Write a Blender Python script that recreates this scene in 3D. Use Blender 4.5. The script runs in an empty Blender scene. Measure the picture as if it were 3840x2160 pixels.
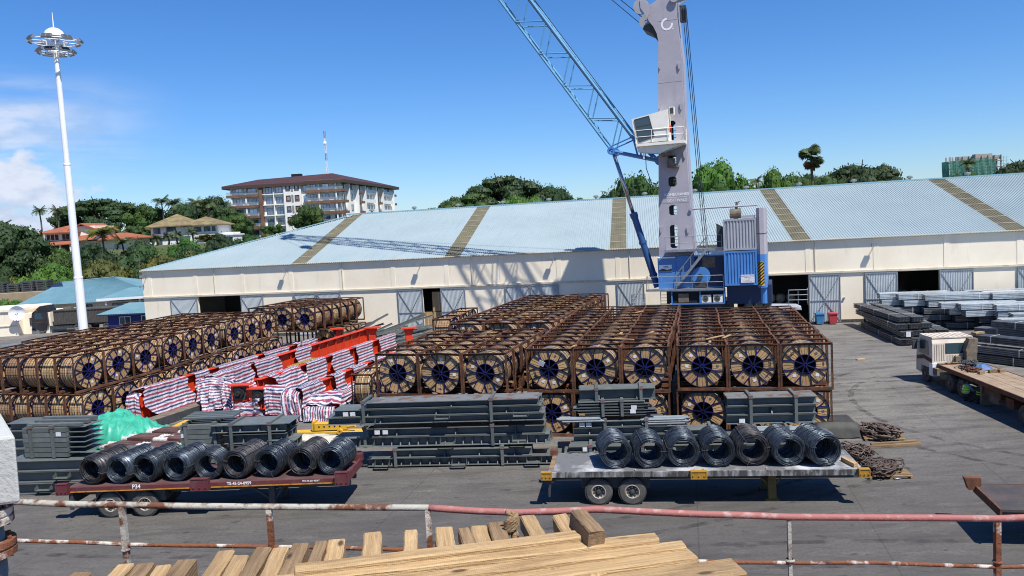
import bpy, math, random
from mathutils import Vector, Matrix, noise
PI = math.pi
sc = bpy.context.scene
COL = sc.collection

# ------------------------------------------------------------------ camera
cam_d = bpy.data.cameras.new("camera")
cam = bpy.data.objects.new("camera", cam_d)
COL.objects.link(cam)
sc.camera = cam
cam_d.sensor_fit = 'HORIZONTAL'
cam_d.sensor_width = 36.0
cam_d.lens = 36.0 * 2980.0 / 3840.0
cam_d.clip_start = 0.1
cam_d.clip_end = 6000
cam.location = (0, 0, 11.3)
cam.rotation_euler = (Matrix.Rotation(math.radians(90 - 4.6), 3, 'X') @ Matrix.Rotation(math.radians(-3.15), 3, 'Z')).to_euler()

# ------------------------------------------------------------------ sun and sky
SUN_TO = Vector((0.35, -0.48, 1.0)).normalized()
sun_d = bpy.data.lights.new("sun", 'SUN')
sun_d.energy = 5.0
sun_d.angle = math.radians(0.5)
sun_d.color = (1.0, 0.955, 0.88)
sun = bpy.data.objects.new("sun", sun_d)
COL.objects.link(sun)
sun.rotation_euler = (-SUN_TO).to_track_quat('-Z', 'Y').to_euler()
sun.location = (0, 0, 80)
sc.view_settings.view_transform = 'Standard'
sc.view_settings.look = 'None'
sc.view_settings.exposure = 0.42
sc.cycles.filter_width = 1.05
sc.view_settings.gamma = 1
sc.view_settings.use_curve_mapping = False

world = bpy.data.worlds.new("World")
sc.world = world
world.use_nodes = True
wn = world.node_tree
wn.nodes.clear()


def N(tree, typ, **kw):
    n = tree.nodes.new(typ)
    for k, v in kw.items():
        setattr(n, k, v)
    return n


def setup_world():
    t = wn
    L = t.links.new
    out = N(t, 'ShaderNodeOutputWorld')
    bg = N(t, 'ShaderNodeBackground')
    bg.inputs['Strength'].default_value = 0.086
    sky = N(t, 'ShaderNodeTexSky', sky_type='NISHITA')
    sky.sun_disc = False
    sky.sun_elevation = math.asin(SUN_TO.z)
    sky.sun_rotation = math.atan2(SUN_TO.x, SUN_TO.y)
    sky.altitude = 0
    sky.air_density = 1.0
    sky.dust_density = 0.15
    sky.ozone_density = 2.0
    hs = N(t, 'ShaderNodeHueSaturation')
    hs.inputs['Saturation'].default_value = 1.12
    tint = N(t, 'ShaderNodeMix', data_type='RGBA', blend_type='MULTIPLY')
    tint.inputs[0].default_value = 1.0
    tint.inputs[7].default_value = (0.70, 0.90, 1.25, 1)
    L(sky.outputs[0], tint.inputs[6])
    L(tint.outputs[2], hs.inputs['Color'])
    tc = N(t, 'ShaderNodeTexCoord')
    sep = N(t, 'ShaderNodeSeparateXYZ')
    L(tc.outputs['Generated'], sep.inputs[0])

    def math_(op, a, b=None, c=None):
        m = N(t, 'ShaderNodeMath', operation=op)
        for i, x in enumerate((a, b, c)):
            if x is None:
                continue
            if isinstance(x, (int, float)):
                m.inputs[i].default_value = x
            else:
                L(x, m.inputs[i])
        return m.outputs[0]

    def ramp(x, lo, hi):
        m = N(t, 'ShaderNodeMapRange', interpolation_type='SMOOTHSTEP')
        m.inputs[1].default_value = lo
        m.inputs[2].default_value = hi
        L(x, m.inputs[0])
        return m.outputs[0]
    # azimuth: clouds lie in a bank low over the left (west) horizon
    az = math_('ARCTAN2', sep.outputs[0], sep.outputs[1])

    def noise_(scale, zst, det, dist=0.0):
        mp = N(t, 'ShaderNodeMapping')
        mp.inputs['Scale'].default_value = (1, 1, zst)
        L(tc.outputs['Generated'], mp.inputs[0])
        nz = N(t, 'ShaderNodeTexNoise')
        nz.inputs['Scale'].default_value = scale
        nz.inputs['Detail'].default_value = det
        nz.inputs['Roughness'].default_value = 0.58
        nz.inputs['Distortion'].default_value = dist
        L(mp.outputs[0], nz.inputs['Vector'])
        return nz.outputs[0]
    z = sep.outputs[2]
    west = math_('SUBTRACT', 1.0, ramp(az, -0.55, -0.43))
    # heaped cumulus near the horizon
    band = math_('MULTIPLY', math_('SUBTRACT', 1.0, ramp(z, 0.055, 0.135)), west)
    cu = ramp(math_('ADD', noise_(15, 1.5, 9), math_('MULTIPLY', band, 0.38)), 0.61, 0.76)
    cu = math_('MULTIPLY', cu, math_('MINIMUM', math_('MULTIPLY', band, 3.0), 1.0))
    # thin streaks above
    band2 = math_('MULTIPLY', math_('MULTIPLY', ramp(z, 0.05, 0.11), math_('SUBTRACT', 1.0, ramp(z, 0.14, 0.20))),
                  math_('SUBTRACT', 1.0, ramp(az, -0.60, -0.36)))
    ci = math_('MULTIPLY', ramp(noise_(5, 7, 6, 0.5), 0.30, 0.62), math_('MULTIPLY', band2, 0.9))
    # horizon milkiness everywhere
    cl = math_('MAXIMUM', cu, ci)
    mix = N(t, 'ShaderNodeMix', data_type='RGBA')
    L(cl, mix.inputs[0])
    L(hs.outputs[0], mix.inputs[6])
    shade = ramp(noise_(22, 2.0, 8), 0.3, 0.62)
    cmix = N(t, 'ShaderNodeMix', data_type='RGBA')
    L(shade, cmix.inputs[0])
    cmix.inputs[6].default_value = (4.6, 5.6, 7.4, 1)
    cmix.inputs[7].default_value = (6.6, 7.2, 8.4, 1)
    L(cmix.outputs[2], mix.inputs[7])
    L(mix.outputs[2], bg.inputs['Color'])
    L(bg.outputs[0], out.inputs[0])


setup_world()

# ------------------------------------------------------------------ materials


def mat(name, c, rough=0.7, metal=0.0, c2=None, scale=3.0, det=5.0, lo=0.35, hi=0.65, bump=0.0, bscale=20.0,
        rnd=0.0, st=(1, 1, 1), c3=None, scale3=12.0, lo3=0.6, hi3=0.7, spec=0.5, st3=(1, 1, 1), trans=0.0, world_co=False, rvar=0.0, hue=0.0):
    m = bpy.data.materials.new(name)
    m.use_nodes = True
    t = m.node_tree
    L = t.links.new
    b = t.nodes['Principled BSDF']
    b.inputs['Roughness'].default_value = rough
    b.inputs['Metallic'].default_value = metal
    b.inputs['Specular IOR Level'].default_value = spec
    if world_co:
        g = N(t, 'ShaderNodeNewGeometry')
        co = g.outputs['Position']
    else:
        tc = N(t, 'ShaderNodeTexCoord')
        co = tc.outputs['Object']
    oi = N(t, 'ShaderNodeObjectInfo')

    def nz(scale, st, det):
        mp = N(t, 'ShaderNodeMapping')
        mp.inputs['Scale'].default_value = st
        L(co, mp.inputs[0])
        if not world_co:
            cx = N(t, 'ShaderNodeMath', operation='MULTIPLY')
            L(oi.outputs['Random'], cx.inputs[0])
            cx.inputs[1].default_value = 37.0
            L(cx.outputs[0], mp.inputs['Location'])
        n = N(t, 'ShaderNodeTexNoise')
        n.inputs['Scale'].default_value = scale
        n.inputs['Detail'].default_value = det
        n.inputs['Roughness'].default_value = 0.6
        L(mp.outputs[0], n.inputs['Vector'])
        return n.outputs[0]

    def mr(x, lo, hi):
        r = N(t, 'ShaderNodeMapRange')
        r.inputs[1].default_value = lo
        r.inputs[2].default_value = hi
        L(x, r.inputs[0])
        return r.outputs[0]

    def mixc(f, a, bcol):
        mx = N(t, 'ShaderNodeMix', data_type='RGBA')
        L(f, mx.inputs[0])
        for s, v in ((6, a), (7, bcol)):
            if isinstance(v, tuple):
                mx.inputs[s].default_value = (v[0], v[1], v[2], 1)
            else:
                L(v, mx.inputs[s])
        return mx.outputs[2]
    cur = (c[0], c[1], c[2])
    f1 = None
    if c2:
        f1 = mr(nz(scale, st, det), lo, hi)
        cur = mixc(f1, cur, tuple(c2))
    if c3:
        f3 = mr(nz(scale3, st3, 6), lo3, hi3)
        cur = mixc(f3, cur, tuple(c3))
    if rnd or hue:
        h = N(t, 'ShaderNodeHueSaturation')
        v = mr(oi.outputs['Random'], 0, 1)
        r = v.node
        r.inputs[3].default_value = 1 - rnd
        r.inputs[4].default_value = 1 + rnd
        L(v, h.inputs['Value'])
        if hue:
            q = N(t, 'ShaderNodeMath', operation='MULTIPLY')
            L(oi.outputs['Random'], q.inputs[0])
            q.inputs[1].default_value = 7.31
            q2 = N(t, 'ShaderNodeMath', operation='FRACT')
            L(q.outputs[0], q2.inputs[0])
            w = mr(q2.outputs[0], 0, 1)
            w.node.inputs[3].default_value = 0.5 - hue
            w.node.inputs[4].default_value = 0.5 + hue
            L(w, h.inputs['Hue'])
        if isinstance(cur, tuple):
            h.inputs['Color'].default_value = (*cur, 1)
        else:
            L(cur, h.inputs['Color'])
        cur = h.outputs[0]
    if isinstance(cur, tuple):
        b.inputs['Base Color'].default_value = (*cur, 1)
    else:
        L(cur, b.inputs['Base Color'])
    if rvar and f1 is not None:
        rr = N(t, 'ShaderNodeMapRange')
        rr.inputs[3].default_value = max(0.05, rough - rvar)
        rr.inputs[4].default_value = min(1, rough + rvar)
        L(f1, rr.inputs[0])
        L(rr.outputs[0], b.inputs['Roughness'])
    if bump:
        bp = N(t, 'ShaderNodeBump')
        bp.inputs['Strength'].default_value = bump
        bp.inputs['Distance'].default_value = 0.02
        L(nz(bscale, st, 4), bp.inputs['Height'])
        L(bp.outputs[0], b.inputs['Normal'])
    if trans:
        td = N(t, 'ShaderNodeBsdfTranslucent')
        if isinstance(cur, tuple):
            td.inputs[0].default_value = (*cur, 1)
        else:
            L(cur, td.inputs[0])
        ms = N(t, 'ShaderNodeMixShader')
        ms.inputs[0].default_value = trans
        L(b.outputs[0], ms.inputs[1])
        L(td.outputs[0], ms.inputs[2])
        L(ms.outputs[0], t.nodes['Material Output'].inputs[0])
    return m


def timber_mat(name, c1, c2, c3, rnd):
    m = mat(name, c1, 0.8, 0, c2, 5, st=(0.35, 7, 7), det=8, lo=0.38, hi=0.62, rnd=rnd, c3=c3, scale3=2.2, lo3=0.50, hi3=0.74, st3=(0.45, 2.6, 2.6), bump=0.7, bscale=14)
    t = m.node_tree
    L = t.links.new
    b = t.nodes['Principled BSDF']
    src = b.inputs['Base Color'].links[0].from_socket
    tc = N(t, 'ShaderNodeTexCoord')
    oi = N(t, 'ShaderNodeObjectInfo')
    mp = N(t, 'ShaderNodeMapping')
    mp.inputs['Scale'].default_value = (1.0, 2.6, 2.6)
    q = N(t, 'ShaderNodeMath', operation='MULTIPLY')
    L(oi.outputs['Random'], q.inputs[0])
    q.inputs[1].default_value = 53.0
    L(q.outputs[0], mp.inputs['Location'])
    L(tc.outputs['Object'], mp.inputs[0])
    # knots: dark spots with grain drawn round them
    vo = N(t, 'ShaderNodeTexVoronoi')
    vo.inputs['Scale'].default_value = 1.5
    L(mp.outputs[0], vo.inputs['Vector'])
    r = N(t, 'ShaderNodeMapRange')
    r.inputs[1].default_value = 0.13
    r.inputs[2].default_value = 0.06
    L(vo.outputs['Distance'], r.inputs[0])
    # growth rings
    wv = N(t, 'ShaderNodeTexWave', wave_type='BANDS', bands_direction='Y')
    wv.inputs['Scale'].default_value = 9
    wv.inputs['Distortion'].default_value = 7
    wv.inputs['Detail'].default_value = 3
    wv.inputs['Detail Scale'].default_value = 0.6
    mp2 = N(t, 'ShaderNodeMapping')
    mp2.inputs['Scale'].default_value = (0.22, 1, 1)
    L(mp.outputs[0], mp2.inputs[0])
    L(mp2.outputs[0], wv.inputs['Vector'])
    rw = N(t, 'ShaderNodeMapRange')
    rw.inputs[1].default_value = 0.45
    rw.inputs[2].default_value = 1.0
    rw.inputs[4].default_value = 0.30
    L(wv.outputs[0], rw.inputs[0])
    # saw marks across the plank
    sw = N(t, 'ShaderNodeTexWave', wave_type='BANDS', bands_direction='X')
    sw.inputs['Scale'].default_value = 22
    sw.inputs['Distortion'].default_value = 4
    L(tc.outputs['Object'], sw.inputs['Vector'])
    rs = N(t, 'ShaderNodeMapRange')
    rs.inputs[1].default_value = 0.6
    rs.inputs[2].default_value = 1.0
    rs.inputs[4].default_value = 0.15
    L(sw.outputs[0], rs.inputs[0])
    cur = src
    for f, col in ((rw.outputs[0], c2), (rs.outputs[0], c3), (r.outputs[0], tuple(x * .6 for x in c3))):
        mx = N(t, 'ShaderNodeMix', data_type='RGBA')
        L(f, mx.inputs[0])
        L(cur, mx.inputs[6])
        mx.inputs[7].default_value = (*col, 1)
        cur = mx.outputs[2]
    L(cur, b.inputs['Base Color'])
    return m


RUST = (0.075, 0.028, 0.012)
M = {}
M['rust'] = mat('rusty_steel', (0.145, 0.055, 0.022), 0.85, 0, (0.035, 0.016, 0.010), 2.2, rnd=0.25, bump=0.3, c3=(0.22, 0.075, 0.022), scale3=5, lo3=0.55, hi3=0.75)
M['spoke'] = mat('dark_blue_enamel', (0.010, 0.011, 0.10), 0.4, 0, (0.006, 0.006, 0.022), 3, lo=0.4, hi=0.6, rnd=0.3)
M['rim'] = mat('black_blue_rim', (0.008, 0.008, 0.014), 0.6, 0, (0.01, 0.011, 0.045), 2)
M['ply'] = mat('plywood', (0.52, 0.325, 0.15), 0.75, 0, (0.38, 0.22, 0.09), 3, st=(9, 1, 1), rnd=0.22, hue=0.008, c3=(0.15, 0.08, 0.03), scale3=7, lo3=0.66, hi3=0.8)
M['lag'] = mat('weathered_lagging', (0.39, 0.25, 0.125), 0.85, 0, (0.23, 0.135, 0.068), 2.5, rnd=0.3, hue=0.012, bump=0.3, c3=(0.40, 0.30, 0.18), scale3=6, lo3=0.52, hi3=0.75)
M['band'] = mat('steel_band', (0.03, 0.022, 0.018), 0.6, 0.4)
M['black'] = mat('black_and_void_shade', (0.008, 0.008, 0.010), 0.9)  # for black things, and as painted shade inside drums, channel ends and holes
M['label'] = mat('white_paper', (0.74, 0.74, 0.74), 0.6, 0, (0.5, 0.5, 0.52), 20, rnd=0.1)
M['glabel'] = mat('grey_plate', (0.13, 0.13, 0.13), 0.5, 0, (0.08, 0.08, 0.08), 30)
M['ink'] = mat('black_ink', (0.02, 0.017, 0.015), 0.8)
M['bink'] = mat('blue_ink', (0.02, 0.05, 0.12), 0.8)
M['wink'] = mat('white_paint', (0.80, 0.80, 0.80), 0.5)
M['cream'] = mat('cream_render', (0.86, 0.775, 0.615), 0.85, 0, (0.79, 0.70, 0.54), 0.35, bump=0.15, bscale=3, c3=(0.56, 0.50, 0.39), scale3=0.9, lo3=0.58, hi3=0.9, st3=(1.4, 1.4, 0.22))
M['trim'] = mat('cream_trim', (0.60, 0.54, 0.43), 0.85, 0, (0.38, 0.34, 0.28), 1.5, lo=0.5, hi=0.75)
M['skirt'] = mat('black_skirting', (0.03, 0.028, 0.026), 0.9, 0, (0.10, 0.09, 0.08), 4)
M['roof'] = mat('pale_blue_roof', (0.275, 0.345, 0.365), 0.55, 0.0, (0.315, 0.385, 0.405), 0.18, lo=0.3, hi=0.7, st=(1, 1, 1), spec=0.35, c3=(0.235, 0.30, 0.335), scale3=0.9, st3=(3, 0.3, 0.3), lo3=0.55, hi3=0.9)
M['sky_l'] = mat('dirty_skylight', (0.155, 0.14, 0.085), 0.7, 0, (0.10, 0.095, 0.06), 0.8, lo=0.4, hi=0.7)
M['ridge'] = mat('teal_ridge', (0.20, 0.38, 0.45), 0.5, 0, (0.26, 0.42, 0.47), 1)
M['door'] = mat('grey_blue_door', (0.46, 0.50, 0.505), 0.55, 0, (0.40, 0.44, 0.45), 1.2, c3=(0.20, 0.22, 0.22), scale3=2, lo3=0.62, hi3=0.9, st3=(2, 2, 0.3))
M['vent'] = mat('weathered_zinc', (0.40, 0.40, 0.34), 0.4, 0.7)
M['ctwr'] = mat('crane_grey', (0.39, 0.365, 0.405), 0.55, 0, (0.34, 0.32, 0.355), 0.6, c3=(0.27, 0.245, 0.26), scale3=1.1, lo3=0.56, hi3=0.9, st3=(2.5, 2.5, 0.15))
M['cblue'] = mat('crane_blue', (0.07, 0.22, 0.52), 0.4, 0, (0.055, 0.175, 0.43), 0.7, lo=0.4, hi=0.8)
M['cboom'] = mat('boom_blue', (0.13, 0.33, 0.52), 0.4, 0, (0.10, 0.28, 0.46), 0.8)
M['cwhite'] = mat('cab_cream', (0.84, 0.815, 0.72), 0.5, 0, (0.77, 0.74, 0.64), 1.5)
M['cdark'] = mat('crane_dark_blue', (0.010, 0.024, 0.07), 0.5)
M['galv'] = mat('galvanised', (0.38, 0.40, 0.42), 0.4, 0.6, (0.27, 0.29, 0.31), 4)
M['dgrey'] = mat('dark_grey_steel', (0.055, 0.06, 0.065), 0.6, 0, (0.035, 0.038, 0.04), 3)
M['conc_g'] = mat('container_grey', (0.36, 0.37, 0.40), 0.5, 0, (0.32, 0.33, 0.36), 1)
M['yellow'] = mat('yellow_paint', (0.60, 0.36, 0.03), 0.55, 0, (0.45, 0.24, 0.02), 3, lo=0.5, hi=0.8)
M['rope'] = mat('wire_rope', (0.02, 0.022, 0.028), 0.5, 0.3)
M['cmid'] = mat('cylinder_blue', (0.025, 0.085, 0.24), 0.4, 0, (0.018, 0.06, 0.17), 1.5)
M['chrome'] = mat('rod_chrome', (0.42, 0.42, 0.44), 0.22, 0.9)
M['white'] = mat('white_gloss', (0.80, 0.81, 0.82), 0.35, 0, (0.74, 0.75, 0.77), 0.8)
M['glass'] = mat('dark_glass', (0.02, 0.055, 0.075), 0.08, 0.0, spec=0.9)
M['wglass'] = mat('window_glass', (0.30, 0.42, 0.55), 0.07, 0.7, (0.12, 0.17, 0.24), 0.4, spec=1.0, rnd=0.25)
M['red'] = mat('red_oxide_paint', (0.62, 0.052, 0.012), 0.5, 0, (0.52, 0.038, 0.012), 1.2, c3=(0.40, 0.03, 0.01), scale3=3, lo3=0.6, hi3=0.8)
M['gsteel'] = mat('grey_primed_steel', (0.118, 0.132, 0.126), 0.5, 0, (0.092, 0.104, 0.10), 2.0, rnd=0.18, c3=(0.13, 0.145, 0.143), scale3=5, lo3=0.6, hi3=0.85)
M['gtop'] = mat('grey_steel_rusting', (0.15, 0.16, 0.16), 0.6, 0, (0.13, 0.075, 0.055), 1.8, lo=0.5, hi=0.62)
M['pipe'] = mat('galvanised_pipe', (0.30, 0.33, 0.34), 0.4, 0.3, (0.22, 0.25, 0.26), 5, rnd=0.2)
M['coil'] = mat('wire_rod', (0.125, 0.15, 0.178), 0.36, 0.75, (0.06, 0.074, 0.092), 5, st=(1, 1, 1), rnd=0.25, c3=(0.13, 0.085, 0.065), scale3=2.2, lo3=0.64, hi3=0.85)
M['coilr'] = mat('wire_rod_rusty', (0.105, 0.105, 0.115), 0.42, 0.6, (0.052, 0.05, 0.055), 5, c3=(0.12, 0.085, 0.07), scale3=2.2, lo3=0.55, hi3=0.8, rnd=0.15)
M['maroon'] = mat('maroon_paint', (0.105, 0.022, 0.028), 0.6, 0, (0.13, 0.055, 0.05), 2.2, lo=0.45, hi=0.8, c3=(0.05, 0.02, 0.018), scale3=5, lo3=0.6, hi3=0.75)
M['mdeck'] = mat('maroon_deck', (0.105, 0.052, 0.048), 0.85, 0, (0.065, 0.032, 0.03), 1.6, c3=(0.16, 0.10, 0.085), scale3=4, lo3=0.6, hi3=0.8)
M['wdeck'] = mat('whitened_deck', (0.13, 0.13, 0.135), 0.75, 0, (0.55, 0.56, 0.58), 0.55, det=10, lo=0.50, hi=0.74, c3=(0.05, 0.045, 0.04), scale3=4, lo3=0.6, hi3=0.75)
M['wside'] = mat('scraped_side', (0.05, 0.05, 0.05), 0.75, 0, (0.40, 0.40, 0.39), 3, det=10, lo=0.47, hi=0.68, st=(1, 1, 0.3))
M['tyre'] = mat('dusty_tyre', (0.10, 0.095, 0.085), 0.9, 0, (0.055, 0.052, 0.048), 3, bump=0.3)
M['wrim'] = mat('grey_wheel_rim', (0.40, 0.37, 0.32), 0.6, 0, (0.24, 0.2, 0.16), 4)
M['blackdeck'] = mat('black_worn_deck', (0.045, 0.040, 0.040), 0.8, 0, (0.075, 0.058, 0.052), 1.5, c3=(0.11, 0.10, 0.10), scale3=4, lo3=0.62, hi3=0.8)
M['olive'] = mat('dark_mustard', (0.17, 0.115, 0.02), 0.65, 0, (0.10, 0.07, 0.025), 3)
M['mustard'] = mat('mustard_paint', (0.36, 0.19, 0.02), 0.6, 0, (0.20, 0.10, 0.025), 3, lo=0.5, hi=0.8)
M['raillite'] = mat('balcony_glass', (0.30, 0.36, 0.38), 0.1, 0)
M['raillite'].node_tree.nodes['Principled BSDF'].inputs['Alpha'].default_value = 0.28
M['rdeck'] = mat('tan_plank_deck', (0.33, 0.25, 0.17), 0.85, 0, (0.24, 0.165, 0.105), 1.6, c3=(0.14, 0.085, 0.05), scale3=3, lo3=0.6, hi3=0.8, st3=(0.6, 3, 1))
M['rside'] = mat('rusty_chassis', (0.155, 0.06, 0.025), 0.8, 0, (0.075, 0.03, 0.018), 3)
M['dirtyw'] = mat('dusty_white_cab', (0.62, 0.55, 0.45), 0.65, 0, (0.42, 0.345, 0.26), 1.2, lo=0.45, hi=0.8)
M['dust'] = mat('dust_caked_steel', (0.20, 0.16, 0.115), 0.9, 0, (0.10, 0.08, 0.06), 3)
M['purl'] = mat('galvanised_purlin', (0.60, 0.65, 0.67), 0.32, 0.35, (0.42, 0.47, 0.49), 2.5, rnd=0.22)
M['purd'] = mat('dark_purlin', (0.16, 0.17, 0.175), 0.5, 0.45, (0.095, 0.10, 0.105), 2.5, rnd=0.2, c3=(0.17, 0.14, 0.115), scale3=2, lo3=0.6, hi3=0.8)
M['strap'] = mat('pale_strap', (0.62, 0.62, 0.58), 0.6)
M['gtarp'] = mat('green_tarpaulin', (0.055, 0.40, 0.27), 0.38, 0, (0.035, 0.29, 0.19), 2.5, spec=0.6)
M['brown'] = mat('brown_roller_paint', (0.10, 0.042, 0.030), 0.5, 0, (0.15, 0.085, 0.07), 2, rnd=0.2)
M['wrap'] = mat('wrapping_film', (0.42, 0.41, 0.36), 0.4, 0, (0.62, 0.61, 0.57), 5)
M['wcloth'] = mat('dirty_canvas', (0.55, 0.51, 0.43), 0.9, 0, (0.36, 0.33, 0.27), 2.5)
M['navy'] = mat('navy_wall', (0.012, 0.030, 0.19), 0.7, 0, (0.010, 0.024, 0.15), 2)
M['broof'] = mat('blue_green_roof', (0.10, 0.205, 0.25), 0.5, 0, (0.125, 0.235, 0.275), 0.7, spec=0.35)
M['tile'] = mat('terracotta_tile', (0.34, 0.105, 0.045), 0.85, 0, (0.22, 0.075, 0.04), 0.8, det=9)
M['ytile'] = mat('mossy_tile', (0.215, 0.185, 0.085), 0.9, 0, (0.15, 0.10, 0.055), 0.5, det=9, lo=0.42, hi=0.6)
M['wwall'] = mat('white_wall', (0.78, 0.78, 0.75), 0.85, 0, (0.70, 0.69, 0.65), 0.4)
M['hwall'] = mat('hotel_ivory', (0.80, 0.76, 0.67), 0.85, 0, (0.66, 0.62, 0.54), 0.2)
M['hbrown'] = mat('hotel_brown', (0.20, 0.105, 0.068), 0.8, 0, (0.12, 0.062, 0.04), 0.5)
M['hroof'] = mat('maroon_roof', (0.056, 0.022, 0.026), 0.75, 0, (0.045, 0.019, 0.022), 0.3)
M['fascia'] = mat('dark_brown_fascia', (0.055, 0.034, 0.026), 0.7)
M['carton'] = mat('cardboard', (0.42, 0.28, 0.14), 0.85, 0, (0.36, 0.23, 0.11), 2)
M['sack'] = mat('woven_sack', (0.42, 0.40, 0.34), 0.9, 0, (0.30, 0.28, 0.24), 3)
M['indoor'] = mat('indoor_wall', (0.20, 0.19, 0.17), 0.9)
M['bark'] = mat('bark', (0.12, 0.095, 0.075), 0.95, 0, (0.075, 0.06, 0.045), 3)
M['truckb'] = mat('black_truck_paint', (0.012, 0.013, 0.018), 0.3, 0, (0.03, 0.03, 0.035), 1)
M['truckg'] = mat('grey_tipper', (0.075, 0.068, 0.06), 0.7, 0, (0.05, 0.045, 0.04), 2)
M['mesh_g'] = mat('green_netting', (0.05, 0.19, 0.15), 0.8, 0, (0.10, 0.28, 0.22), 0.25, lo=0.4, hi=0.6, trans=0.2)
M['bconc'] = mat('raw_concrete', (0.34, 0.31, 0.28), 0.9, 0, (0.27, 0.25, 0.22), 0.4)
M['binb'] = mat('blue_plastic', (0.04, 0.20, 0.42), 0.5, 0, (0.03, 0.15, 0.33), 3)
M['binr'] = mat('red_plastic', (0.45, 0.05, 0.06), 0.5, 0, (0.36, 0.04, 0.05), 3)
M['timber'] = timber_mat('fresh_timber', (0.50, 0.345, 0.175), (0.36, 0.23, 0.105), (0.15, 0.088, 0.042), 0.18)
M['timberd'] = timber_mat('old_timber', (0.33, 0.22, 0.115), (0.22, 0.14, 0.07), (0.085, 0.052, 0.03), 0.25)
M['rustrail'] = mat('peeling_white_rail', (0.37, 0.355, 0.305), 0.8, 0, (0.12, 0.045, 0.022), 5.5, det=10, lo=0.46, hi=0.56, bump=0.5, bscale=30, world_co=True, c3=(0.32, 0.20, 0.12), scale3=9, lo3=0.58, hi3=0.7)
M['rustmid'] = mat('rusted_rail', (0.17, 0.06, 0.025), 0.85, 0, (0.50, 0.46, 0.40), 4, det=8, lo=0.52, hi=0.58, bump=0.6, bscale=30, world_co=True, c3=(0.07, 0.03, 0.018), scale3=9, lo3=0.55, hi3=0.7)
M['pinkrail'] = mat('faded_red_rail', (0.31, 0.115, 0.10), 0.75, 0, (0.42, 0.30, 0.27), 8, det=9, lo=0.54, hi=0.72, bump=0.3, bscale=30, world_co=True, c3=(0.20, 0.06, 0.035), scale3=6, lo3=0.64, hi3=0.76)
M['block'] = mat('painted_concrete', (0.46, 0.475, 0.44), 0.85, 0, (0.40, 0.41, 0.38), 3, bump=0.5, bscale=25, c3=(0.28, 0.28, 0.26), scale3=4, lo3=0.68, hi3=0.8)
M['gpipe'] = mat('grey_ship_paint', (0.16, 0.175, 0.175), 0.6, 0, (0.12, 0.13, 0.13), 4)
M['deckp'] = mat('ship_deck_paint', (0.14, 0.06, 0.05), 0.8)
M['dtarp'] = mat('dark_tarp', (0.05, 0.048, 0.042), 0.7, 0, (0.03, 0.03, 0.027), 3)
M['rope_n'] = mat('pale_net', (0.42, 0.46, 0.42), 0.9, 0, (0.25, 0.28, 0.26), 8)
M['chain'] = mat('rusty_chain', (0.075, 0.065, 0.058), 0.6, 0.4, (0.11, 0.07, 0.05), 6, rnd=0.3)
M['hiviz'] = mat('hi_vis_vest', (0.34, 0.62, 0.04), 0.7)
M['shirt'] = mat('light_blue_shirt', (0.20, 0.32, 0.50), 0.8)
M['workwear'] = mat('dark_workwear', (0.02, 0.022, 0.035), 0.85)
M['skin'] = mat('skin', (0.075, 0.038, 0.024), 0.6)
M['helmet'] = mat('orange_helmet', (0.70, 0.19, 0.01), 0.4)
M['bluerag'] = mat('blue_tarp', (0.03, 0.09, 0.22), 0.6, 0, (0.05, 0.14, 0.30), 4)
M['sand'] = mat('bare_sand', (0.36, 0.28, 0.18), 0.95, 0, (0.28, 0.21, 0.13), 1)


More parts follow.
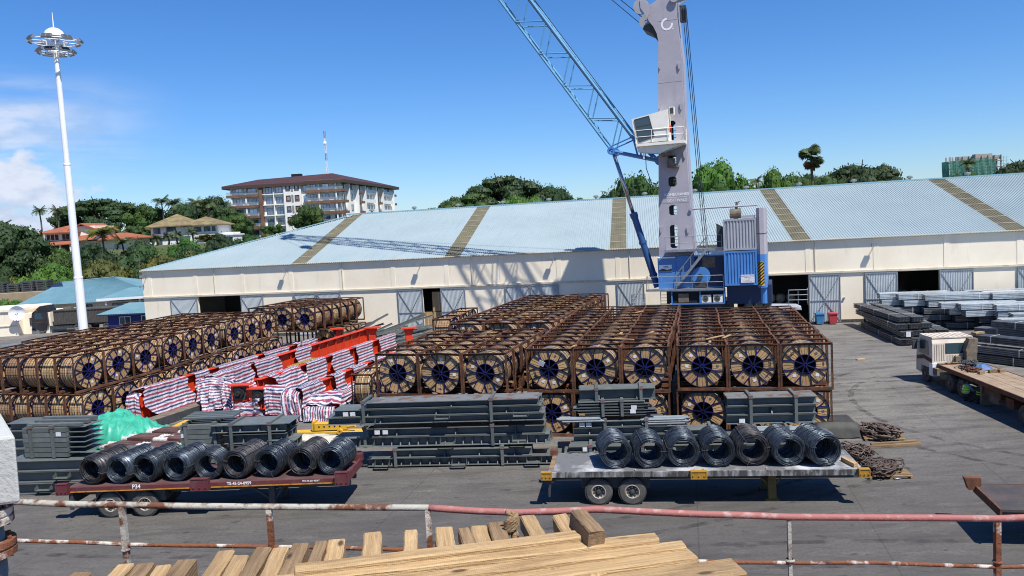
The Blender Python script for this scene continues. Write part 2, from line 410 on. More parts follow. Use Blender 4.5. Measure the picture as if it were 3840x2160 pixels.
def ground_mat():
    m = bpy.data.materials.new('yard_concrete')
    m.use_nodes = True
    t = m.node_tree
    L = t.links.new
    b = t.nodes['Principled BSDF']
    g = N(t, 'ShaderNodeNewGeometry')

    def nz(s, st=(1, 1, 1), det=6, rot=0.0, r=0.6):
        mp = N(t, 'ShaderNodeMapping')
        mp.inputs['Scale'].default_value = st
        mp.inputs['Rotation'].default_value = (0, 0, rot)
        L(g.outputs['Position'], mp.inputs[0])
        n = N(t, 'ShaderNodeTexNoise')
        n.inputs['Scale'].default_value = s
        n.inputs['Detail'].default_value = det
        n.inputs['Roughness'].default_value = r
        L(mp.outputs[0], n.inputs['Vector'])
        return n.outputs[0]

    def mr(x, lo, hi, a=0.0, z=1.0):
        r = N(t, 'ShaderNodeMapRange')
        for i, v in enumerate((lo, hi, a, z)):
            r.inputs[i + 1].default_value = v
        L(x, r.inputs[0])
        return r.outputs[0]

    def mixc(f, a, c, blend='MIX'):
        mx = N(t, 'ShaderNodeMix', data_type='RGBA', blend_type=blend)
        if isinstance(f, float):
            mx.inputs[0].default_value = f
        else:
            L(f, mx.inputs[0])
        for s, v in ((6, a), (7, c)):
            if isinstance(v, tuple):
                mx.inputs[s].default_value = (*v, 1)
            else:
                L(v, mx.inputs[s])
        return mx.outputs[2]
    c = mixc(mr(nz(0.09, det=8), 0.35, 0.65), (0.150, 0.140, 0.126), (0.255, 0.236, 0.208))
    # the lane along the quay is worn darker by traffic than the yard behind it
    sp = N(t, 'ShaderNodeSeparateXYZ')
    L(g.outputs['Position'], sp.inputs[0])
    ad = N(t, 'ShaderNodeMath', operation='MULTIPLY_ADD')
    L(nz(0.12, det=5), ad.inputs[0])
    ad.inputs[1].default_value = 14.0
    L(sp.outputs[1], ad.inputs[2])
    c = mixc(mr(ad.outputs[0], 37, 50, 0.72, 0.0), c, (0.070, 0.064, 0.058))
    c = mixc(mr(nz(0.8, (0.28, 1.5, 1), 9, 0.12), 0.46, 0.74), c, (0.068, 0.062, 0.057))          # traffic streaks
    c = mixc(mr(nz(1.3, (0.5, 1.3, 1), 9, 0.3), 0.56, 0.82, 0, 0.55), c, (0.25, 0.228, 0.20))       # pale scuffs
    c = mixc(mr(nz(1.5, (0.6, 1.3, 1), 4, 0.2), 0.625, 0.68, 0, 0.8), c, (0.042, 0.039, 0.037))         # oil spots
    c = mixc(mr(nz(4.5, (1, 1, 1), 3), 0.735, 0.76, 0, 0.7), c, (0.25, 0.235, 0.21))                   # specks
    c = mixc(mr(nz(9, det=8), 0.35, 0.65, 0, 0.5), c, (0.055, 0.053, 0.052))
    c = mixc(mr(nz(2.6, (0.5, 1.4, 1), 7, 0.1), 0.52, 0.70, 0, 0.55), c, (0.062, 0.056, 0.051))
    # slab joints
    mp = N(t, 'ShaderNodeMapping')
    mp.inputs['Rotation'].default_value = (0, 0, 0.22)
    L(g.outputs['Position'], mp.inputs[0])
    br = N(t, 'ShaderNodeTexBrick')
    br.offset = 0.0
    br.inputs['Color1'].default_value = (1, 1, 1, 1)
    br.inputs['Color2'].default_value = (0.93, 0.93, 0.93, 1)
    br.inputs['Mortar'].default_value = (0.72, 0.72, 0.72, 1)
    br.inputs['Scale'].default_value = 1.0
    br.inputs['Mortar Size'].default_value = 0.03
    br.inputs['Brick Width'].default_value = 6.0
    br.inputs['Row Height'].default_value = 5.0
    L(mp.outputs[0], br.inputs['Vector'])
    c = mixc(0.8, c, br.outputs[0], 'MULTIPLY')
    L(c, b.inputs['Base Color'])
    b.inputs['Roughness'].default_value = 0.8
    b.inputs['Specular IOR Level'].default_value = 0.35
    bp = N(t, 'ShaderNodeBump')
    bp.inputs['Strength'].default_value = 0.35
    bp.inputs['Distance'].default_value = 0.03
    L(nz(5, det=6), bp.inputs['Height'])
    L(bp.outputs[0], b.inputs['Normal'])
    return m


M['ground'] = ground_mat()


def leaf_mat(name, c1, c2, rnd=0.2, hue=0.015):
    return mat(name, c1, 0.6, 0, c2, 0.35, lo=0.4, hi=0.6, rnd=rnd, hue=hue, trans=0.22, spec=0.3, c3=(c1[0] * 1.5, c1[1] * 1.35, c1[2] * 1.2), scale3=0.9, lo3=0.58, hi3=0.7)


m_t = mat('tyre_rubber_marks', (0.05, 0.047, 0.045), 0.8)
t_ = m_t.node_tree
tc_ = N(t_, 'ShaderNodeTexCoord')
n_t = N(t_, 'ShaderNodeTexNoise')
n_t.inputs['Scale'].default_value = 1.4
n_t.inputs['Detail'].default_value = 8
t_.links.new(tc_.outputs['Object'], n_t.inputs['Vector'])
r_t = N(t_, 'ShaderNodeMapRange')
for i_, v_ in enumerate((0.42, 0.68, 0.0, 0.55)):
    r_t.inputs[i_ + 1].default_value = v_
t_.links.new(n_t.outputs[0], r_t.inputs[0])
t_.links.new(r_t.outputs[0], t_.nodes['Principled BSDF'].inputs['Alpha'])
M['tyremark'] = m_t
M['leaf_dark'] = leaf_mat('dark_leaves', (0.034, 0.064, 0.018), (0.022, 0.046, 0.014))
M['leaf_mid'] = leaf_mat('green_leaves', (0.058, 0.108, 0.020), (0.034, 0.074, 0.016))
M['leaf_olive'] = leaf_mat('olive_leaves', (0.115, 0.118, 0.024), (0.068, 0.080, 0.019))
M['leaf_bright'] = leaf_mat('bright_leaves', (0.068, 0.150, 0.020), (0.040, 0.100, 0.015))
M['frond'] = leaf_mat('palm_frond', (0.10, 0.135, 0.05), (0.065, 0.095, 0.035))
M['frondy'] = leaf_mat('yellowing_frond', (0.16, 0.17, 0.025), (0.07, 0.09, 0.02))
M['frondd'] = leaf_mat('dead_frond', (0.16, 0.095, 0.045), (0.09, 0.05, 0.025))
M['grass'] = mat('grassy_slope', (0.045, 0.075, 0.018), 0.95, 0, (0.075, 0.085, 0.03), 0.12, det=8, c3=(0.12, 0.10, 0.05), scale3=0.06, lo3=0.62, hi3=0.72, world_co=True)


def stripe_mat():
    m = bpy.data.materials.new('striped_tarpaulin')
    m.use_nodes = True
    t = m.node_tree
    L = t.links.new
    b = t.nodes['Principled BSDF']
    at = N(t, 'ShaderNodeAttribute', attribute_name='stripe')
    mp = N(t, 'ShaderNodeMath', operation='FRACT')
    L(at.outputs['Fac'], mp.inputs[0])
    cr = N(t, 'ShaderNodeValToRGB')
    cr.color_ramp.interpolation = 'CONSTANT'
    e = cr.color_ramp.elements
    W = (0.47, 0.45, 0.49, 1)
    stops = [(0.0, W), (0.22, (0.045, 0.058, 0.12, 1)), (0.46, W), (0.72, (0.27, 0.05, 0.085, 1))]
    e[0].position, e[0].color = stops[0]
    e[1].position, e[1].color = stops[1]
    for p, c in stops[2:]:
        q = e.new(p)
        q.color = c
    L(mp.outputs[0], cr.inputs[0])
    L(cr.outputs[0], b.inputs['Base Color'])
    b.inputs['Roughness'].default_value = 0.33
    b.inputs['Specular IOR Level'].default_value = 0.6
    tc = N(t, 'ShaderNodeTexCoord')
    n = N(t, 'ShaderNodeTexNoise')
    n.inputs['Scale'].default_value = 4.5
    n.inputs['Detail'].default_value = 5
    n.inputs['Distortion'].default_value = 1.2
    L(tc.outputs['Object'], n.inputs['Vector'])
    bp = N(t, 'ShaderNodeBump')
    bp.inputs['Strength'].default_value = 0.7
    bp.inputs['Distance'].default_value = 0.09
    L(n.outputs[0], bp.inputs['Height'])
    L(bp.outputs[0], b.inputs['Normal'])
    return m


M['stripe'] = stripe_mat()
# ------------------------------------------------------------------ mesh helpers


def nrm(v):
    return Vector(v).normalized()


class MB:
    def __init__(s):
        s.v = []
        s.f = []
        s.m = []

    def add(s, vs, fs, m=0):
        o = len(s.v)
        s.v.extend([tuple(p) for p in vs])
        for f in fs:
            s.f.append([i + o for i in f])
            s.m.append(m)
        return s

    def box(s, x0, x1, y0, y1, z0, z1, m=0):
        return s.add([(x0, y0, z0), (x1, y0, z0), (x1, y1, z0), (x0, y1, z0), (x0, y0, z1), (x1, y0, z1), (x1, y1, z1), (x0, y1, z1)],
                     [(0, 3, 2, 1), (4, 5, 6, 7), (0, 1, 5, 4), (1, 2, 6, 5), (2, 3, 7, 6), (3, 0, 4, 7)], m)

    def bar(s, p, q, w, h=None, m=0, up=(0, 0, 1)):
        p = Vector(p)
        q = Vector(q)
        h = h or w
        d = (q - p).normalized()
        u = Vector(up)
        if abs(d.dot(u)) > 0.98:
            u = Vector((0, 1, 0))
        r = d.cross(u).normalized() * (w / 2)
        k = r.cross(d).normalized() * (h / 2)
        vs = [p - r - k, p + r - k, p + r + k, p - r + k, q - r - k, q + r - k, q + r + k, q - r + k]
        return s.add(vs, [(0, 1, 2, 3), (7, 6, 5, 4), (0, 4, 5, 1), (1, 5, 6, 2), (2, 6, 7, 3), (3, 7, 4, 0)], m)

    def tube(s, p, q, r, n=8, r2=None, m=0, cap=True):
        p = Vector(p)
        q = Vector(q)
        r2 = r if r2 is None else r2
        d = (q - p).normalized()
        u = Vector((0, 0, 1)) if abs(d.z) < 0.9 else Vector((0, 1, 0))
        a = d.cross(u).normalized()
        b = a.cross(d)
        vs = []
        for c, rr in ((p, r), (q, r2)):
            for i in range(n):
                t = 2 * PI * i / n
                vs.append(c + a * math.cos(t) * rr + b * math.sin(t) * rr)
        fs = [(i, (i + 1) % n, n + (i + 1) % n, n + i) for i in range(n)]
        if cap:
            fs += [tuple(range(n - 1, -1, -1)), tuple(range(n, 2 * n))]
        return s.add(vs, fs, m)

    def path(s, pts, r, n=6, m=0, closed=False, rs=None):
        pts = [Vector(p) for p in pts]
        k = len(pts)
        vs = []
        a = None
        for i, p in enumerate(pts):
            if closed:
                d = pts[(i + 1) % k] - pts[i - 1]
            else:
                d = pts[min(i + 1, k - 1)] - pts[max(i - 1, 0)]
            d.normalize()
            if a is None:
                u = Vector((0, 0, 1)) if abs(d.z) < 0.9 else Vector((0, 1, 0))
                a = d.cross(u).normalized()
            a = (a - d * a.dot(d)).normalized()
            b = a.cross(d)
            rr = rs[i] if rs else r
            for j in range(n):
                t = 2 * PI * j / n
                vs.append(p + a * math.cos(t) * rr + b * math.sin(t) * rr)
        fs = []
        for i in range(k if closed else k - 1):
            i2 = (i + 1) % k
            for j in range(n):
                j2 = (j + 1) % n
                fs.append((i * n + j, i * n + j2, i2 * n + j2, i2 * n + j))
        if not closed:
            fs += [tuple(range(n - 1, -1, -1)), tuple(range((k - 1) * n, k * n))]
        return s.add(vs, fs, m)

    def lathe(s, prof, n=24, axis='y', c=(0, 0, 0), m=0, arc=(0, 2 * PI)):
        """prof: (radius, along) list"""
        vs = []
        full = abs(arc[1] - arc[0] - 2 * PI) < 1e-4
        cnt = n if full else n + 1
        for i in range(cnt):
            t = arc[0] + (arc[1] - arc[0]) * i / n
            for r, a in prof:
                if axis == 'y':
                    vs.append((c[0] + r * math.cos(t), c[1] + a, c[2] + r * math.sin(t)))
                elif axis == 'z':
                    vs.append((c[0] + r * math.cos(t), c[1] + r * math.sin(t), c[2] + a))
                else:
                    vs.append((c[0] + a, c[1] + r * math.cos(t), c[2] + r * math.sin(t)))
        k = len(prof)
        fs = []
        for i in range(n):
            i2 = (i + 1) % cnt
            for j in range(k - 1):
                fs.append((i * k + j, i * k + j + 1, i2 * k + j + 1, i2 * k + j))
        return s.add(vs, fs, m)

    def prism(s, poly, y0, y1, m=0):
        """poly in the xz plane, extruded along y"""
        n = len(poly)
        vs = [(x, y0, z) for x, z in poly] + [(x, y1, z) for x, z in poly]
        fs = [tuple(range(n)), tuple(range(2 * n - 1, n - 1, -1))]
        fs += [(i, n + i, n + (i + 1) % n, (i + 1) % n) for i in range(n)]
        return s.add(vs, fs, m)

    def prismz(s, poly, z0, z1, m=0):
        n = len(poly)
        vs = [(x, y, z0) for x, y in poly] + [(x, y, z1) for x, y in poly]
        fs = [tuple(range(n - 1, -1, -1)), tuple(range(n, 2 * n))]
        fs += [(i, (i + 1) % n, n + (i + 1) % n, n + i) for i in range(n)]
        return s.add(vs, fs, m)

    def quad(s, a, b, c, d, m=0):
        return s.add([a, b, c, d], [(0, 1, 2, 3)], m)

    def grid(s, fn, nu, nv, m=0):
        vs = [fn(i / nu, j / nv) for i in range(nu + 1) for j in range(nv + 1)]
        fs = [(i * (nv + 1) + j, (i + 1) * (nv + 1) + j, (i + 1) * (nv + 1) + j + 1, i * (nv + 1) + j + 1) for i in range(nu) for j in range(nv)]
        return s.add(vs, fs, m)

    def mesh(s, name, mats, smooth=False):
        me = bpy.data.meshes.new(name)
        me.from_pydata(s.v, [], s.f)
        for k in (mats if isinstance(mats, (list, tuple)) else [mats]):
            me.materials.append(M[k] if isinstance(k, str) else k)
        if any(s.m):
            me.polygons.foreach_set('material_index', s.m)
        if smooth:
            me.polygons.foreach_set('use_smooth', [True] * len(s.f))
        me.validate(clean_customdata=False)
        me.update()
        return me

    def build(s, name, mats, parent=None, smooth=False, loc=None, rot=None):
        return put(name, s.mesh(name, mats, smooth), parent, loc, rot)


def put(name, me, parent=None, loc=None, rot=None):
    o = bpy.data.objects.new(name, me)
    COL.objects.link(o)
    if parent is not None:
        o.parent = parent
    if loc is not None:
        o.location = loc
    if rot is not None:
        o.rotation_euler = rot if not isinstance(rot, (int, float)) else (0, 0, rot)
    return o


def tag(o, label, cat, group=None):
    o['label'] = label
    o['category'] = cat
    o['kind'] = 'thing'
    if group:
        o['group'] = group
    return o


def thing(name, label, cat, loc=(0, 0, 0), rz=0.0, group=None):
    o = bpy.data.objects.new(name, None)
    COL.objects.link(o)
    o.location = loc
    o.rotation_euler = (0, 0, rz)
    o.empty_display_size = 0.3
    return tag(o, label, cat, group)


def struct(o):
    o['kind'] = 'structure'
    return o


def stuff(o):
    o['kind'] = 'stuff'
    return o


def copy_tree(src, label=None, parent=None, loc=None, rz=None):
    c = src.copy()
    COL.objects.link(c)
    if parent is not None:
        c.parent = parent
    if loc is not None:
        c.location = loc
    if rz is not None:
        c.rotation_euler = (0, 0, rz)
    if label:
        c['label'] = label
    for ch in KIDS.get(src.name, src.children):
        copy_tree(ch, None, c)
    return c


KIDS = {}


def text_mesh(txt, size, mats, name='lettering', depth=0.004, font_bold=False, align='CENTER'):
    cu = bpy.data.curves.new(name, 'FONT')
    cu.body = txt
    cu.size = size
    cu.extrude = depth
    cu.align_x = align
    cu.align_y = 'CENTER'
    if font_bold:
        cu.offset = size * 0.018
    tmp = bpy.data.objects.new(name, cu)
    COL.objects.link(tmp)
    dg = bpy.context.evaluated_depsgraph_get()
    me = bpy.data.meshes.new_from_object(tmp.evaluated_get(dg))
    bpy.data.objects.remove(tmp)
    me.name = name
    me.materials.clear()
    me.materials.append(M[mats])
    return me


ORD = ['first', 'second', 'third', 'fourth', 'fifth', 'sixth', 'seventh', 'eighth', 'ninth', 'tenth', 'eleventh', 'twelfth', 'thirteenth', 'fourteenth', 'fifteenth', 'sixteenth', 'seventeenth', 'eighteenth', 'nineteenth', 'twentieth']
rng = random.Random(7)
U = rng.uniform
# ------------------------------------------------------------------ ground and terrain


def terrain_z(x, y):
    def ss(a, b, t):
        t = max(0, min(1, (t - a) / (b - a)))
        return t * t * (3 - 2 * t)
    back = y - (128 if x < -50 else 128 + min(1, (x + 50) / 25) * 14)
    z = 3.2 * ss(0, 22, back) + 7.6 * ss(28, 68, back)
    if y > 320:
        z += 4 * ss(320, 520, y) * (1 if x > 60 else 0)
    return z


g = MB()
g.quad((-900, -120, 0), (900, -120, 0), (900, 126, 0), (-900, 126, 0))
struct(g.build('ground', 'ground'))
tb = MB()
xs = [-900, -500, -300, -220] + [-180 + 8 * i for i in range(46)] + [220, 300, 500, 900]
ys = [125.5, 128, 132, 136, 140, 145, 150, 155, 160, 166, 172, 178, 184, 190, 196, 204, 220, 260, 320, 420, 520, 800, 1800, 3000]
tb.grid(lambda a, b: (xs[round(a * (len(xs) - 1))], ys[round(b * (len(ys) - 1))],
                      terrain_z(xs[round(a * (len(xs) - 1))], ys[round(b * (len(ys) - 1))]) + (0.006 if b == 0 else 0.004 + 0.5 * max(0, noise.noise((xs[round(a * (len(xs) - 1))] * .05, ys[round(b * (len(ys) - 1))] * .05, 0))) * (1 if ys[round(b * (len(ys) - 1))] > 130 else 0))),
        len(xs) - 1, len(ys) - 1)
struct(tb.build('hillside', 'grass', smooth=True))

# worn tyre tracks curving over the yard, sheets 4 mm above the concrete
for k_, (cx, cy, r_, a0, a1, w_) in enumerate(((31, 42, 14, 2.2, 4.3, .34), (31, 42, 12.1, 2.2, 4.2, .34), (22, 24, 26, 1.25, 2.3, .3), (22, 24, 24.0, 1.3, 2.3, .3), (2, -60, 86.5, 1.35, 1.85, .32), (2, -60, 84.6, 1.38, 1.9, .32),
                                               (-8, 70, 44.2, 4.1, 5.3, .3), (-8, 70, 42.4, 4.15, 5.25, .3))):
    tm = MB()
    n_ = 40
    vs = []
    for i in range(n_ + 1):
        t = a0 + (a1 - a0) * i / n_
        for q in (-.5, .5):
            vs.append((cx + (r_ + q * w_) * math.cos(t), cy + (r_ + q * w_) * math.sin(t), .004 + .002 * k_))
    tm.add(vs, [(2 * i, 2 * i + 1, 2 * i + 3, 2 * i + 2) for i in range(n_)])
    struct(tm.build('tyre_mark', 'tyremark'))

# ------------------------------------------------------------------ warehouse (local x along the front wall, local y into the building)
WR = -math.radians(13.3)
wh = thing('warehouse', 'long cream warehouse with pale blue corrugated roof and grey sliding doors', 'warehouse', (31.71, 76.6, 0), WR)
XL, XR, WD, EH, RZ, RN = -77.65, 46.0, 40.0, 8.1, 13.72, 20.0
HIPX = -58.6
# openings in the front wall: (x0, x1), all 4.8 high
OPEN = [(-70.4, -64.8), (-42.65, -40.55), (-9.6, -2.85), (5.15, 8.82)]
w = MB()
T = 0.28
edges = [XL] + [e for o in OPEN for e in o] + [XR]
for i in range(0, len(edges), 2):
    w.box(edges[i], edges[i + 1], 0, T, 0.32, 4.8, 0)
w.box(XL, XR, 0, T, 4.8, EH, 0)
w.box(XL, XL + T, T, WD, 0, EH, 0)
w.box(XR - T, XR, T, WD, 0, EH, 0)
w.box(XL + T, XR - T, WD - T, WD, 0, EH, 0)
w.build('wall', 'cream', wh)
sk = MB()
for i in range(0, len(edges), 2):
    sk.box(edges[i], edges[i + 1], -0.01, T - 0.01, 0, 0.318)
sk.build('skirting', 'skirt', wh)
x = -2.85 - 6.15 * 12
pil = MB().box(-0.24, 0.24, -0.035, -0.001, 5.06, EH - 0.07).mesh('pilaster', 'cream')
while x < XR:
    if x > XL + 0.6:
        put('pilaster', pil, wh, (x, 0, 0))
    x += 6.15
MB().box(XL - 0.05, XR, -0.16, -0.002, 4.87, 5.05).build('door_track_ledge', 'trim', wh)
MB().box(XL - 0.12, XR, -0.22, 0.1, EH - 0.06, EH + 0.12).build('eaves_gutter', 'trim', wh)
drain = MB().tube((0, -0.08, 5.07), (0, -0.08, EH - 0.1), 0.035, 6).mesh('drainpipe', 'trim')
for px in (-68.0, -51.9, -36.9, -20.1, -2.2, 22.0):
    put('drainpipe', drain, wh, (px, 0, 0))


def door_mesh(wd, ht):
    d = MB()
    n = int(wd / 0.14)
    p = wd / n
    for i in range(n):
        a = i * p
        d.add([(a, -0.02, 0), (a + p * .5, -0.02, 0), (a + p * .6, -0.055, 0), (a + p * .9, -0.055, 0), (a + p, -0.02, 0),
               (a, -0.02, ht), (a + p * .5, -0.02, ht), (a + p * .6, -0.055, ht), (a + p * .9, -0.055, ht), (a + p, -0.02, ht)],
              [(0, 1, 6, 5), (1, 2, 7, 6), (2, 3, 8, 7), (3, 4, 9, 8)])
    d.quad((0, 0.02, 0), (0, 0.02, ht), (wd, 0.02, ht), (wd, 0.02, 0))
    return d.mesh('door_sheet', 'door')


def door_frame(wd, ht):
    d = MB()
    y0, y1 = -0.10, -0.055
    for a, b in (((0.04, 0), (0.04, ht)), ((wd - 0.04, 0), (wd - 0.04, ht)), ((0, ht - 0.05), (wd, ht - 0.05)), ((0, 0.05), (wd, 0.05)), ((0, ht * .46), (wd, ht * .46)),
                 ((0.05, ht - 0.1), (wd / 2, ht * .48)), ((wd - .05, ht - .1), (wd / 2, ht * .48)), ((0.05, 0.1), (wd / 2, ht * .44)), ((wd - .05, 0.1), (wd / 2, ht * .44))):
        d.bar((a[0], (y0 + y1) / 2, a[1]), (b[0], (y0 + y1) / 2, b[1]), 0.07, 0.045, up=(0, 1, 0))
    return d.mesh('door_brace', 'galv')


dcache = {}
for (x0, x1) in [(-74.0, -70.4), (-64.75, -61.9), (-58.1, -55.2), (-55.15, -52.2), (-45.5, -42.65), (-40.55, -37.75), (-33.35, -30.62), (-30.58, -27.6), (-21.5, -18.7),
                 (-2.85, 0.03), (2.27, 5.2), (8.8, 11.7), (15.35, 18.3)]:
    wd = round(x1 - x0, 1)
    if wd not in dcache:
        dcache[wd] = (door_mesh(wd, 4.72), door_frame(wd, 4.72))
    d = put('sliding_door', dcache[wd][0], wh, (x0, -0.06, 0.04))
    put('door_brace', dcache[wd][1], d)

# roof: ribbed sheets between dirty translucent strips, hipped at the left end
SKEW = -1.5
STR = [(-58.0, -56.2), (-39.85, -38.1), (-22.05, -20.35), (-4.2, -2.5), (14.5, 16.3), (33.0, 34.8)]


def roof_sheet(xa, xb, name, mats, pitch=0.25, lift=0.0):
    m = MB()
    n = max(1, int(round((xb - xa) / pitch)))
    p = (xb - xa) / n
    prof = [(0, 0), (0.45, 0), (0.55, 0.055), (0.88, 0.055), (1.0, 0)]
    rows = []
    for i in range(n):
        for k, (f, h) in enumerate(prof[:-1] if i < n - 1 else prof):
            rows.append((xa + (i + f) * p, h))
    vs = []
    for xx, h in rows:
        nt = RN
        lim = (xx - XL)            # hip line: n = x - XL
        # skewed run: at depth n the rib sits at xx + SKEW*n/RN
        if lim < RN * (1 - SKEW / RN):
            nt = min(RN, max(0.01, lim / (1 - SKEW / RN)))
        for nn in (-0.35, nt / 2, nt):
            nn = min(nn, nt)
            vs.append((xx + SKEW * nn / RN, nn, EH + 0.10 + nn * (RZ - EH) / RN + h + lift))
    fs = []
    for i in range(len(rows) - 1):
        for j in range(2):
            fs.append((i * 3 + j, (i + 1) * 3 + j, (i + 1) * 3 + j + 1, i * 3 + j + 1))
    m.add(vs, fs)
    return m.build(name, mats, wh)


edges = [XL] + [e for s_ in STR for e in s_] + [XR + 1.5]
for i in range(0, len(edges), 2):
    roof_sheet(edges[i], edges[i + 1], 'roof_sheet', 'roof')
for a, b in STR:
    sl = roof_sheet(a, b, 'skylight_strip', 'sky_l', 0.25, -0.02)
    lap = MB()
    for k in range(1, 9):
        nn = RN * k / 9
        xo = SKEW * nn / RN
        zz = EH + 0.10 + nn * (RZ - EH) / RN
        lap.box(a + xo, b + xo, nn - 0.06, nn + 0.06, zz + 0.02, zz + 0.055)
    stuff(lap.build('skylight_lap', 'trim', sl))
b = MB()
b.add([(XR, RN, RZ), (XR, WD, EH), (XL, WD, EH), (HIPX, RN, RZ)], [(0, 1, 2, 3)])
b.add([(XL - 0.3, -0.3, EH + .05), (HIPX, RN, RZ), (XL - 0.3, WD + 0.3, EH + .05)], [(0, 1, 2)])
b.add([(XR, 0, EH), (XR, WD, EH), (XR, RN, RZ)], [(0, 1, 2)])
b.build('roof_sheet', 'roof', wh)
MB().bar((HIPX - 1.3, RN, RZ + 0.12), (XR, RN, RZ + 0.12), 0.75, 0.16).build('ridge_cap', 'ridge', wh)
MB().bar((XL, 0, EH + 0.15), (HIPX, RN, RZ + 0.16), 0.34, 0.10).build('ridge_cap', 'ridge', wh)
vt = MB()
vt.lathe([(0.16, 0), (0.16, 0.22), (0.30, 0.28), (0.36, 0.42), (0.33, 0.56), (0.2, 0.66), (0.0, 0.70)], 12, 'z')
for i in range(12):
    t = i * PI / 6
    vt.bar((0.38 * math.cos(t), 0.38 * math.sin(t), 0.30), (0.34 * math.cos(t + .2), 0.34 * math.sin(t + .2), 0.58), 0.03, 0.09)
vtm = vt.mesh('roof_vent', 'vent')
for k in range(15):
    put('roof_vent', vtm, wh, (-56.3 + 6.13 * k, RN - 0.1, RZ + 0.15), U(0, 1)).scale = (.85, .85, .75)
# wall floodlights
fl = MB()
fl.bar((0, 0, 0), (0, -0.5, 0.25), 0.05)
fl.box(-0.26, 0.22, -0.78, -0.45, 0.14, 0.44)
flm = fl.mesh('floodlight', 'galv')
for px in (-58.87, -42.75, -28.03, 3.05, 21.0):
    put('floodlight', flm, wh, (px, 0, 7.15))
f = put('floodlight', flm, wh, (XL + 0.5, 0, 7.2))
cc = MB().lathe([(0.0, -0.18), (0.10, -0.12), (0.13, 0), (0.11, 0.06), (0, 0.08)], 10, 'z')
cc.bar((0, 0, 0.05), (0.25, 0.12, 0.05), 0.05)
cc.build('security_camera', 'white', wh, True, (XL - 0.2, -0.2, 6.3))
hl = MB().box(-0.09, 0.09, -0.16, -0.02, 0, 0.12).mesh('bulkhead_lamp', 'galv')
put('bulkhead_lamp', hl, wh, (0.35, 0, 2.35))
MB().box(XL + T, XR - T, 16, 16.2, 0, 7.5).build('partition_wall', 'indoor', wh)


def wp(u, n, z=0):
    a = -WR
    return Vector((31.71 + u * math.cos(a) + n * math.sin(a), 76.6 - u * math.sin(a) + n * math.cos(a), z))


# cartons and sacks inside the open doorways
cm = MB().box(-0.75, 0.75, -0.7, 0.7, 0, 2.15).mesh('carton', 'carton')
for (u, n, z, l) in ((-41.05, 1.4, 2.2, 'tall brown carton stacked on top inside the narrow doorway'), (-40.95, 1.3, 0, 'brown carton under the stacked one inside the narrow doorway'),
                     (-42.45, 1.5, 0, 'brown carton at the left edge of the narrow doorway')):
    c = put('carton', cm, None, wp(u, n, z), WR)
    tag(c, l, 'carton', 'cartons inside the narrow doorway')
    MB().box(-0.03, 0.03, -0.703, -0.7, 0.1, 2.05).build('tape', 'trim', c)
sm = MB()
sm.grid(lambda a, b: (0.5 * math.cos(2 * PI * a) * (math.sin(PI * b) ** 0.45) + 0.05 * math.sin(9 * a), 0.42 * math.sin(2 * PI * a) * (math.sin(PI * b) ** 0.45), 0.45 - 0.45 * math.cos(PI * b)), 12, 8)
smm = sm.mesh('sack', 'sack', True)
k = 0
for (u0, u1, cap) in ((-8.5, -3.2, 'wide doorway beside the crane'), (5.4, 8.6, 'doorway behind the purlin stacks')):
    for lay in range(3):
        n_ = int((u1 - u0) / 1.0)
        for i in range(n_):
            if lay * 0.8 + (i % 3) * .3 > 2.2:
                continue
            s_ = put('sack', smm, None, wp(u0 + i * 1.02 + lay * .2, 4.2 + lay * .35, lay * 0.82), U(0, 3))
            tag(s_, 'white sack, %s layer, %s from left, inside the %s' % (ORD[lay], ORD[i], cap), 'sack', 'sacks in the ' + cap)

# ------------------------------------------------------------------ trees


def leaf_blob(mb, c, r, n, s, rnd, flat=1.0):
    """n leaf quads scattered on and in an ellipsoid of radii r, round a dense lumpy heart"""
    q_ = 0.74
    ph = rnd.uniform(0, 6.28)
    mb.grid(lambda a, b: (c[0] + r[0] * q_ * math.sin(PI * b) * math.cos(2 * PI * a) * (1 + .15 * math.sin(5 * a * 6.28 + ph)), c[1] + r[1] * q_ * math.sin(PI * b) * math.sin(2 * PI * a) * (1 + .15 * math.cos(3 * a * 6.28 + ph)), c[2] + r[2] * q_ * math.cos(PI * b)), 7, 4)
    for _ in range(n):
        d = Vector((rnd.gauss(0, 1), rnd.gauss(0, 1), rnd.gauss(0, 1)))
        d.normalize()
        q = (rnd.random() ** 0.35)
        p = Vector((c[0] + d.x * r[0] * q, c[1] + d.y * r[1] * q, c[2] + d.z * r[2] * q))
        nd = (d + Vector((rnd.gauss(0, .55), rnd.gauss(0, .55), rnd.gauss(0.35, .55)))).normalized()
        a = nd.orthogonal().normalized()
        a = (Matrix.Rotation(rnd.uniform(0, 6.28), 3, nd) @ a)
        bb = nd.cross(a)
        ss = s * rnd.uniform(0.6, 1.35)
        a *= ss
        bb *= ss * 0.62
        mb.add([p - a, p - bb, p + a, p + bb], [(0, 1, 2, 3)])


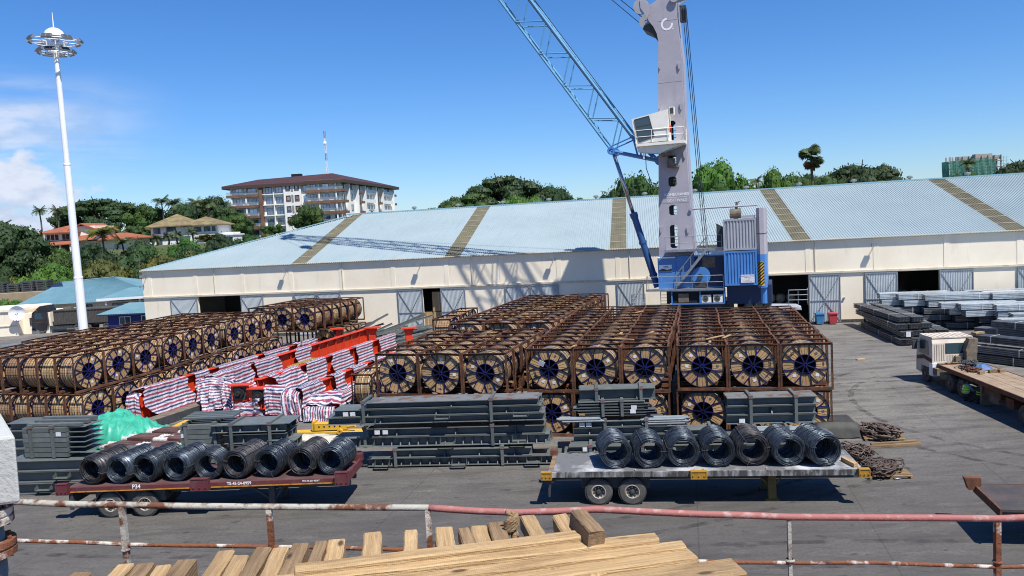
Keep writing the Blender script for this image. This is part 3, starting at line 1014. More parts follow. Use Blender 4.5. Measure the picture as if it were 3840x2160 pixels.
def crown_mesh(kind, seed, mats):
    rnd = random.Random(seed)
    mb = MB()
    if kind == 'round':
        for i in range(38):
            d = Vector((rnd.gauss(0, 1), rnd.gauss(0, 1), rnd.gauss(0.2, 1))).normalized()
            q = rnd.uniform(0.45, 0.88)
            c = (d.x * q, d.y * q, 0.58 + d.z * q * 0.48)
            rr = rnd.uniform(0.20, 0.36)
            leaf_blob(mb, c, (rr, rr, rr * 0.72), 200, 0.030, rnd)
    elif kind == 'umbrella':
        for i in range(85):
            t = rnd.uniform(0, 6.28)
            q = math.sqrt(rnd.random()) * 0.92
            z = 0.56 * math.sqrt(max(0, 1 - q * q)) + rnd.uniform(-0.12, 0.03)
            rr = rnd.uniform(0.13, 0.22)
            leaf_blob(mb, (q * math.cos(t), q * math.sin(t), 0.30 + z * 0.75), (rr * 1.25, rr * 1.25, rr * 0.42), 120, 0.022, rnd)
    elif kind == 'bush':
        for i in range(34):
            t = rnd.uniform(0, 6.28)
            q = math.sqrt(rnd.random()) * 0.85
            rr = rnd.uniform(0.22, 0.36)
            leaf_blob(mb, (q * math.cos(t), q * math.sin(t), rnd.uniform(0.15, 0.75) * (1.05 - q * .6)), (rr, rr, rr * 0.8), 190, 0.034, rnd)
    elif kind == 'ragged':
        for i in range(28):
            d = Vector((rnd.gauss(0, 1), rnd.gauss(0, 1), rnd.gauss(0, 1))).normalized()
            q = rnd.uniform(0.4, 1.0)
            rr = rnd.uniform(0.16, 0.30)
            leaf_blob(mb, (d.x * q * 0.8, d.y * q * .8, 0.62 + d.z * q * 0.42), (rr, rr, rr * 0.8), 170, 0.034, rnd)
    return mb.mesh('crown', mats)


def trunk_mesh(kind, seed):
    rnd = random.Random(seed)
    mb = MB()
    base = 0.5 if kind == 'umbrella' else (0.2 if kind == 'bush' else 0.45)
    mb.path([(0, 0, -0.15), (0.01, 0, base * .5), (0.02, 0.01, base)], 0.06, 7, rs=[0.075, 0.055, 0.045])
    for i in range(7 if kind != 'bush' else 0):
        t = i * 0.9 + rnd.uniform(-.2, .2)
        L = 0.55 if kind == 'umbrella' else 0.36
        mb.path([(0, 0, base * .75), (0.3 * L * math.cos(t), 0.3 * L * math.sin(t), base + 0.1), (L * math.cos(t), L * math.sin(t), base + rnd.uniform(.12, .35))], 0.02, 5, rs=[0.03, 0.02, 0.008])
    return mb.mesh('trunk', 'bark')


CROWN = {}
for kind, mats in (('round', ('leaf_dark', 'leaf_mid', 'leaf_bright')), ('umbrella', ('leaf_dark', 'leaf_mid', 'leaf_bright')), ('bush', ('leaf_mid', 'leaf_olive', 'leaf_bright', 'leaf_dark')), ('ragged', ('leaf_mid', 'leaf_olive', 'leaf_dark'))):
    base = [crown_mesh(kind, s_, mats[0]) for s_ in (1, 2)]
    for mname in mats:
        lst = []
        for bm_ in base:
            c = bm_.copy()
            c.materials.clear()
            c.materials.append(M[mname])
            lst.append(c)
        CROWN[(kind, mname)] = lst
TRUNK = {k: trunk_mesh(k, 3) for k in ('round', 'umbrella', 'bush', 'ragged')}


def tree(kind, leaf, x, y, r, top, label, group='trees on the hill', cat='tree', name=None):
    if 'ridge' in group:
        r *= 1.35 if kind != 'umbrella' else 1.12
        top += 0.5
    """crown radius r, crown top height top (world z)"""
    gz = terrain_z(x, y)
    h = max(1.5, top - gz)
    hz = h / {'round': 1.12, 'umbrella': 0.82, 'bush': 1.02, 'ragged': 1.15}[kind]
    t = thing(name or {'round': 'leafy_tree', 'umbrella': 'rain_tree', 'bush': 'bush', 'ragged': 'small_tree'}[kind], label, cat, (x, y, gz), U(0, 6.28), group)
    ms = CROWN[(kind, leaf)]
    c = put('crown', ms[rng.randrange(len(ms))], t)
    c.scale = (r, r, hz)
    tr = put('trunk', TRUNK[kind], t)
    tr.scale = (r, r, hz)
    return t


def frond_mesh(L, mats, seed, droop=0.9, wid=0.35, n=16):
    rnd = random.Random(seed)
    mb = MB()
    pts = []
    for i in range(n + 1):
        f = i / n
        pts.append(Vector((L * (f - 0.22 * droop * f * f), 0, L * (0.62 * f - 0.85 * droop * f * f))))
    mb.path(pts, 0.04, 4, rs=[0.05 * (1 - i / (n + 1)) + .01 for i in range(n + 1)])
    for i in range(1, n + 1):
        f = i / n
        w_ = wid * L * math.sin(PI * min(1, f * 0.9 + 0.1)) ** 0.6
        for sgn in (-1, 1):
            p = pts[i]
            e = p + Vector((L * 0.06, sgn * w_, -w_ * rnd.uniform(0.3, 0.7)))
            a = pts[i - 1]
            mb.add([a, p, e], [(0, 1, 2)])
    return mb.mesh('frond', mats)


def coconut(x, y, top, r, label, leaf='frond', n=17, group='palms on the hill', gz=None):
    gz = terrain_z(x, y) if gz is None else gz
    t = thing('coconut_palm', label, 'palm', (x, y, gz), U(0, 6), group)
    h = top - gz - r * 0.25
    MB().path([(0, 0, -.3), (0.3, 0, h * .4), (0.15, 0.1, h * .75), (0, 0, h)], .2, 7, rs=[0.32, 0.22, .18, .15]).build('trunk', 'bark', t)
    fm = [frond_mesh(r, leaf, 5), frond_mesh(r * .9, leaf, 6, 1.25), frond_mesh(r * .85, leaf, 7, 0.35)]
    for i in range(n):
        f = put('frond', fm[i % 3], t, (0, 0, h), (0, U(-.75, .35), i * 2.4))
    return t


# palmyra behind the warehouse roof
t = thing('palmyra_palm', 'tall fan palm with dead brown skirt rising above the warehouse ridge', 'palm', (57.3, 150, terrain_z(57.3, 150)), 0)
gz = terrain_z(57.3, 150)
hz = 20.6 - gz
MB().path([(0, 0, -.2), (0.1, 0, hz * .5), (-0.02, 0, hz)], .3, 9, rs=[.42, .27, .24]).build('trunk', 'bark', t)


def fan_mesh(L, mats):
    mb = MB()
    mb.bar((0, 0, 0), (L * .45, 0, 0), 0.05)
    n = 15
    for i in range(n):
        a = -1.75 + 3.5 * i / (n - 1)
        d = Vector((math.cos(a), math.sin(a), 0))
        o = Vector((L * .45, 0, 0))
        s_ = d.cross(Vector((0, 0, 1))) * 0.085 * L
        e = o + d * L * .55
        e.z -= 0.16 * L * abs(a)
        m_ = o + d * L * .33
        mb.add([o, m_ - s_, e, m_ + s_ + Vector((0, 0, .05))], [(0, 1, 2, 3)])
    return mb.mesh('frond', mats)


fg, fd = fan_mesh(2.6, 'frond'), fan_mesh(2.0, 'frondd')
for i in range(30):
    el = -0.55 + 1.9 * ((i * 0.618) % 1)
    f = put('frond', fg, t, (0, 0, hz + U(-.3, .35)), (U(-.5, .5), -el, i * 2.39))
for i in range(20):
    put('frond', fd, t, (0, 0, hz - U(.2, .9)), (U(-.5, .5), U(0.6, 1.35), i * 2.2))

coconut(-116.9, 200, 21.6, 2.6, 'leaning coconut palm left of the white light mast', n=14)
coconut(-113.0, 201, 21.3, 2.7, 'coconut palm hidden partly behind the white light mast')
coconut(-84.0, 165, 15.2, 4.2, 'yellow green coconut palm in front of the red roofed house', 'frondy', 20)
coconut(-81.0, 167, 12.6, 3.0, 'low palm right of the yellow green palm', 'frond', 14)
for i, (x, z) in enumerate(((-97.5, 23.8), (-94.5, 23.2), (-88.5, 23.0), (-85.5, 22.6))):
    coconut(x, 226 + i, z, 3.6, ['coconut palm above the left end of the mossy roofed villa', 'coconut palm above the ridge of the mossy roofed villa',
                                 'coconut palm above the right half of the mossy roofed villa', 'coconut palm right of the mossy roofed villa ridge'][i], n=16)
for i, (x, z) in enumerate(((-86.6, 14.4), (-83.8, 14.6), (-81.3, 14.8), (-77.8, 15.2))):
    coconut(x, 196, z - 1.3, 2.0, ORD[i] + ' garden palm from the left before the mossy roofed villa', n=22, group='garden palms in front of the villa')

# trees behind the houses on the left hill
tree('umbrella', 'leaf_dark', -118.5, 232, 12.5, 25.6, 'wide spreading rain tree behind the white light mast')
tree('round', 'leaf_dark', -127, 236, 6.5, 20.0, 'dark tree left of the spreading rain tree')
tree('round', 'leaf_dark', -108.5, 214, 5.5, 19.2, 'dark tree between the red house and the mossy roofed villa')
tree('round', 'leaf_mid', -103.0, 228, 7.0, 22.6, 'green tree just left of the mossy roofed villa')
tree('round', 'leaf_dark', -98.0, 240, 7.5, 23.6, 'dark tree behind the left end of the mossy roofed villa')
tree('round', 'leaf_dark', -90.5, 244, 8.0, 24.4, 'dark tree behind the middle of the mossy roofed villa')
tree('round', 'leaf_dark', -82.5, 236, 6.5, 21.6, 'dark tree between the villa and the hotel')
tree('round', 'leaf_mid', -77.5, 228, 5.0, 18.4, 'green tree beside the left corner of the hotel')
tree('round', 'leaf_dark', -88.0, 262, 7.5, 25.0, 'dark tree far behind, just left of the hotel roof')
tree('round', 'leaf_mid', -96.0, 206, 4.5, 16.2, 'green tree against the left wall of the villa')
tree('round', 'leaf_mid', -54.0, 214, 5.0, 20.0, 'leafy tree in front of the hotel corner')
tree('ragged', 'leaf_mid', -64.0, 216, 3.4, 15.4, 'small tree at the foot of the hotel')
tree('ragged', 'leaf_olive', -76.0, 202, 3.6, 13.6, 'small olive tree before the white garden wall')
tree('umbrella', 'leaf_dark', -103, 152, 13.5, 18.6, 'dark spreading tree at the left edge of the photo')
tree('round', 'leaf_dark', -94, 146, 7.5, 15.6, 'dark round tree at the left edge below the spreading one')
# slope bushes
spec = [(-88, 134, 5.5, 11.5, 'leaf_dark'), (-80.5, 140, 5.0, 10.6, 'leaf_bright'), (-84.0, 133, 4.2, 8.0, 'leaf_olive'), (-78.5, 134.5, 4.0, 8.2, 'leaf_olive'), (-72.5, 142, 5.6, 10.6, 'leaf_olive'),
        (-74.0, 135, 3.8, 8.3, 'leaf_bright'), (-68.0, 135, 4.6, 8.0, 'leaf_olive'), (-66.5, 146, 5.4, 12.4, 'leaf_dark'), (-62.5, 136, 4.4, 8.4, 'leaf_olive'), (-63.0, 144, 4.8, 10.8, 'leaf_olive'),
        (-57.0, 144, 5.2, 11.3, 'leaf_olive'), (-51.5, 146, 5.4, 11.4, 'leaf_olive'), (-46.0, 150, 5.0, 11.6, 'leaf_olive'), (-40.5, 154, 5.0, 12.0, 'leaf_mid'), (-57.5, 137, 3.8, 8.4, 'leaf_mid'),
        (-77.5, 152, 5.5, 11.8, 'leaf_dark'), (-71.0, 156, 5.0, 12.0, 'leaf_mid'), (-90.5, 150, 6.0, 13.0, 'leaf_dark'), (-84.5, 150, 5.0, 11.6, 'leaf_mid'), (-63.5, 158, 4.8, 12.4, 'leaf_dark'),
        (-77.0, 168, 4.8, 13.4, 'leaf_dark'), (-70.5, 172, 4.6, 13.2, 'leaf_bright'), (-90.0, 172, 4.4, 13.6, 'leaf_dark'), (-96.5, 166, 4.5, 13.0, 'leaf_mid'), (-64.0, 176, 4.2, 13.4, 'leaf_dark'),
        (-94.5, 138, 5.0, 10.2, 'leaf_dark'), (-58.5, 180, 4.0, 13.2, 'leaf_mid'), (-53.0, 176, 4.4, 12.8, 'leaf_olive'), (-47.0, 178, 4.2, 13.0, 'leaf_olive'), (-101, 178, 3.6, 12.6, 'leaf_mid'),
        (-104, 172, 4.6, 12.0, 'leaf_dark'), (-99, 160, 5.0, 12.2, 'leaf_dark'), (-98, 132, 4.0, 7.5, 'leaf_mid')]
word = {'leaf_dark': 'dark green', 'leaf_mid': 'mid green', 'leaf_olive': 'olive green', 'leaf_bright': 'bright green'}
cnt = {}
spec = [(x, y, r, top, lf) if y >= 140 else (x * (y + 8) / y, y + 8, r, 11.3 - (11.3 - top) * (y + 8) / y, lf) for (x, y, r, top, lf) in spec]
for (x, y, r, top, lf) in sorted(spec, key=lambda q: (q[4], q[0] / q[1])):
    k = cnt[lf] = cnt.get(lf, 0) + 1
    tree('bush', lf, x, y, r * 1.1, top, '%s %s bush from the left on the slope below the houses' % (ORD[k - 1], word[lf]), 'bushes on the slope below the houses', 'bush')
tree('bush', 'leaf_bright', -79.0, 126.5, 3.4, 4.4, 'low bright green shrub below the far steel stacks', 'shrubs beside the blue roofed building', 'bush')
for q_, (bx_, bt_) in enumerate(((-88.5, 4.6), (-81.8, 4.2), (-77.0, 4.0), (-92.5, 4.9))):
    tree('bush', 'leaf_bright' if q_ % 2 else 'leaf_mid', bx_, 127.2, 2.9, bt_, '%s shrub on the bank under the far steel stacks' % ('third second first fourth'.split()[q_] + ' nearest the blue roof'), 'shrubs on the bank', 'bush')
tree('bush', 'leaf_mid', -74.0, 126, 2.6, 4.2, 'low shrub behind the blue roof hip', 'shrubs beside the blue roofed building', 'bush')
tree('bush', 'leaf_bright', -84.5, 126.5, 3.6, 4.3, 'low green shrub at the left edge below the steel stacks', 'shrubs beside the blue roofed building', 'bush')

# trees beyond the warehouse roof
R_ = 'trees beyond the warehouse ridge'
tree('umbrella', 'leaf_dark', -0.5, 192, 9.5, 22.9, 'big domed rain tree left of the crane boom', R_)
tree('umbrella', 'leaf_mid', -8.5, 184, 8.0, 18.9, 'lighter spreading tree in front of the domed rain tree', R_)
tree('round', 'leaf_mid', -14.0, 196, 5.0, 17.5, 'left end tree of the clump left of the boom', R_)
tree('umbrella', 'leaf_bright', 3.0, 178, 6.5, 17.8, 'bright green spreading tree below the domed rain tree', R_)
tree('round', 'leaf_dark', 9.8, 194, 4.6, 20.2, 'dark round tree right of the domed rain tree', R_)
tree('round', 'leaf_mid', 14.5, 196, 3.8, 18.2, 'small tree right of the dark round one left of the crane', R_)
tree('ragged', 'leaf_mid', 19.5, 200, 3.5, 17.0, 'last low tree before the crane boom', R_)
tree('ragged', 'leaf_dark', 24.0, 172, 4.2, 20.0, 'loose tree left of the crane tower behind the cylinder rod', R_)
tree('round', 'leaf_mid', 29.5, 174, 5.5, 20.8, 'leafy tree directly behind the crane tower', R_)
tree('round', 'leaf_dark', 38.5, 176, 5.0, 20.2, 'dark tree just right of the crane tower', R_)
tree('round', 'leaf_bright', 44.8, 172, 6.0, 21.6, 'largest leafy tree right of the crane ropes', R_)
tree('round', 'leaf_mid', 43.0, 162, 4.5, 17.4, 'lower tree below the largest one right of the ropes', R_)
tree('round', 'leaf_dark', 50.5, 176, 4.0, 18.0, 'dark tree right of the largest leafy tree', R_)
tree('ragged', 'leaf_mid', 54.5, 178, 4.5, 18.6, 'loose tree left of the fan palm', R_)
tree('round', 'leaf_bright', 58.2, 174, 4.8, 19.4, 'bright tree behind the fan palm trunk', R_)
tree('round', 'leaf_mid', 64.0, 176, 5.2, 18.8, 'first tree right of the fan palm', R_)
tree('umbrella', 'leaf_mid', 69.5, 180, 6.0, 19.0, 'spreading tree second right of the fan palm', R_)
tree('round', 'leaf_olive' if False else 'leaf_mid', 66.5, 165, 4.0, 16.9, 'low tree under the two right of the fan palm', R_)
tree('umbrella', 'leaf_dark', 80.5, 182, 9.0, 20.8, 'wide dark domed rain tree right of the fan palm', R_)
tree('ragged', 'leaf_mid', 75.0, 174, 4.0, 17.4, 'loose tree at the left foot of the wide dark dome', R_)
tree('ragged', 'leaf_mid', 104.0, 194, 3.4, 16.4, 'loose tree below the building under construction', R_)
tree('round', 'leaf_mid', 112.0, 196, 4.0, 17.2, 'leafy tree below the middle of the netted building', R_)
tree('round', 'leaf_dark', 121.0, 194, 3.6, 18.6, 'dark tree at the right foot of the netted building', R_)
tree('umbrella', 'leaf_dark', 130.0, 200, 6.0, 20.3, 'dark spreading tree at the right edge of the photo', R_)
coconut(107.5, 186, 20.0, 2.8, 'coconut palm left of the building under construction', n=14)
coconut(50.0, 160, 17.6, 2.3, 'small palm above the ridge right of the crane', n=13)
t = thing('bare_tree', 'leafless dead tree above the ridge between the green crowns', 'tree', (70.5, 160, terrain_z(70.5, 160)), 0, R_)
gz = terrain_z(70.5, 160)
bt = MB()
bt.path([(0, 0, 0), (0.2, 0, 5), (0.1, 0, 8.6)], .2, 6, rs=[.28, .18, .12])
for i in range(9):
    a = i * 2.1
    bt.path([(0.1, 0, 6 + i * .3), (0.8 * math.cos(a), .8 * math.sin(a), 8 + i * .3), (1.7 * math.cos(a), 1.7 * math.sin(a), 9.6 + i * .28)], .06, 5, rs=[.09, .06, .03])
bt.build('trunk', 'bark', t)

# ------------------------------------------------------------------ hotel


def window(parent, x, y, z, w_, h, mats=('fascia', 'wglass'), depth=0.08, panes=2, name='window'):
    """frame on the plane y facing -y; pane as its child"""
    key = ('win', round(w_, 2), round(h, 2), mats, panes)
    if key not in WIN:
        fr = MB()
        b_ = 0.07
        fr.box(0, b_, -depth, 0, 0, h).box(w_ - b_, w_, -depth, 0, 0, h).box(b_, w_ - b_, -depth, 0, 0, b_).box(b_, w_ - b_, -depth, 0, h - b_, h)
        for k in range(1, panes):
            fr.box(w_ * k / panes - .03, w_ * k / panes + .03, -depth + .01, 0, b_, h - b_)
        WIN[key] = (fr.mesh('window', mats[0]), MB().box(b_, w_ - b_, -0.03, -0.005, b_, h - b_).mesh('pane', mats[1]))
    f_ = put(name, WIN[key][0], parent, (x, y, z))
    put('pane', WIN[key][1], f_)
    return f_


WIN = {}
ht = thing('hotel', 'six storey white and brown hotel with maroon hip roof', 'hotel', (0, 0, 0), 0)
FZ = [11.4, 14.6, 17.75, 20.9, 24.05, 27.0]
Y0 = 238.0
hb = MB()
hb.box(-82.0, -73.6, Y0 + 0.85, Y0 + 14, 9, 26.9, 0)          # left block core
hb.box(-72.6, -66.2, Y0 + 0.9, Y0 + 14, 9, 26.9, 1)
hb.box(-66.2, -61.0, Y0 - 0.3, Y0 + 14, 9, 26.9, 1)
hb.box(-61.0, -58.2, Y0 + 0.4, Y0 + 14, 9, 26.9, 1)
hb.box(-58.2, -48.6, Y0 - 4.2, Y0 + 14, 9, 26.9, 0)
hb.add([(-48.6, 234.8, 9), (-41.4, 292, 9), (-55, 294, 9), (-60, 252, 9), (-48.6, 234.8, 26), (-41.4, 292, 26), (-55, 294, 26), (-60, 252, 26)],
       [(0, 1, 5, 4), (1, 2, 6, 5), (2, 3, 7, 6), (3, 0, 4, 7), (4, 5, 6, 7)], 1)
hb.build('wall', ['hwall', 'wwall'], ht)
for i, z in enumerate(FZ):
    top = i == len(FZ) - 1
    sl = MB()
    if i > 0:
        sl.box(-83.4, -73.5, Y0 - 0.1, Y0 + .85, z - 0.55, z + 0.2)
    sl.build('balcony_slab', 'hbrown', ht) if i else None
    if i:
        MB().box(-72.6, -66.2, Y0, Y0 + 0.9, z - .15, z + .1).build('balcony_slab', 'wwall', ht)
        MB().box(-58.4, -47.4, Y0 - 5.2, Y0 - 4.2, z - .55, z + .2).build('balcony_slab', 'hbrown', ht)
    if not top:
        nz = FZ[i + 1]
        for cx in (-81.9, -77.6):
            MB().box(cx - .22, cx + .22, Y0 + 0.1, Y0 + .5, z + .12, nz - .28).build('column', 'wwall', ht)
        for cx in (-69.3,):
            MB().box(cx - .12, cx + .12, Y0, Y0 + .9, z + .1, nz - .15).build('fin_wall', 'wwall', ht)
        for cx in (-54.6, -49.6):
            MB().box(cx - .2, cx + .2, Y0 - 5.0, Y0 - 4.6, z + .12, nz - .28).build('column', 'wwall', ht)
        if i:
            MB().box(-83.3, -73.6, Y0 - .06, Y0 - .03, z + .12, z + 1.1).build('glass_rail', 'raillite', ht)
            MB().box(-58.3, -47.5, Y0 - 5.15, Y0 - 5.12, z + .12, z + 1.1).build('glass_rail', 'raillite', ht)
        for wx, wy, ww in ((-80.9, Y0 + .85, 2.3), (-77.2, Y0 + .85, 2.9), (-72.0, Y0 + .9, 2.2), (-69.0, Y0 + .9, 2.3), (-60.6, Y0 + .4, 2.2), (-57.4, Y0 - 4.2, 2.0), (-53.9, Y0 - 4.2, 2.2), (-50.6, Y0 - 4.2, 1.7)):
            window(ht, wx + .15, wy, z + .25, ww * .84, 1.95, ('hbrown' if wx < -73 else 'fascia', 'wglass'))
        if i:
            for wx in (-65.5, -62.9):
                fr = window(ht, wx, Y0 - .3, z + .75, 1.35, 1.7, ('fascia', 'hbrown'), 0.14, 1, 'window')
                MB().box(.35, 1.0, -0.10, -0.04, .45, 1.25).build('pane', 'wglass', fr)
            MB().box(-63.95, -63.3, Y0 - .36, Y0 - .302, z + .4, z + 2.6).build('stone_panel', 'vent', ht)
            for ax in (-74.6, -69.9, -66.6, -56.0):
                MB().box(ax, ax + .6, Y0 + (.5 if ax > -74 else 1.2) - (3.4 if ax > -60 else 0), Y0 + 1.0 - (3.4 if ax > -60 else 0), z + 2.2, z + 2.75).build('ac_unit', 'vent', ht)
MB().box(-73.5, -72.6, Y0 - .35, Y0 + 2, 9, 26.9).build('pier', 'hbrown', ht)
# wing on the right, receding
d = Vector((7.2, 57.2, 0)).normalized()
nrmv = Vector((d.y, -d.x, 0))
o = Vector((-48.6, 234.8, 0))
wg = thing_w = bpy.data.objects.new('wing', None)
COL.objects.link(wg)
wg.parent = ht
wg.location = o
wg.rotation_euler = (0, 0, math.atan2(d.y, d.x))
WL = 57.6
brown = [(0, 3.2), (13, 19), (33, 39), (54.5, 57.6)]
for i, z in enumerate(FZ[:-1]):
    zz, nz = z, FZ[i + 1]
    if i:
        for a, b_ in brown:
            MB().box(a, b_, -1.25, 0, z - .55, z + .2).build('balcony', 'hbrown', wg)
        for a, b_ in ((21, 32), (41, 53)):
            MB().box(a, b_, -1.0, 0, z - .2, z + .9).build('balcony', 'wwall', wg)
    for wx in (1.2, 5, 9, 14, 16.5, 22, 25.5, 29, 34, 36.5, 42, 46, 50, 55):
        window(wg, wx, -0.01, z + .3, 1.7, 1.9, ('hbrown' if i else 'fascia', 'wglass'), .1, 1)
for a in (4.3, 12.6, 20.2, 32.6, 40.0, 53.8):
    MB().box(a, a + .5, -1.3, 0, 9, 26).build('fin_wall', 'wwall', wg)
rf = MB()
E0, R0 = 27.0, 30.0
pts = [(-84.3, Y0 - .6, E0), (-58.6, Y0 - .8, E0), (-58.6, Y0 - 5.6, E0 - .1), (-47.0, Y0 - 5.6, E0 - .1), (-39.3, 293.5, E0), (-58, 296, E0), (-62, 254, E0), (-84.3, 254, E0),
       (-76, 246, 29.1), (-52.5, 243, 29.6), (-48.2, 284, 29.3)]
rf.add(pts, [(0, 1, 9, 8), (1, 2, 3, 9), (3, 4, 10, 9), (4, 5, 10), (5, 6, 9, 10), (6, 7, 8, 9), (7, 0, 8)])
rf.build('roof', 'hroof', ht)
fa = MB()
ring = pts[:8]
for i in range(8):
    a, b_ = Vector(ring[i]), Vector(ring[(i + 1) % 8])
    fa.add([a, b_, b_ - Vector((0, 0, .9)), a - Vector((0, 0, .9))], [(0, 1, 2, 3)])
fa.add([(p[0], p[1], p[2] - .75) for p in ring], [tuple(range(8))])
fa.build('fascia', 'fascia', ht)
MB().box(-66, -63, 247, 249, 29.2, 30.3).build('water_tank', 'black', ht)
# antenna mast behind the hotel
an = thing('antenna_mast', 'slender red and white lattice antenna mast above the hotel roof', 'antenna', (-58.2, 262, 10.8), 0)
for k in range(10):
    z = 10 + k * 2.4
    mb = MB()
    q = [(0.35 * math.cos(a), .35 * math.sin(a)) for a in (0, 2.09, 4.19)]
    for i in range(3):
        p, r = q[i], q[(i + 1) % 3]
        mb.tube((*p, z), (*p, z + 2.4), .05, 4)
        mb.tube((*p, z), (*r, z + 1.2), .03, 4)
        mb.tube((*r, z + 1.2), (*p, z + 2.4), .03, 4)
    mb.build('mast_section', 'wwall' if k % 3 else 'binr', an)
MB().lathe([(0.0, 0), (.5, .1), (.6, .25)], 10, 'y', (0, -.6, 30)).build('dish', 'white', an)
# low white garden building
lw = thing('white_annex', 'low white flat roofed annex in front of the hotel', 'building', (0, 0, 0), 0)
MB().box(-80.6, -70.2, 203, 211, 9, 12.4).box(-81.0, -70.0, 202.6, 211.4, 12.4, 12.75).box(-76.3, -70.6, 204, 210, 12.75, 13.2).build('wall', 'wwall', lw)
for wx in (-72.4, -71.2):
    window(lw, wx, 203, 10.4, .9, 1.5, ('fascia', 'wglass'), .08, 1)
MB().box(-79.6, -78.9, 202.9, 203, 9.4, 11.2).build('door', 'fascia', lw)
gw = thing('garden_wall', 'white garden wall stepping down below the hotel', 'wall', (0, 0, 0), 0)
MB().box(-81, -66, 199.5, 199.8, 9, 10.9).box(-66, -60, 199.5, 199.8, 9, 11.4).build('wall', 'wwall', gw)


def hip(mb, x0, x1, y0, y1, z, h, ov=0.8, th=0.25, m=0, ridge=None):
    x0 -= ov
    x1 += ov
    y0 -= ov
    y1 += ov
    k = min((x1 - x0), (y1 - y0)) / 2
    cy = (y0 + y1) / 2
    a, b_ = x0 + k, x1 - k
    mb.add([(x0, y0, z), (x1, y0, z), (x1, y1, z), (x0, y1, z), (a, cy, z + h), (b_, cy, z + h), (x0, y0, z - th), (x1, y0, z - th), (x1, y1, z - th), (x0, y1, z - th)],
           [(0, 1, 5, 4), (1, 2, 5), (2, 3, 4, 5), (3, 0, 4), (0, 6, 7, 1), (1, 7, 8, 2), (2, 8, 9, 3), (3, 9, 6, 0), (9, 8, 7, 6)], m)


vl = thing('villa', 'white villa with mossy yellow tiled hip roof among palms', 'house', (0, 0, 0), 0)
MB().box(-89.6, -82.0, 200, 212, 10.2, 15.4).box(-82.0, -73.6, 202, 212, 10.2, 15.3).build('wall', 'wwall', vl)
m_ = MB()
hip(m_, -89.2, -81.0, 200.2, 211.5, 15.5, 3.1, 1.4)
m_.build('roof', 'ytile', vl)
m_ = MB()
hip(m_, -82.2, -74.0, 202.2, 211.5, 15.4, 2.2, 1.3)
m_.build('roof', 'ytile', vl)
for wx, wy, wz, ww, hh in ((-88.9, 200, 13.6, 1.7, 1.6), (-85.6, 200, 14.1, 2.3, 1.1), (-80.6, 202, 13.6, .6, 1.1), (-79.4, 202, 13.7, 1.7, 1.2), (-77.0, 202, 13.7, 1.6, 1.2), (-75.0, 202, 13.7, .9, 1.2), (-88.4, 200, 11.0, 1.5, 1.6)):
    window(vl, wx, wy, wz, ww, hh, ('fascia', 'wglass'), .08, 3 if ww > 1.6 else 1)
MB().box(-86.4, -85.4, 199.85, 199.98, 12.9, 13.5).build('red_awning', 'binr', vl)
MB().box(-89.6, -73.6, 199.5, 200, 12.75, 12.95).build('ledge', 'trim', vl)

rh = thing('red_roofed_house', 'cream two storey house with orange terracotta tiled roofs', 'house', (0, 0, 0), 0)
MB().box(-110.4, -104.0, 190, 200, 9.8, 15.1).box(-104.0, -98.6, 190.6, 200, 9.8, 16.4).box(-98.6, -89.6, 192, 199, 9.8, 12.9).build('wall', 'cream', rh)
for mb_args in (((-111, -103, 189.5, 200.5, 15.2, 1.7),), ((-99.5, -89.4, 191.5, 199.5, 13.0, 1.4),)):
    m_ = MB()
    hip(m_, *mb_args[0], 1.0)
    m_.build('roof', 'tile', rh)
m_ = MB()
m_.prism([(-104.8, 15.7), (-101.5, 17.1), (-97.6, 15.3), (-97.6, 15.1), (-101.5, 16.8), (-104.8, 15.4)], 189.8, 200.4)
m_.build('roof', 'tile', rh)
m_ = MB()
m_.add([(-111.4, 187.2, 12.2), (-102.8, 187.2, 12.4), (-102.8, 190.2, 13.4), (-111.4, 190.2, 13.3), (-111.4, 187.2, 12.0), (-102.8, 187.2, 12.2)], [(0, 1, 2, 3), (4, 5, 1, 0)])
m_.add([(-102.8, 187.4, 12.9), (-97.8, 187.4, 13.1), (-97.8, 190.7, 14.4), (-102.8, 190.7, 14.2)], [(0, 1, 2, 3)])
m_.build('porch_roof', 'tile', rh)
for wx in (-109.9, -108.9, -107.9, -106.2, -105.3):
    window(rh, wx, 190, 13.4, .75, 1.3, ('fascia', 'fascia'), .06, 1)
for cx in (-110.6, -108.3, -105.6, -103.2):
    MB().box(cx - .15, cx + .15, 187.5, 187.8, 9.6, 12.2).build('porch_column', 'cream', rh)
MB().box(-110.4, -104, 189.9, 189.99, 10, 12.2).build('painted_porch_shade', 'fascia', rh)  # dark panel painted in for the shade under the porch

# building under construction far right
cb = thing('unfinished_tower_block', 'unfinished concrete tower block wrapped in green netting and scaffolding', 'building', (0, 0, 0), 0)
m_ = MB()
for k in range(6):
    z = 14 + k * 3.1
    m_.box(222.5, 249, 401, 406, z, z + .35)
    for i in range(9):
        for yy in (401.3, 405.0):
            m_.box(222.8 + i * 3.2, 223.3 + i * 3.2, yy, yy + .5, z + .35, z + 3.1)
m_.build('concrete_frame', 'bconc', cb)
for a, b_, z0, z1 in ((227.5, 233, 30.5, 32.6), (236, 244.5, 30.5, 33.4), (245.5, 249, 30.5, 32.4)):
    MB().box(a, b_, 402, 405, z0, z1).build('wall', 'bconc', cb)
for i in range(7):
    x0 = 221.6 + i * 3.3
    zt = 30.6 + (0.8 if i in (3, 5) else 0)
    MB().grid(lambda a, b_: (x0 + a * 3.25, 399.6 + .25 * math.sin(7 * a + 5 * b_), 14 + b_ * (zt - 14)), 4, 8).build('safety_net', 'mesh_g', cb)
MB().grid(lambda a, b_: (221.5 + .2 * math.sin(5 * b_), 399.8 + a * 6.5, 14 + b_ * 16.4), 4, 8).build('safety_net', 'mesh_g', cb)
m_ = MB()
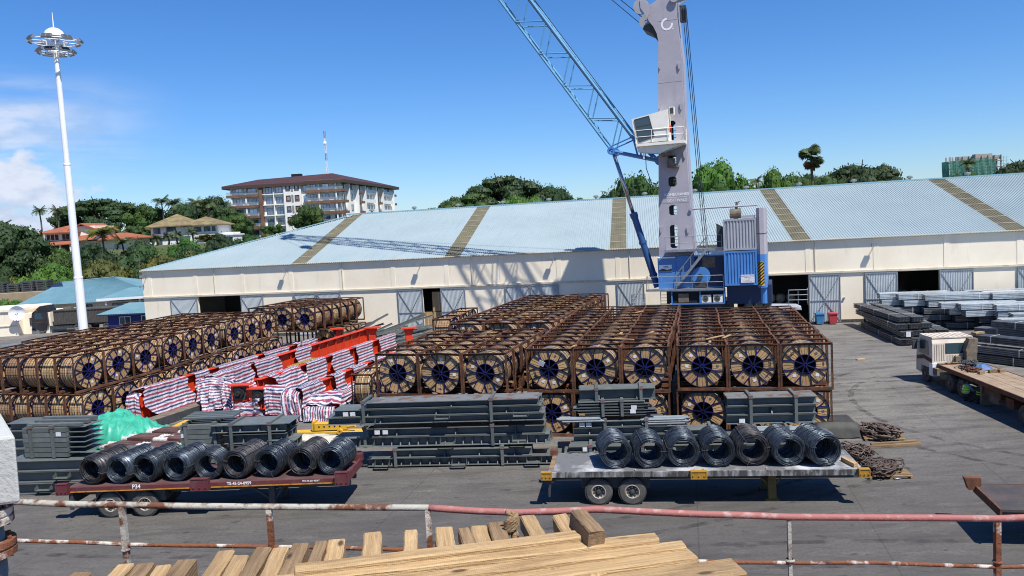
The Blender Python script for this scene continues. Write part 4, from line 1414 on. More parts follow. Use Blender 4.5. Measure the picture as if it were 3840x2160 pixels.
for i in range(19):
    xx = 221 + i * 1.6
    m_.tube((xx, 399, 12), (xx, 399, 31 + U(0, 1.6)), .06, 4)
for k in range(12):
    m_.tube((220.6, 398.9, 14 + k * 1.55), (250.6, 398.9, 14 + k * 1.55), .05, 4)
m_.build('scaffolding', 'bark', cb)
# ------------------------------------------------------------------ mobile harbour crane (local x towards the counterweight, local -y towards the camera)
cr = thing('harbour_crane', 'grey and blue mobile harbour crane with lattice boom and tall tower', 'crane', (13.25, 72.0, 0), -math.radians(19))
Yn, Yf = -1.5, 1.4


def interp(tab, z):
    for (z0, x0), (z1, x1) in zip(tab, tab[1:]):
        if z <= z1:
            return x0 + (x1 - x0) * (z - z0) / (z1 - z0)
    return tab[-1][1]


TL = [(7.6, 0.92), (12, 1.07), (21, 1.40), (24.6, 1.53), (26.1, 1.62)]
TR = [(7.6, 4.02), (8.4, 4.01), (12, 3.85), (20.7, 3.58), (24.3, 3.6), (26.1, 3.45)]
HOLES = [(1.98, 2.66, 8.45, 10.45), (1.98, 2.70, 11.3, 12.16), (2.02, 2.74, 13.75, 14.6), (2.06, 2.78, 15.6, 16.45), (2.28, 2.84, 17.7, 19.35)]
tw = MB()
for y, flip in ((Yn, False), (Yf, True)):
    zb = sorted(set([7.6, 26.1] + [z for h in HOLES for z in h[2:]] + [21, 24.3]))
    for z0, z1 in zip(zb, zb[1:]):
        h = [q for q in HOLES if q[2] <= z0 + 1e-6 and q[3] >= z1 - 1e-6]
        l0, l1, r0, r1 = interp(TL, z0), interp(TL, z1), interp(TR, z0), interp(TR, z1)
        if h:
            a, b = h[0][0], h[0][1]
            tw.quad((l0, y, z0), (a, y, z0), (a, y, z1), (l1, y, z1))
            tw.quad((b, y, z0), (r0, y, z0), (r1, y, z1), (b, y, z1))
        else:
            tw.quad((l0, y, z0), (r0, y, z0), (r1, y, z1), (l1, y, z1))
for tab in (TL, TR):
    for (z0, x0), (z1, x1) in zip(tab, tab[1:]):
        tw.quad((x0, Yn, z0), (x0, Yf, z0), (x1, Yf, z1), (x1, Yn, z1))
c_ = 0.16
for (a, b, z0, z1) in HOLES:      # window reveals and corner fillets
    for y in (Yn, Yf):
        for (x, sx) in ((a, 1), (b, -1)):
            for (z, sz) in ((z0, 1), (z1, -1)):
                tw.add([(x, y, z), (x + sx * c_, y, z), (x, y, z + sz * c_)], [(0, 1, 2)])
    for (p, q) in (((a, z0), (b, z0)), ((b, z0), (b, z1)), ((b, z1), (a, z1)), ((a, z1), (a, z0))):
        for y0, y1 in ((Yn, Yn + .1), (Yf - .1, Yf)):
            tw.quad((p[0], y0, p[1]), (q[0], y0, q[1]), (q[0], y1, q[1]), (p[0], y1, p[1]))
tower = tw.build('tower', 'ctwr', cr)
hd = MB()
hd.prism([(1.62, 26.1), (1.5, 26.8), (1.23, 27.4), (0.85, 27.9), (0.75, 28.2), (1.11, 29.3), (2.0, 29.75), (3.4, 29.6), (3.30, 28.0), (3.45, 26.1)], Yn, Yf)
hd.build('tower_head', 'ctwr', cr)
MB().prism([(1.55, 26.4), (1.20, 27.38), (0.80, 27.85), (0.2, 27.7), (0.1, 27.4), (0.9, 26.95), (1.3, 26.4), (1.55, 25.9)], Yn + .5, Yf - .2).build('tower_nose', 'dgrey', cr)
for (x, z, y, r) in ((0.35, 29.15, -1.75, .66), (0.30, 28.1, -.6, .6), (0.35, 29.15, 0.7, .66), (3.2, 29.5, -1.6, .38)):
    s_ = MB().lathe([(.12, -.14), (r, -.14), (r, -.08), (r - .07, -.02), (r - .07, .02), (r, .08), (r, .14), (.12, .14), (.12, -.14)], 26, 'y', (x, y, z))
    s_.build('sheave', 'conc_g', cr)
MB().prism([(0.3, 29.6), (1.1, 29.3), (1.1, 28.4), (0.9, 28.1), (0.35, 28.95)], -1.95, -1.9).build('sheave_cheek', 'ctwr', cr)
MB().box(3.45, 3.98, -1.2, -.5, 27.6, 28.9).build('head_bracket', 'dgrey', cr)
MB().tube((3.3, -1.2, 29.3), (4.35, -1.2, 29.6), .16, 8).bar((3.4, -1.2, 28.9), (4.1, -1.2, 29.3), .12).build('tower_lamp', 'conc_g', cr)
# seams
for z in (27.75, 22.6, 16.9, 12.35):
    MB().box(interp(TL, z) + .02, interp(TR, z) - .02, Yn - .012, Yn - .002, z, z + .03).build('weld_seam', 'conc_g', tower)
lug = MB().prism([(0, 0), (.32, 0), (.32, -.08), (.2, -.5), (.1, -.55), (.05, -.4)], -.12, 0).mesh('lug', 'ctwr')
for (x, z) in ((1.5, 24.3), (3.2, 24.1), (1.35, 20.95), (3.25, 20.7), (3.4, 16.6), (1.05, 10.35), (3.45, 10.2)):
    put('lug', lug, tower, (x, Yn, z))
put('lettering', text_mesh('KONECRANES', .325, 'wink', 'lettering', .006, True), tower, (2.70, Yn - .004, 13.06), (PI / 2, 0, 0))
put('lettering', text_mesh('GOTTWALD', .30, 'wink', 'lettering', .006), tower, (2.73, Yn - .004, 12.56), (PI / 2, 0, 0))
MB().box(1.75, 3.62, Yn - .01, Yn - .001, 12.80, 12.825).build('lettering_rule', 'wink', tower)
lg = MB().lathe([(.36, 0), (.52, 0), (.52, -.01), (.36, -.01)], 28, 'y', (2.42, Yn - .004, 27.45), arc=(PI * .5, PI * 2.03))
lg.lathe([(0, -.01), (.055, -.01)], 10, 'y', (2.92, Yn - .004, 27.0))
lg.build('emblem', 'wink', tower)
# inner ladder seen through the openings
ld = MB()
for z in range(60):
    ld.bar((2.1, .6, 7.9 + z * .3), (2.6, .6, 7.9 + z * .3), .035)
ld.bar((2.1, .6, 7.6), (2.1, .6, 26), .05).bar((2.6, .6, 7.6), (2.6, .6, 26), .05)
ld.build('inner_ladder', 'dgrey', tower)

# operator cab on its platform
cab = MB()
poly = [(-0.31, 19.58), (2.84, 20.12), (2.87, 17.55), (-0.02, 17.50)]
cab.prism(poly, -3.3, -1.55)
cabo = cab.build('operator_cab', 'cwhite', cr)
MB().prism([(-.06, 19.5), (1.22, 19.72), (1.62, 17.98), (0.26, 17.62)], -3.325, -3.302).build('side_window', 'glass', cabo)
MB().add([(-.325, -3.2, 19.5), (-.325, -1.65, 19.5), (-.06, -1.65, 17.7), (-.06, -3.2, 17.7)], [(0, 1, 2, 3)]).build('front_window', 'glass', cabo)
fr_ = MB()
for (a, b) in (((-.06, 19.5), (1.22, 19.72)), ((1.22, 19.72), (1.62, 17.98)), ((1.62, 17.98), (.26, 17.62)), ((.26, 17.62), (-.06, 19.5)), ((.1, 18.9), (1.4, 19.02))):
    fr_.bar((a[0], -3.335, a[1]), (b[0], -3.335, b[1]), .035, .05)
fr_.build('window_frame', 'dgrey', cabo)
MB().box(2.95, 3.35, -2.9, -2.3, 19.7, 20.35).build('ac_unit', 'cwhite', cabo)
MB().box(3.0, 3.3, -2.93, -2.905, 19.78, 20.28).build('ac_grille', 'dgrey', cabo)
pf = MB()
pf.box(0.0, 4.2, -3.35, -1.55, 17.25, 17.48).prism([(0.05, 17.25), (4.15, 17.25), (3.0, 16.9), (2.0, 16.55), (.1, 16.8)], -3.1, -2.9).prism([(0.05, 17.25), (4.15, 17.25), (3.0, 16.9), (2.0, 16.55), (.1, 16.8)], -1.9, -1.7)
for k in range(9):
    pf.bar((0.2 + k * .42, -3.1, 17.2), (.2 + k * .42, -1.7, 17.2), .06, .1)
pf.bar((0.6, -3.0, 17.2), (.6, -3.0, 16.2), .1)
pf.build('cab_platform', 'cwhite', cr)
MB().box(2.0, 3.0, -2.9, -1.55, 16.35, 16.6).build('platform_bracket', 'dust', cr)


def railing(name, pts, h, posts, mats, parent, n=2, r=.028):
    mb = MB()
    for k in range(n):
        z = h * (k + 1) / n
        for a, b in zip(pts, pts[1:]):
            mb.tube((a[0], a[1], a[2] + z), (b[0], b[1], b[2] + z), r, 5)
    for a, b in zip(pts, pts[1:]):
        a, b = Vector(a), Vector(b)
        m_ = max(1, int(round((b - a).length / posts)))
        for i in range(m_ + 1):
            p = a.lerp(b, i / m_)
            mb.tube(p, p + Vector((0, 0, h)), r, 5)
    return mb.build(name, mats, parent)


railing('cab_railing', [(0.0, -3.34, 17.48), (4.18, -3.34, 17.48), (4.18, -1.6, 17.48)], 1.1, 1.3, 'cwhite', cr)
MB().lathe([(0, 0), (.09, 0), (.09, .55), (.04, .65), (0, .68)], 10, 'z', (2.98, -3.1, 18.2)).build('fire_extinguisher', 'red', cr, True)
MB().path([(0.1, -1.5, 17.0), (0.1, -1.5, 15.5), (.5, -1.4, 14.2), (1.0, -1.3, 14.1), (1.5, -1.4, 14.7)], .035, 6).build('hanging_cable', 'rope', cr)
MB().box(2.3, 3.3, -2.4, -1.55, 15.35, 15.5).box(2.35, 2.95, -2.5, -1.56, 15.5, 16.1).build('service_step', 'dust', cr)

# lattice boom
D_ = Vector((-0.559, 0, 0.829))
P_ = Vector((0.829, 0, 0.559))
K = Vector((-3.5, 0, 17.35))
BW, BD, BLEN, BAY = 1.05, 2.25, 43.5, 3.75
bm_ = MB()
dg_ = MB()


def node(t, up, side):
    f = 1.0 if t < 34 else 1 - 0.75 * (t - 34) / 10.5
    off = P_ * (BD * (f if up else 0) + (0 if up else 0))
    return K + D_ * t + off + Vector((0, side * BW * (0.55 + .45 * f), 0))


for side in (-1, 1):
    bm_.tube(node(-0.0, False, side), node(BLEN, False, side), .115, 8)
    bm_.tube(node(-.2, True, side), node(34, True, side), .135, 8)
    bm_.tube(node(34, True, side), node(BLEN, True, side), .12, 8)
bm_.build('boom_chord', 'cboom', cr)
nb = int(BLEN / BAY)
for i in range(nb):
    t0, t1 = i * BAY, (i + 1) * BAY
    tm = (t0 + t1) / 2
    for side in (-1, 1):
        dg_.tube(node(t0, False, side), node(tm, True, side), .06, 6)
        dg_.tube(node(tm, True, side), node(t1, False, side), .06, 6)
    dg_.tube(node(t0, False, -1), node(t0, False, 1), .055, 6)
    dg_.tube(node(tm, True, -1), node(tm, True, 1), .055, 6)
    dg_.tube(node(t0, False, -1), node(t1, False, 1), .05, 6)
    dg_.tube(node(tm, True, -1), node(tm + BAY if tm + BAY < BLEN else BLEN, True, 1), .05, 6)
dg_.build('boom_lattice', 'cboom', cr)
wk = MB()
wk.tube(K + D_ * -.5 + P_ * (BD + .28) + Vector((0, -.75, 0)), K + D_ * BLEN + P_ * (BD + .28) + Vector((0, -.75, 0)), .035, 5)
wk.tube(K + D_ * -.5 + P_ * (BD - .25) + Vector((0, .1, 0)), K + D_ * 36 + P_ * (BD - .25) + Vector((0, .1, 0)), .06, 5)
wk.build('boom_cable_tray', 'rope', cr)
ft = MB()
foot = Vector((0.78, 0, 16.15))
for side in (-1, 1):
    s3 = Vector((0, side * BW, 0))
    ft.tube(K + s3, foot + s3 * 1.15, .15, 8)
    ft.tube(node(-.2, True, side), foot + s3 * 1.15 + Vector((-.6, 0, .35)), .12, 8)
    ft.tube(K + s3 + D_ * .4, node(-.2, True, side), .07, 6)
    ft.tube(K.lerp(foot, .55) + s3, node(-.2, True, side), .08, 6)
    ft.lathe([(0, -.12), (.42, -.12), (.42, .12), (0, .12)], 18, 'y', foot + s3 * 1.15)
    ft.lathe([(.18, -.16), (.36, -.16), (.36, .16), (.18, .16), (.18, -.16)], 18, 'y', K + s3)
ft.tube(K + Vector((0, -BW, 0)), K + Vector((0, BW, 0)), .1, 8)
ft.prism([(0.3, 16.5), (1.1, 16.5), (1.2, 15.7), (.8, 15.5)], -1.3, -1.0).prism([(0.3, 16.5), (1.1, 16.5), (1.2, 15.7), (.8, 15.5)], 1.0, 1.3)
ft.build('boom_foot', 'cblue', cr)
hd = MB()
e = K + D_ * BLEN
hd.bar(e + Vector((0, -.7, 0)), e + Vector((0, -.7, 0)) + D_ * 1.6 + P_ * .8, .25, .9)
hd.bar(e + Vector((0, .7, 0)), e + Vector((0, .7, 0)) + D_ * 1.6 + P_ * .8, .25, .9)
for k in range(4):
    hd.lathe([(.1, -.1), (.75, -.1), (.75, .1), (.1, .1)], 16, 'y', tuple(e + D_ * (1.3 if k % 2 else .3) + P_ * (1.0 if k < 2 else .1) + Vector((0, -.3 + .6 * (k % 2), 0))))
hd.build('boom_head', 'cboom', cr)
hk = MB()
hp = e + D_ * 1.5
hz_ = 40.5
hk.box(hp.x - .5, hp.x + .5, -.35, .35, hz_ - .9, hz_ + .6).lathe([(.1, -.25), (.6, -.25), (.6, .25), (.1, .25)], 14, 'y', (hp.x, 0, hz_ + .6))
hk.path([(hp.x, 0, hz_ - .9), (hp.x, 0, hz_ - 1.5), (hp.x + .35, 0, hz_ - 1.9), (hp.x, 0, hz_ - 2.3), (hp.x - .4, 0, hz_ - 2.0)], .14, 7)
hk.build('hook_block', 'cblue', cr)
rp = MB()
for dy in (-.3, .3):
    rp.tube((hp.x + dy, dy, hz_ + .8), (hp.x + dy, dy, hp.z + .5), .03, 4)
for (dy, zz, dx) in ((-1.75, 29.8, 0.3), (-1.7, 28.55, -.2), (.7, 29.8, .3), (-.6, 27.7, .05)):
    tgt = e + D_ * 1.2 + P_ * .9
    rp.tube((dx, dy, zz), (tgt.x, dy * .3, tgt.z), .035, 5)
for (x0, x1, y1) in ((3.25, 4.45, -1.35), (3.42, 4.62, -1.25), (3.55, 4.75, -1.1)):
    rp.tube((x0, -1.25, 28.9), (x1, y1, 6.5), .032, 5)
rp.build('hoist_rope', 'rope', cr)
cy = MB()
a, b = Vector((-3.45, -.55, 17.3)), Vector((0.05, -.55, 4.9))
mid = a.lerp(b, .46)
cy1 = MB().tube(a, mid, .17, 12)
cy1.build('cylinder_rod', 'chrome', cr, True)
MB().tube(mid, b, .30, 14).tube(mid - (b - a).normalized() * .1, mid + (b - a).normalized() * .35, .36, 14).tube(a.lerp(b, .66), a.lerp(b, .68), .36, 14).tube(a.lerp(b, .9), a.lerp(b, .92), .36, 14).build('luffing_cylinder', 'cmid', cr)

# machinery house, platforms, containers, counterweight
hs = MB()
hs.box(1.05, 7.0, -2.2, 2.2, 5.0, 7.75)
hs.build('machinery_house', 'cblue', cr)
for x in (2.65, 4.0, 5.6):
    MB().box(x, x + .06, -2.24, -2.205, 5.05, 7.7).build('house_rib', 'cblue', cr)
MB().box(4.3, 6.9, -2.26, -2.205, 5.1, 7.65).build('house_painted_recess', 'cdark', cr)  # flat dark panel, a recess and its shade given by colour only
MB().box(5.0, 6.1, -2.29, -2.265, 6.7, 7.6).build('house_grille', 'dust', cr)
sg = MB().box(1.15, 2.3, -2.235, -2.205, 6.45, 7.05)
sgo = sg.build('logo_panel', 'wink', cr)
MB().prism([(1.16, 6.46), (2.29, 6.46), (2.29, 6.72), (1.9, 6.62), (1.5, 6.74), (1.16, 6.6)], -2.245, -2.237).build('logo_wave', 'dgrey', sgo)
put('lettering', text_mesh('TPA', .26, 'dgrey', 'lettering', .004, True), sgo, (1.78, -2.24, 6.86), (PI / 2, 0, 0))
MB().tube((1.15, -2.35, 7.68), (2.7, -2.35, 7.68), .07, 6).build('strip_lamp', 'white', cr)
dr = MB().lathe([(.15, -.5), (.80, -.5), (.80, -.42), (.6, -.4), (.6, .4), (.8, .42), (.8, .5), (.15, .5), (.15, -.5)], 30, 'y', (4.9, -1.95, 6.0))
dr.build('hoist_drum', 'cblue', cr)
MB().lathe([(0, -.25), (.22, -.25), (.22, 0), (0, 0)], 14, 'y', (4.9, -2.45, 6.0)).box(4.4, 5.4, -2.5, -2.3, 5.05, 5.6).build('drum_motor', 'dgrey', cr)
MB().box(0.3, 7.05, -3.2, -2.2, 4.85, 5.0).build('lower_platform', 'galv', cr)
railing('platform_railing', [(0.35, -2.3, 5.0), (.35, -3.15, 5.0), (7.0, -3.15, 5.0)], 1.1, 1.35, 'galv', cr)
MB().box(1.9, 6.9, -2.8, -1.5, 8.15, 8.35).build('upper_platform', 'galv', cr)
railing('upper_railing', [(2.0, -2.75, 8.35), (6.85, -2.75, 8.35)], 1.1, 1.25, 'galv', cr)
st_ = MB()
for yy in (-3.0, -2.4):
    st_.bar((2.85, yy, 5.1), (5.6, yy, 8.25), .22, .04, up=(0, 1, 0))
    st_.tube((2.85, yy, 6.15), (5.6, yy, 9.3), .03, 5)
    for k in range(5):
        f = k / 4
        st_.tube((2.85 + 2.75 * f, yy, 5.1 + 3.15 * f), (2.85 + 2.75 * f, yy, 6.15 + 3.15 * f), .025, 5)
for k in range(13):
    f = (k + .5) / 13
    st_.box(2.75 + 2.75 * f, 3.0 + 2.75 * f, -3.0, -2.4, 5.1 + 3.15 * f, 5.13 + 3.15 * f)
st_.build('stairway', 'galv', cr)


def corrug(x0, x1, y, z0, z1, n=9):
    mb = MB()
    p = (x1 - x0) / n
    rows = []
    for i in range(n):
        a = x0 + i * p
        rows += [(a, 0), (a + .42 * p, 0), (a + .55 * p, .055), (a + .88 * p, .055)]
    rows.append((x1, 0))
    vs = []
    for xx, d_ in rows:
        vs += [(xx, y - d_, z0), (xx, y - d_, z1)]
    mb.add(vs, [(2 * i, 2 * i + 2, 2 * i + 3, 2 * i + 1) for i in range(len(rows) - 1)])
    return mb


for (z0, z1, mt, nm) in ((8.12, 10.7, 'conc_g', 'engine_container'), (5.2, 8.06, 'cblue', 'electrical_container')):
    c = MB().box(7.2, 9.78, -3.2, 2.6, z0, z1).build(nm, mt, cr)
    corrug(7.34, 9.64, -3.225, z0 + .16, z1 - .16).build('corrugated_wall', mt, c)
    f_ = MB()
    for a, b in (((7.2, z0), (7.2, z1)), ((9.78, z0), (9.78, z1))):
        f_.bar((a[0], -3.24, a[1]), (b[0], -3.24, b[1]), .14, .10)
    for zz in (z0 + .08, z1 - .08):
        f_.bar((7.27, -3.24, zz), (9.71, -3.24, zz), .10, .15)
    f_.build('container_frame', mt, c)
sgn = MB().box(8.5, 9.62, -3.36, -3.33, 5.42, 6.08).build('sign_board', 'label', cr)
put('lettering', text_mesh('KONECRANES | GOTTWALD', .085, 'ink', 'lettering', .002, True), sgn, (9.06, -3.362, 5.97), (PI / 2, 0, 0))
for k, tx in enumerate(('Working load 1: 100 t', '10 t  -  51 m', '63 t  -  28 m', 'Year of construction: 2016')):
    put('lettering', text_mesh(tx, .062, 'ink', 'lettering', .002), sgn, (9.06, -3.362, 5.85 - k * .115), (PI / 2, 0, 0))
cw = MB()
cw.prismz([(9.85, -2.9), (10.1, -3.15), (10.45, -3.1), (10.62, -2.8), (10.62, 2.4), (9.85, 2.4)], 7.7, 11.5)
cw.build('counterweight', 'ctwr', cr)
MB().prismz([(9.84, -2.92), (10.1, -3.17), (10.46, -3.12), (10.64, -2.8), (10.64, 2.41), (9.84, 2.41)], 9.38, 9.43).build('counterweight_joint', 'dgrey', cr)
c2_ = MB()
c2_.prismz([(9.85, -2.9), (10.1, -3.15), (10.45, -3.1), (10.62, -2.8), (10.62, 2.4), (9.85, 2.4)], 4.95, 7.69)
c2_.build('counterweight', 'cblue', cr)
hz = MB()
hz.quad((9.84, -2.93, 5.1), (10.09, -3.175, 5.1), (10.09, -3.175, 7.1), (9.84, -2.93, 7.1), 0)
for k in range(8):
    z = 5.1 + k * .26
    hz.quad((9.835, -2.945, z + .0), (10.085, -3.19, min(7.1, z + .26)), (10.085, -3.19, min(7.1, z + .39)), (9.835, -2.945, z + .13), 1)
hz.quad((10.1, -3.18, 5.1), (10.4, -3.13, 5.1), (10.4, -3.13, 7.1), (10.1, -3.18, 7.1), 0)
for k in range(8):
    z = 5.1 + k * .26
    hz.quad((10.1, -3.19, z + .0), (10.4, -3.14, min(7.1, z + .26)), (10.4, -3.14, min(7.1, z + .39)), (10.1, -3.19, z + .13), 1)
hz.build('hazard_stripes', ['yellow', 'black'], cr)
MB().tube((10.2, -2.4, 3.6), (10.2, -2.4, 4.95), .34, 14).build('counterweight_post', 'cblue', cr)
mf = MB().tube((7.3, -1.4, 11.15), (8.25, -1.4, 11.15), .42, 14).tube((7.85, -1.4, 11.5), (7.95, -1.4, 12.1), .12, 8).bar((7.75, -1.4, 12.05), (8.2, -1.4, 12.15), .2, .06).box(7.6, 8.0, -1.6, -1.2, 10.7, 10.8)
mf.build('exhaust_silencer', 'dust', cr)
MB().tube((3.9, -1.55, 11.72), (9.6, -1.55, 11.75), .075, 8).lathe([(0, -.1), (.16, -.1), (.16, .1), (0, .1)], 12, 'y', (3.95, -1.55, 11.72)).build('tie_rod', 'conc_g', cr)
MB().box(8.6, 9.7, -3.1, -1.5, 10.75, 10.95).build('roof_hatch', 'conc_g', cr)
MB().prism([(6.2, 10.4), (6.75, 10.1), (6.75, 8.4), (6.2, 8.4)], -2.0, -1.9).build('open_door', 'dgrey', cr)
MB().box(7.0, 7.15, -2.6, -2.4, 9.2, 9.9).build('fire_box', 'binr', cr)
# air conditioners in their blue cradle
fr_ = MB()
for (a, b) in (((2.5, 3.72), (7.0, 3.72)), ((2.5, 4.82), (7.0, 4.82)), ((2.5, 3.72), (2.5, 4.82)), ((7.0, 3.72), (7.0, 4.82)), ((4.95, 3.72), (4.95, 4.82))):
    fr_.bar((a[0], -3.0, a[1]), (b[0], -3.0, b[1]), .11)
fr_.build('cradle_frame', 'cblue', cr)
MB().box(2.56, 6.94, -2.9, -1.0, 3.8, 4.8).build('cradle_painted_dark', 'black', cr)  # solid black box painted as the dark interior of the cradle
for x in (5.05, 6.05):
    u_ = MB().box(x, x + .82, -2.99, -2.91, 3.80, 4.45).build('ac_unit', 'cwhite', cr)
    q = MB().lathe([(.0, -.01), (.26, -.01)], 18, 'y', (x + .33, -2.995, 4.12))
    q.build('fan', 'dust', u_)
    g_ = MB()
    for k in range(6):
        g_.bar((x + .33 + .28 * math.cos(k * PI / 6), -3.012, 4.12 + .28 * math.sin(k * PI / 6)), (x + .33 - .28 * math.cos(k * PI / 6), -3.012, 4.12 - .28 * math.sin(k * PI / 6)), .012)
    g_.build('fan_grille', 'dgrey', u_)
MB().box(3.05, 3.95, -2.99, -2.91, 3.85, 4.6).build('radiator', 'dust', cr)
ch = MB()
ch.lathe([(0, 2.6), (2.6, 2.6), (2.6, 3.6), (0, 3.6)], 28, 'z', (4.0, .6, 0))
ch.box(-2.6, 11.6, -1.4, 2.6, 1.25, 2.6)
ch.box(1.1, 2.4, -2.4, -2.2, 3.6, 4.85)
cho = ch.build('chassis', 'cdark', cr)
MB().box(7.1, 10.8, -2.6, 2.4, 3.6, 5.15).build('rear_frame', 'cdark', cr)
MB().box(-1.9, 2.3, -3.0, -1.5, 3.3, 3.42).build('chassis_walkway', 'dgrey', cr)
railing('chassis_railing', [(-1.9, -1.6, 3.42), (-1.9, -2.95, 3.42), (-.7, -2.95, 3.42)], 1.1, .7, 'galv', cr, 3)
railing('chassis_railing', [(11.2, -2.6, 3.3), (12.7, -2.6, 3.3), (12.7, -1.2, 3.3)], 1.25, .75, 'galv', cr, 3)
MB().prism([(9.8, 3.1), (11.8, 3.05), (12.2, 2.85), (9.6, 2.85)], -2.4, 0.5).build('outrigger_cover', 'conc_g', cr)
l2 = MB()
for k in range(5):
    l2.bar((1.3, -2.45, 3.7 + k * .26), (2.1, -2.45, 3.7 + k * .26), .04)
l2.bar((1.3, -2.45, 3.5), (1.3, -2.45, 5), .05).bar((2.1, -2.45, 3.5), (2.1, -2.45, 5), .05)
l2.build('ladder', 'dgrey', cr)
for i in range(7):
    wx = -1.9 + i * 2.1
    for yy in (-2.2, 2.4):
        w_ = MB().lathe([(.32, -.3), (.55, -.3), (.62, -.22), (.62, .22), (.55, .3), (.32, .3), (.32, -.3)], 20, 'y', (wx, yy, .64)).build('wheel', 'tyre', cr, True)
        MB().lathe([(0, -.2), (.32, -.2), (.32, .2), (0, .2)], 14, 'y', (wx, yy, .64)).build('wheel_rim', 'wrim', w_)
# outrigger beam with ladder and lifting lug seen behind the cages
MB().box(-6.6, -2.6, -2.2, -1.0, 1.2, 2.3).prism([(-6.9, 2.3), (-2.8, 2.3), (-3.2, 2.6), (-6.4, 2.6)], -2.4, -.8).build('outrigger_beam', 'conc_g', cr)
lgb = MB().prism([(-5.6, 2.6), (-3.9, 2.6), (-4.1, 2.75), (-4.7, 2.95), (-4.85, 3.3), (-5.1, 3.35), (-5.35, 3.2), (-5.45, 2.8)], -1.7, -1.6)
lgb.build('lifting_lug', 'black', cr)
lk = MB()
for xx in (-9.6, -8.5):
    lk.tube((xx, -1.6, 1.0), (xx, -1.6, 3.9), .05, 6)
for k in range(6):
    lk.tube((-9.6, -1.6, 1.4 + k * .5), (-8.5, -1.6, 1.4 + k * .5), .04, 6)
lk.build('access_ladder', 'galv', cr)


def fit_crane():
    """the superstructure was measured face by face: bring every part onto the crane's own axis"""
    def f(x, s_):
        return 0.98 * x - 0.12 - 0.23 * s_

    def g_(z):
        return 11.3 + (z - 11.3) * 1.015 if z > 3.45 else z
    kids = {}
    for o in COL.objects:
        if o.parent is not None:
            kids.setdefault(o.parent, []).append(o)
    skip = ('boom', 'wheel', 'chassis', 'outrigger', 'lifting', 'access', 'hook', 'hoist_rope', 'cylinder', 'luffing')
    done = set()

    def walk(o, s_):
        if o.location.length > 1e-4:
            o.location.x = f(o.location.x, s_)
            o.location.z = g_(o.location.z)
        elif o.data.name not in done:
            done.add(o.data.name)
            for v in o.data.vertices:
                v.co.x = f(v.co.x, s_)
                v.co.z = g_(v.co.z)
        for k in kids.get(o, []):
            walk(k, s_)
    for o in kids[cr]:
        if o.name.startswith(skip):
            continue
        lo = min(v.co.y for v in o.data.vertices) + (o.location.y if o.location.length > 1e-4 else 0)
        walk(o, max(0.0, min(3.3, -lo)))


fit_crane()
# ------------------------------------------------------------------ cable reels and their steel cages
RW, RR = 1.22, 1.085           # reel width along its axis (local y), flange radius


def lagging_mesh(seed):
    rnd = random.Random(seed)
    mb = MB()
    n = 44
    for i in range(n):
        a0 = 2 * PI * (i + 0.04) / n
        a1 = 2 * PI * (i + 0.96) / n
        r = RR - 0.03 + rnd.uniform(-.012, .012)
        y0, y1 = 0.035 + rnd.uniform(-.02, .02), RW - 0.035 + rnd.uniform(-.02, .02)
        c0, s0, c1, s1 = math.cos(a0), math.sin(a0), math.cos(a1), math.sin(a1)
        q = r - 0.035
        mb.add([(r * c0, y0, r * s0), (r * c1, y0, r * s1), (r * c1, y1, r * s1), (r * c0, y1, r * s0), (q * c0, y0, q * s0), (q * c1, y0, q * s1), (q * c1, y1, q * s1), (q * c0, y1, q * s0)],
               [(0, 1, 2, 3), (4, 5, 1, 0), (1, 5, 6, 2), (3, 2, 6, 7), (0, 3, 7, 4)])
    return mb.mesh('lagging', 'lag')


def band_mesh():
    mb = MB()
    for y, w, r in ((0.16, 0.02, RR), (0.80, 0.02, RR), (0.98, 0.02, RR), (0.36, .02, RR), (.56, .02, RR)):
        mb.lathe([(r - .02, y), (r - .004, y), (r - .004, y + w), (r - .02, y + w)], 32, 'y')
    return mb.mesh('steel_band', 'band')


def strap_mesh():
    mb = MB()
    for y in (0.30, 0.72):
        mb.lathe([(RR - .004, y), (RR - .002, y + .022), (RR - .01, y + .022)], 32, 'y', arc=(0.3, 3.6))
    return mb.mesh('binding_strap', 'strap')


def rim_mesh():
    mb = MB()
    for y0, y1 in ((-0.03, 0.05), (RW - 0.05, RW + 0.03)):
        mb.lathe([(RR - .022, y0), (RR, y0), (RR, y1), (RR - .022, y1), (RR - .022, y0)], 32, 'y')
    return mb.mesh('rim', 'rim')


def board_mesh(k):
    """one plywood board of the flange between two spokes"""
    mb = MB()
    a = 2 * PI * k / 8
    h = PI / 8 * 0.985
    n = 4
    vs = []
    for i in range(n + 1):
        t = a - h + 2 * h * i / n
        for r in (0.50, RR - 0.015):
            vs.append((r * math.cos(t), 0.035, r * math.sin(t)))
    mb.add(vs, [(2 * i, 2 * i + 1, 2 * i + 3, 2 * i + 2) for i in range(n)])
    for i in range(1, 4):      # plank joints
        t = a - h + 2 * h * i / 4
        mb.bar((0.47 * math.cos(t), 0.031, .47 * math.sin(t)), ((RR - .06) * math.cos(t), .031, (RR - .06) * math.sin(t)), 0.008, 0.008, 1)
    return mb.mesh('flange_board', ['ply', 'ink'])


def spoke_bars(mb, a, y=0.008):
    c, s_ = math.cos(a), math.sin(a)
    mb.bar((0.05 * c, y, .05 * s_), (.66 * c, y, .66 * s_), 0.056, 0.045, up=(0, 1, 0))
    for d in (-0.155, 0.155):
        t = a + d
        mb.bar((.62 * c, y, .62 * s_), ((RR - .03) * math.cos(t), y, (RR - .03) * math.sin(t)), 0.042, 0.04, up=(0, 1, 0))


def spoke_mesh(k):
    mb = MB()
    spoke_bars(mb, 2 * PI * (k + 0.5) / 8)
    return mb.mesh('spoke', 'spoke')


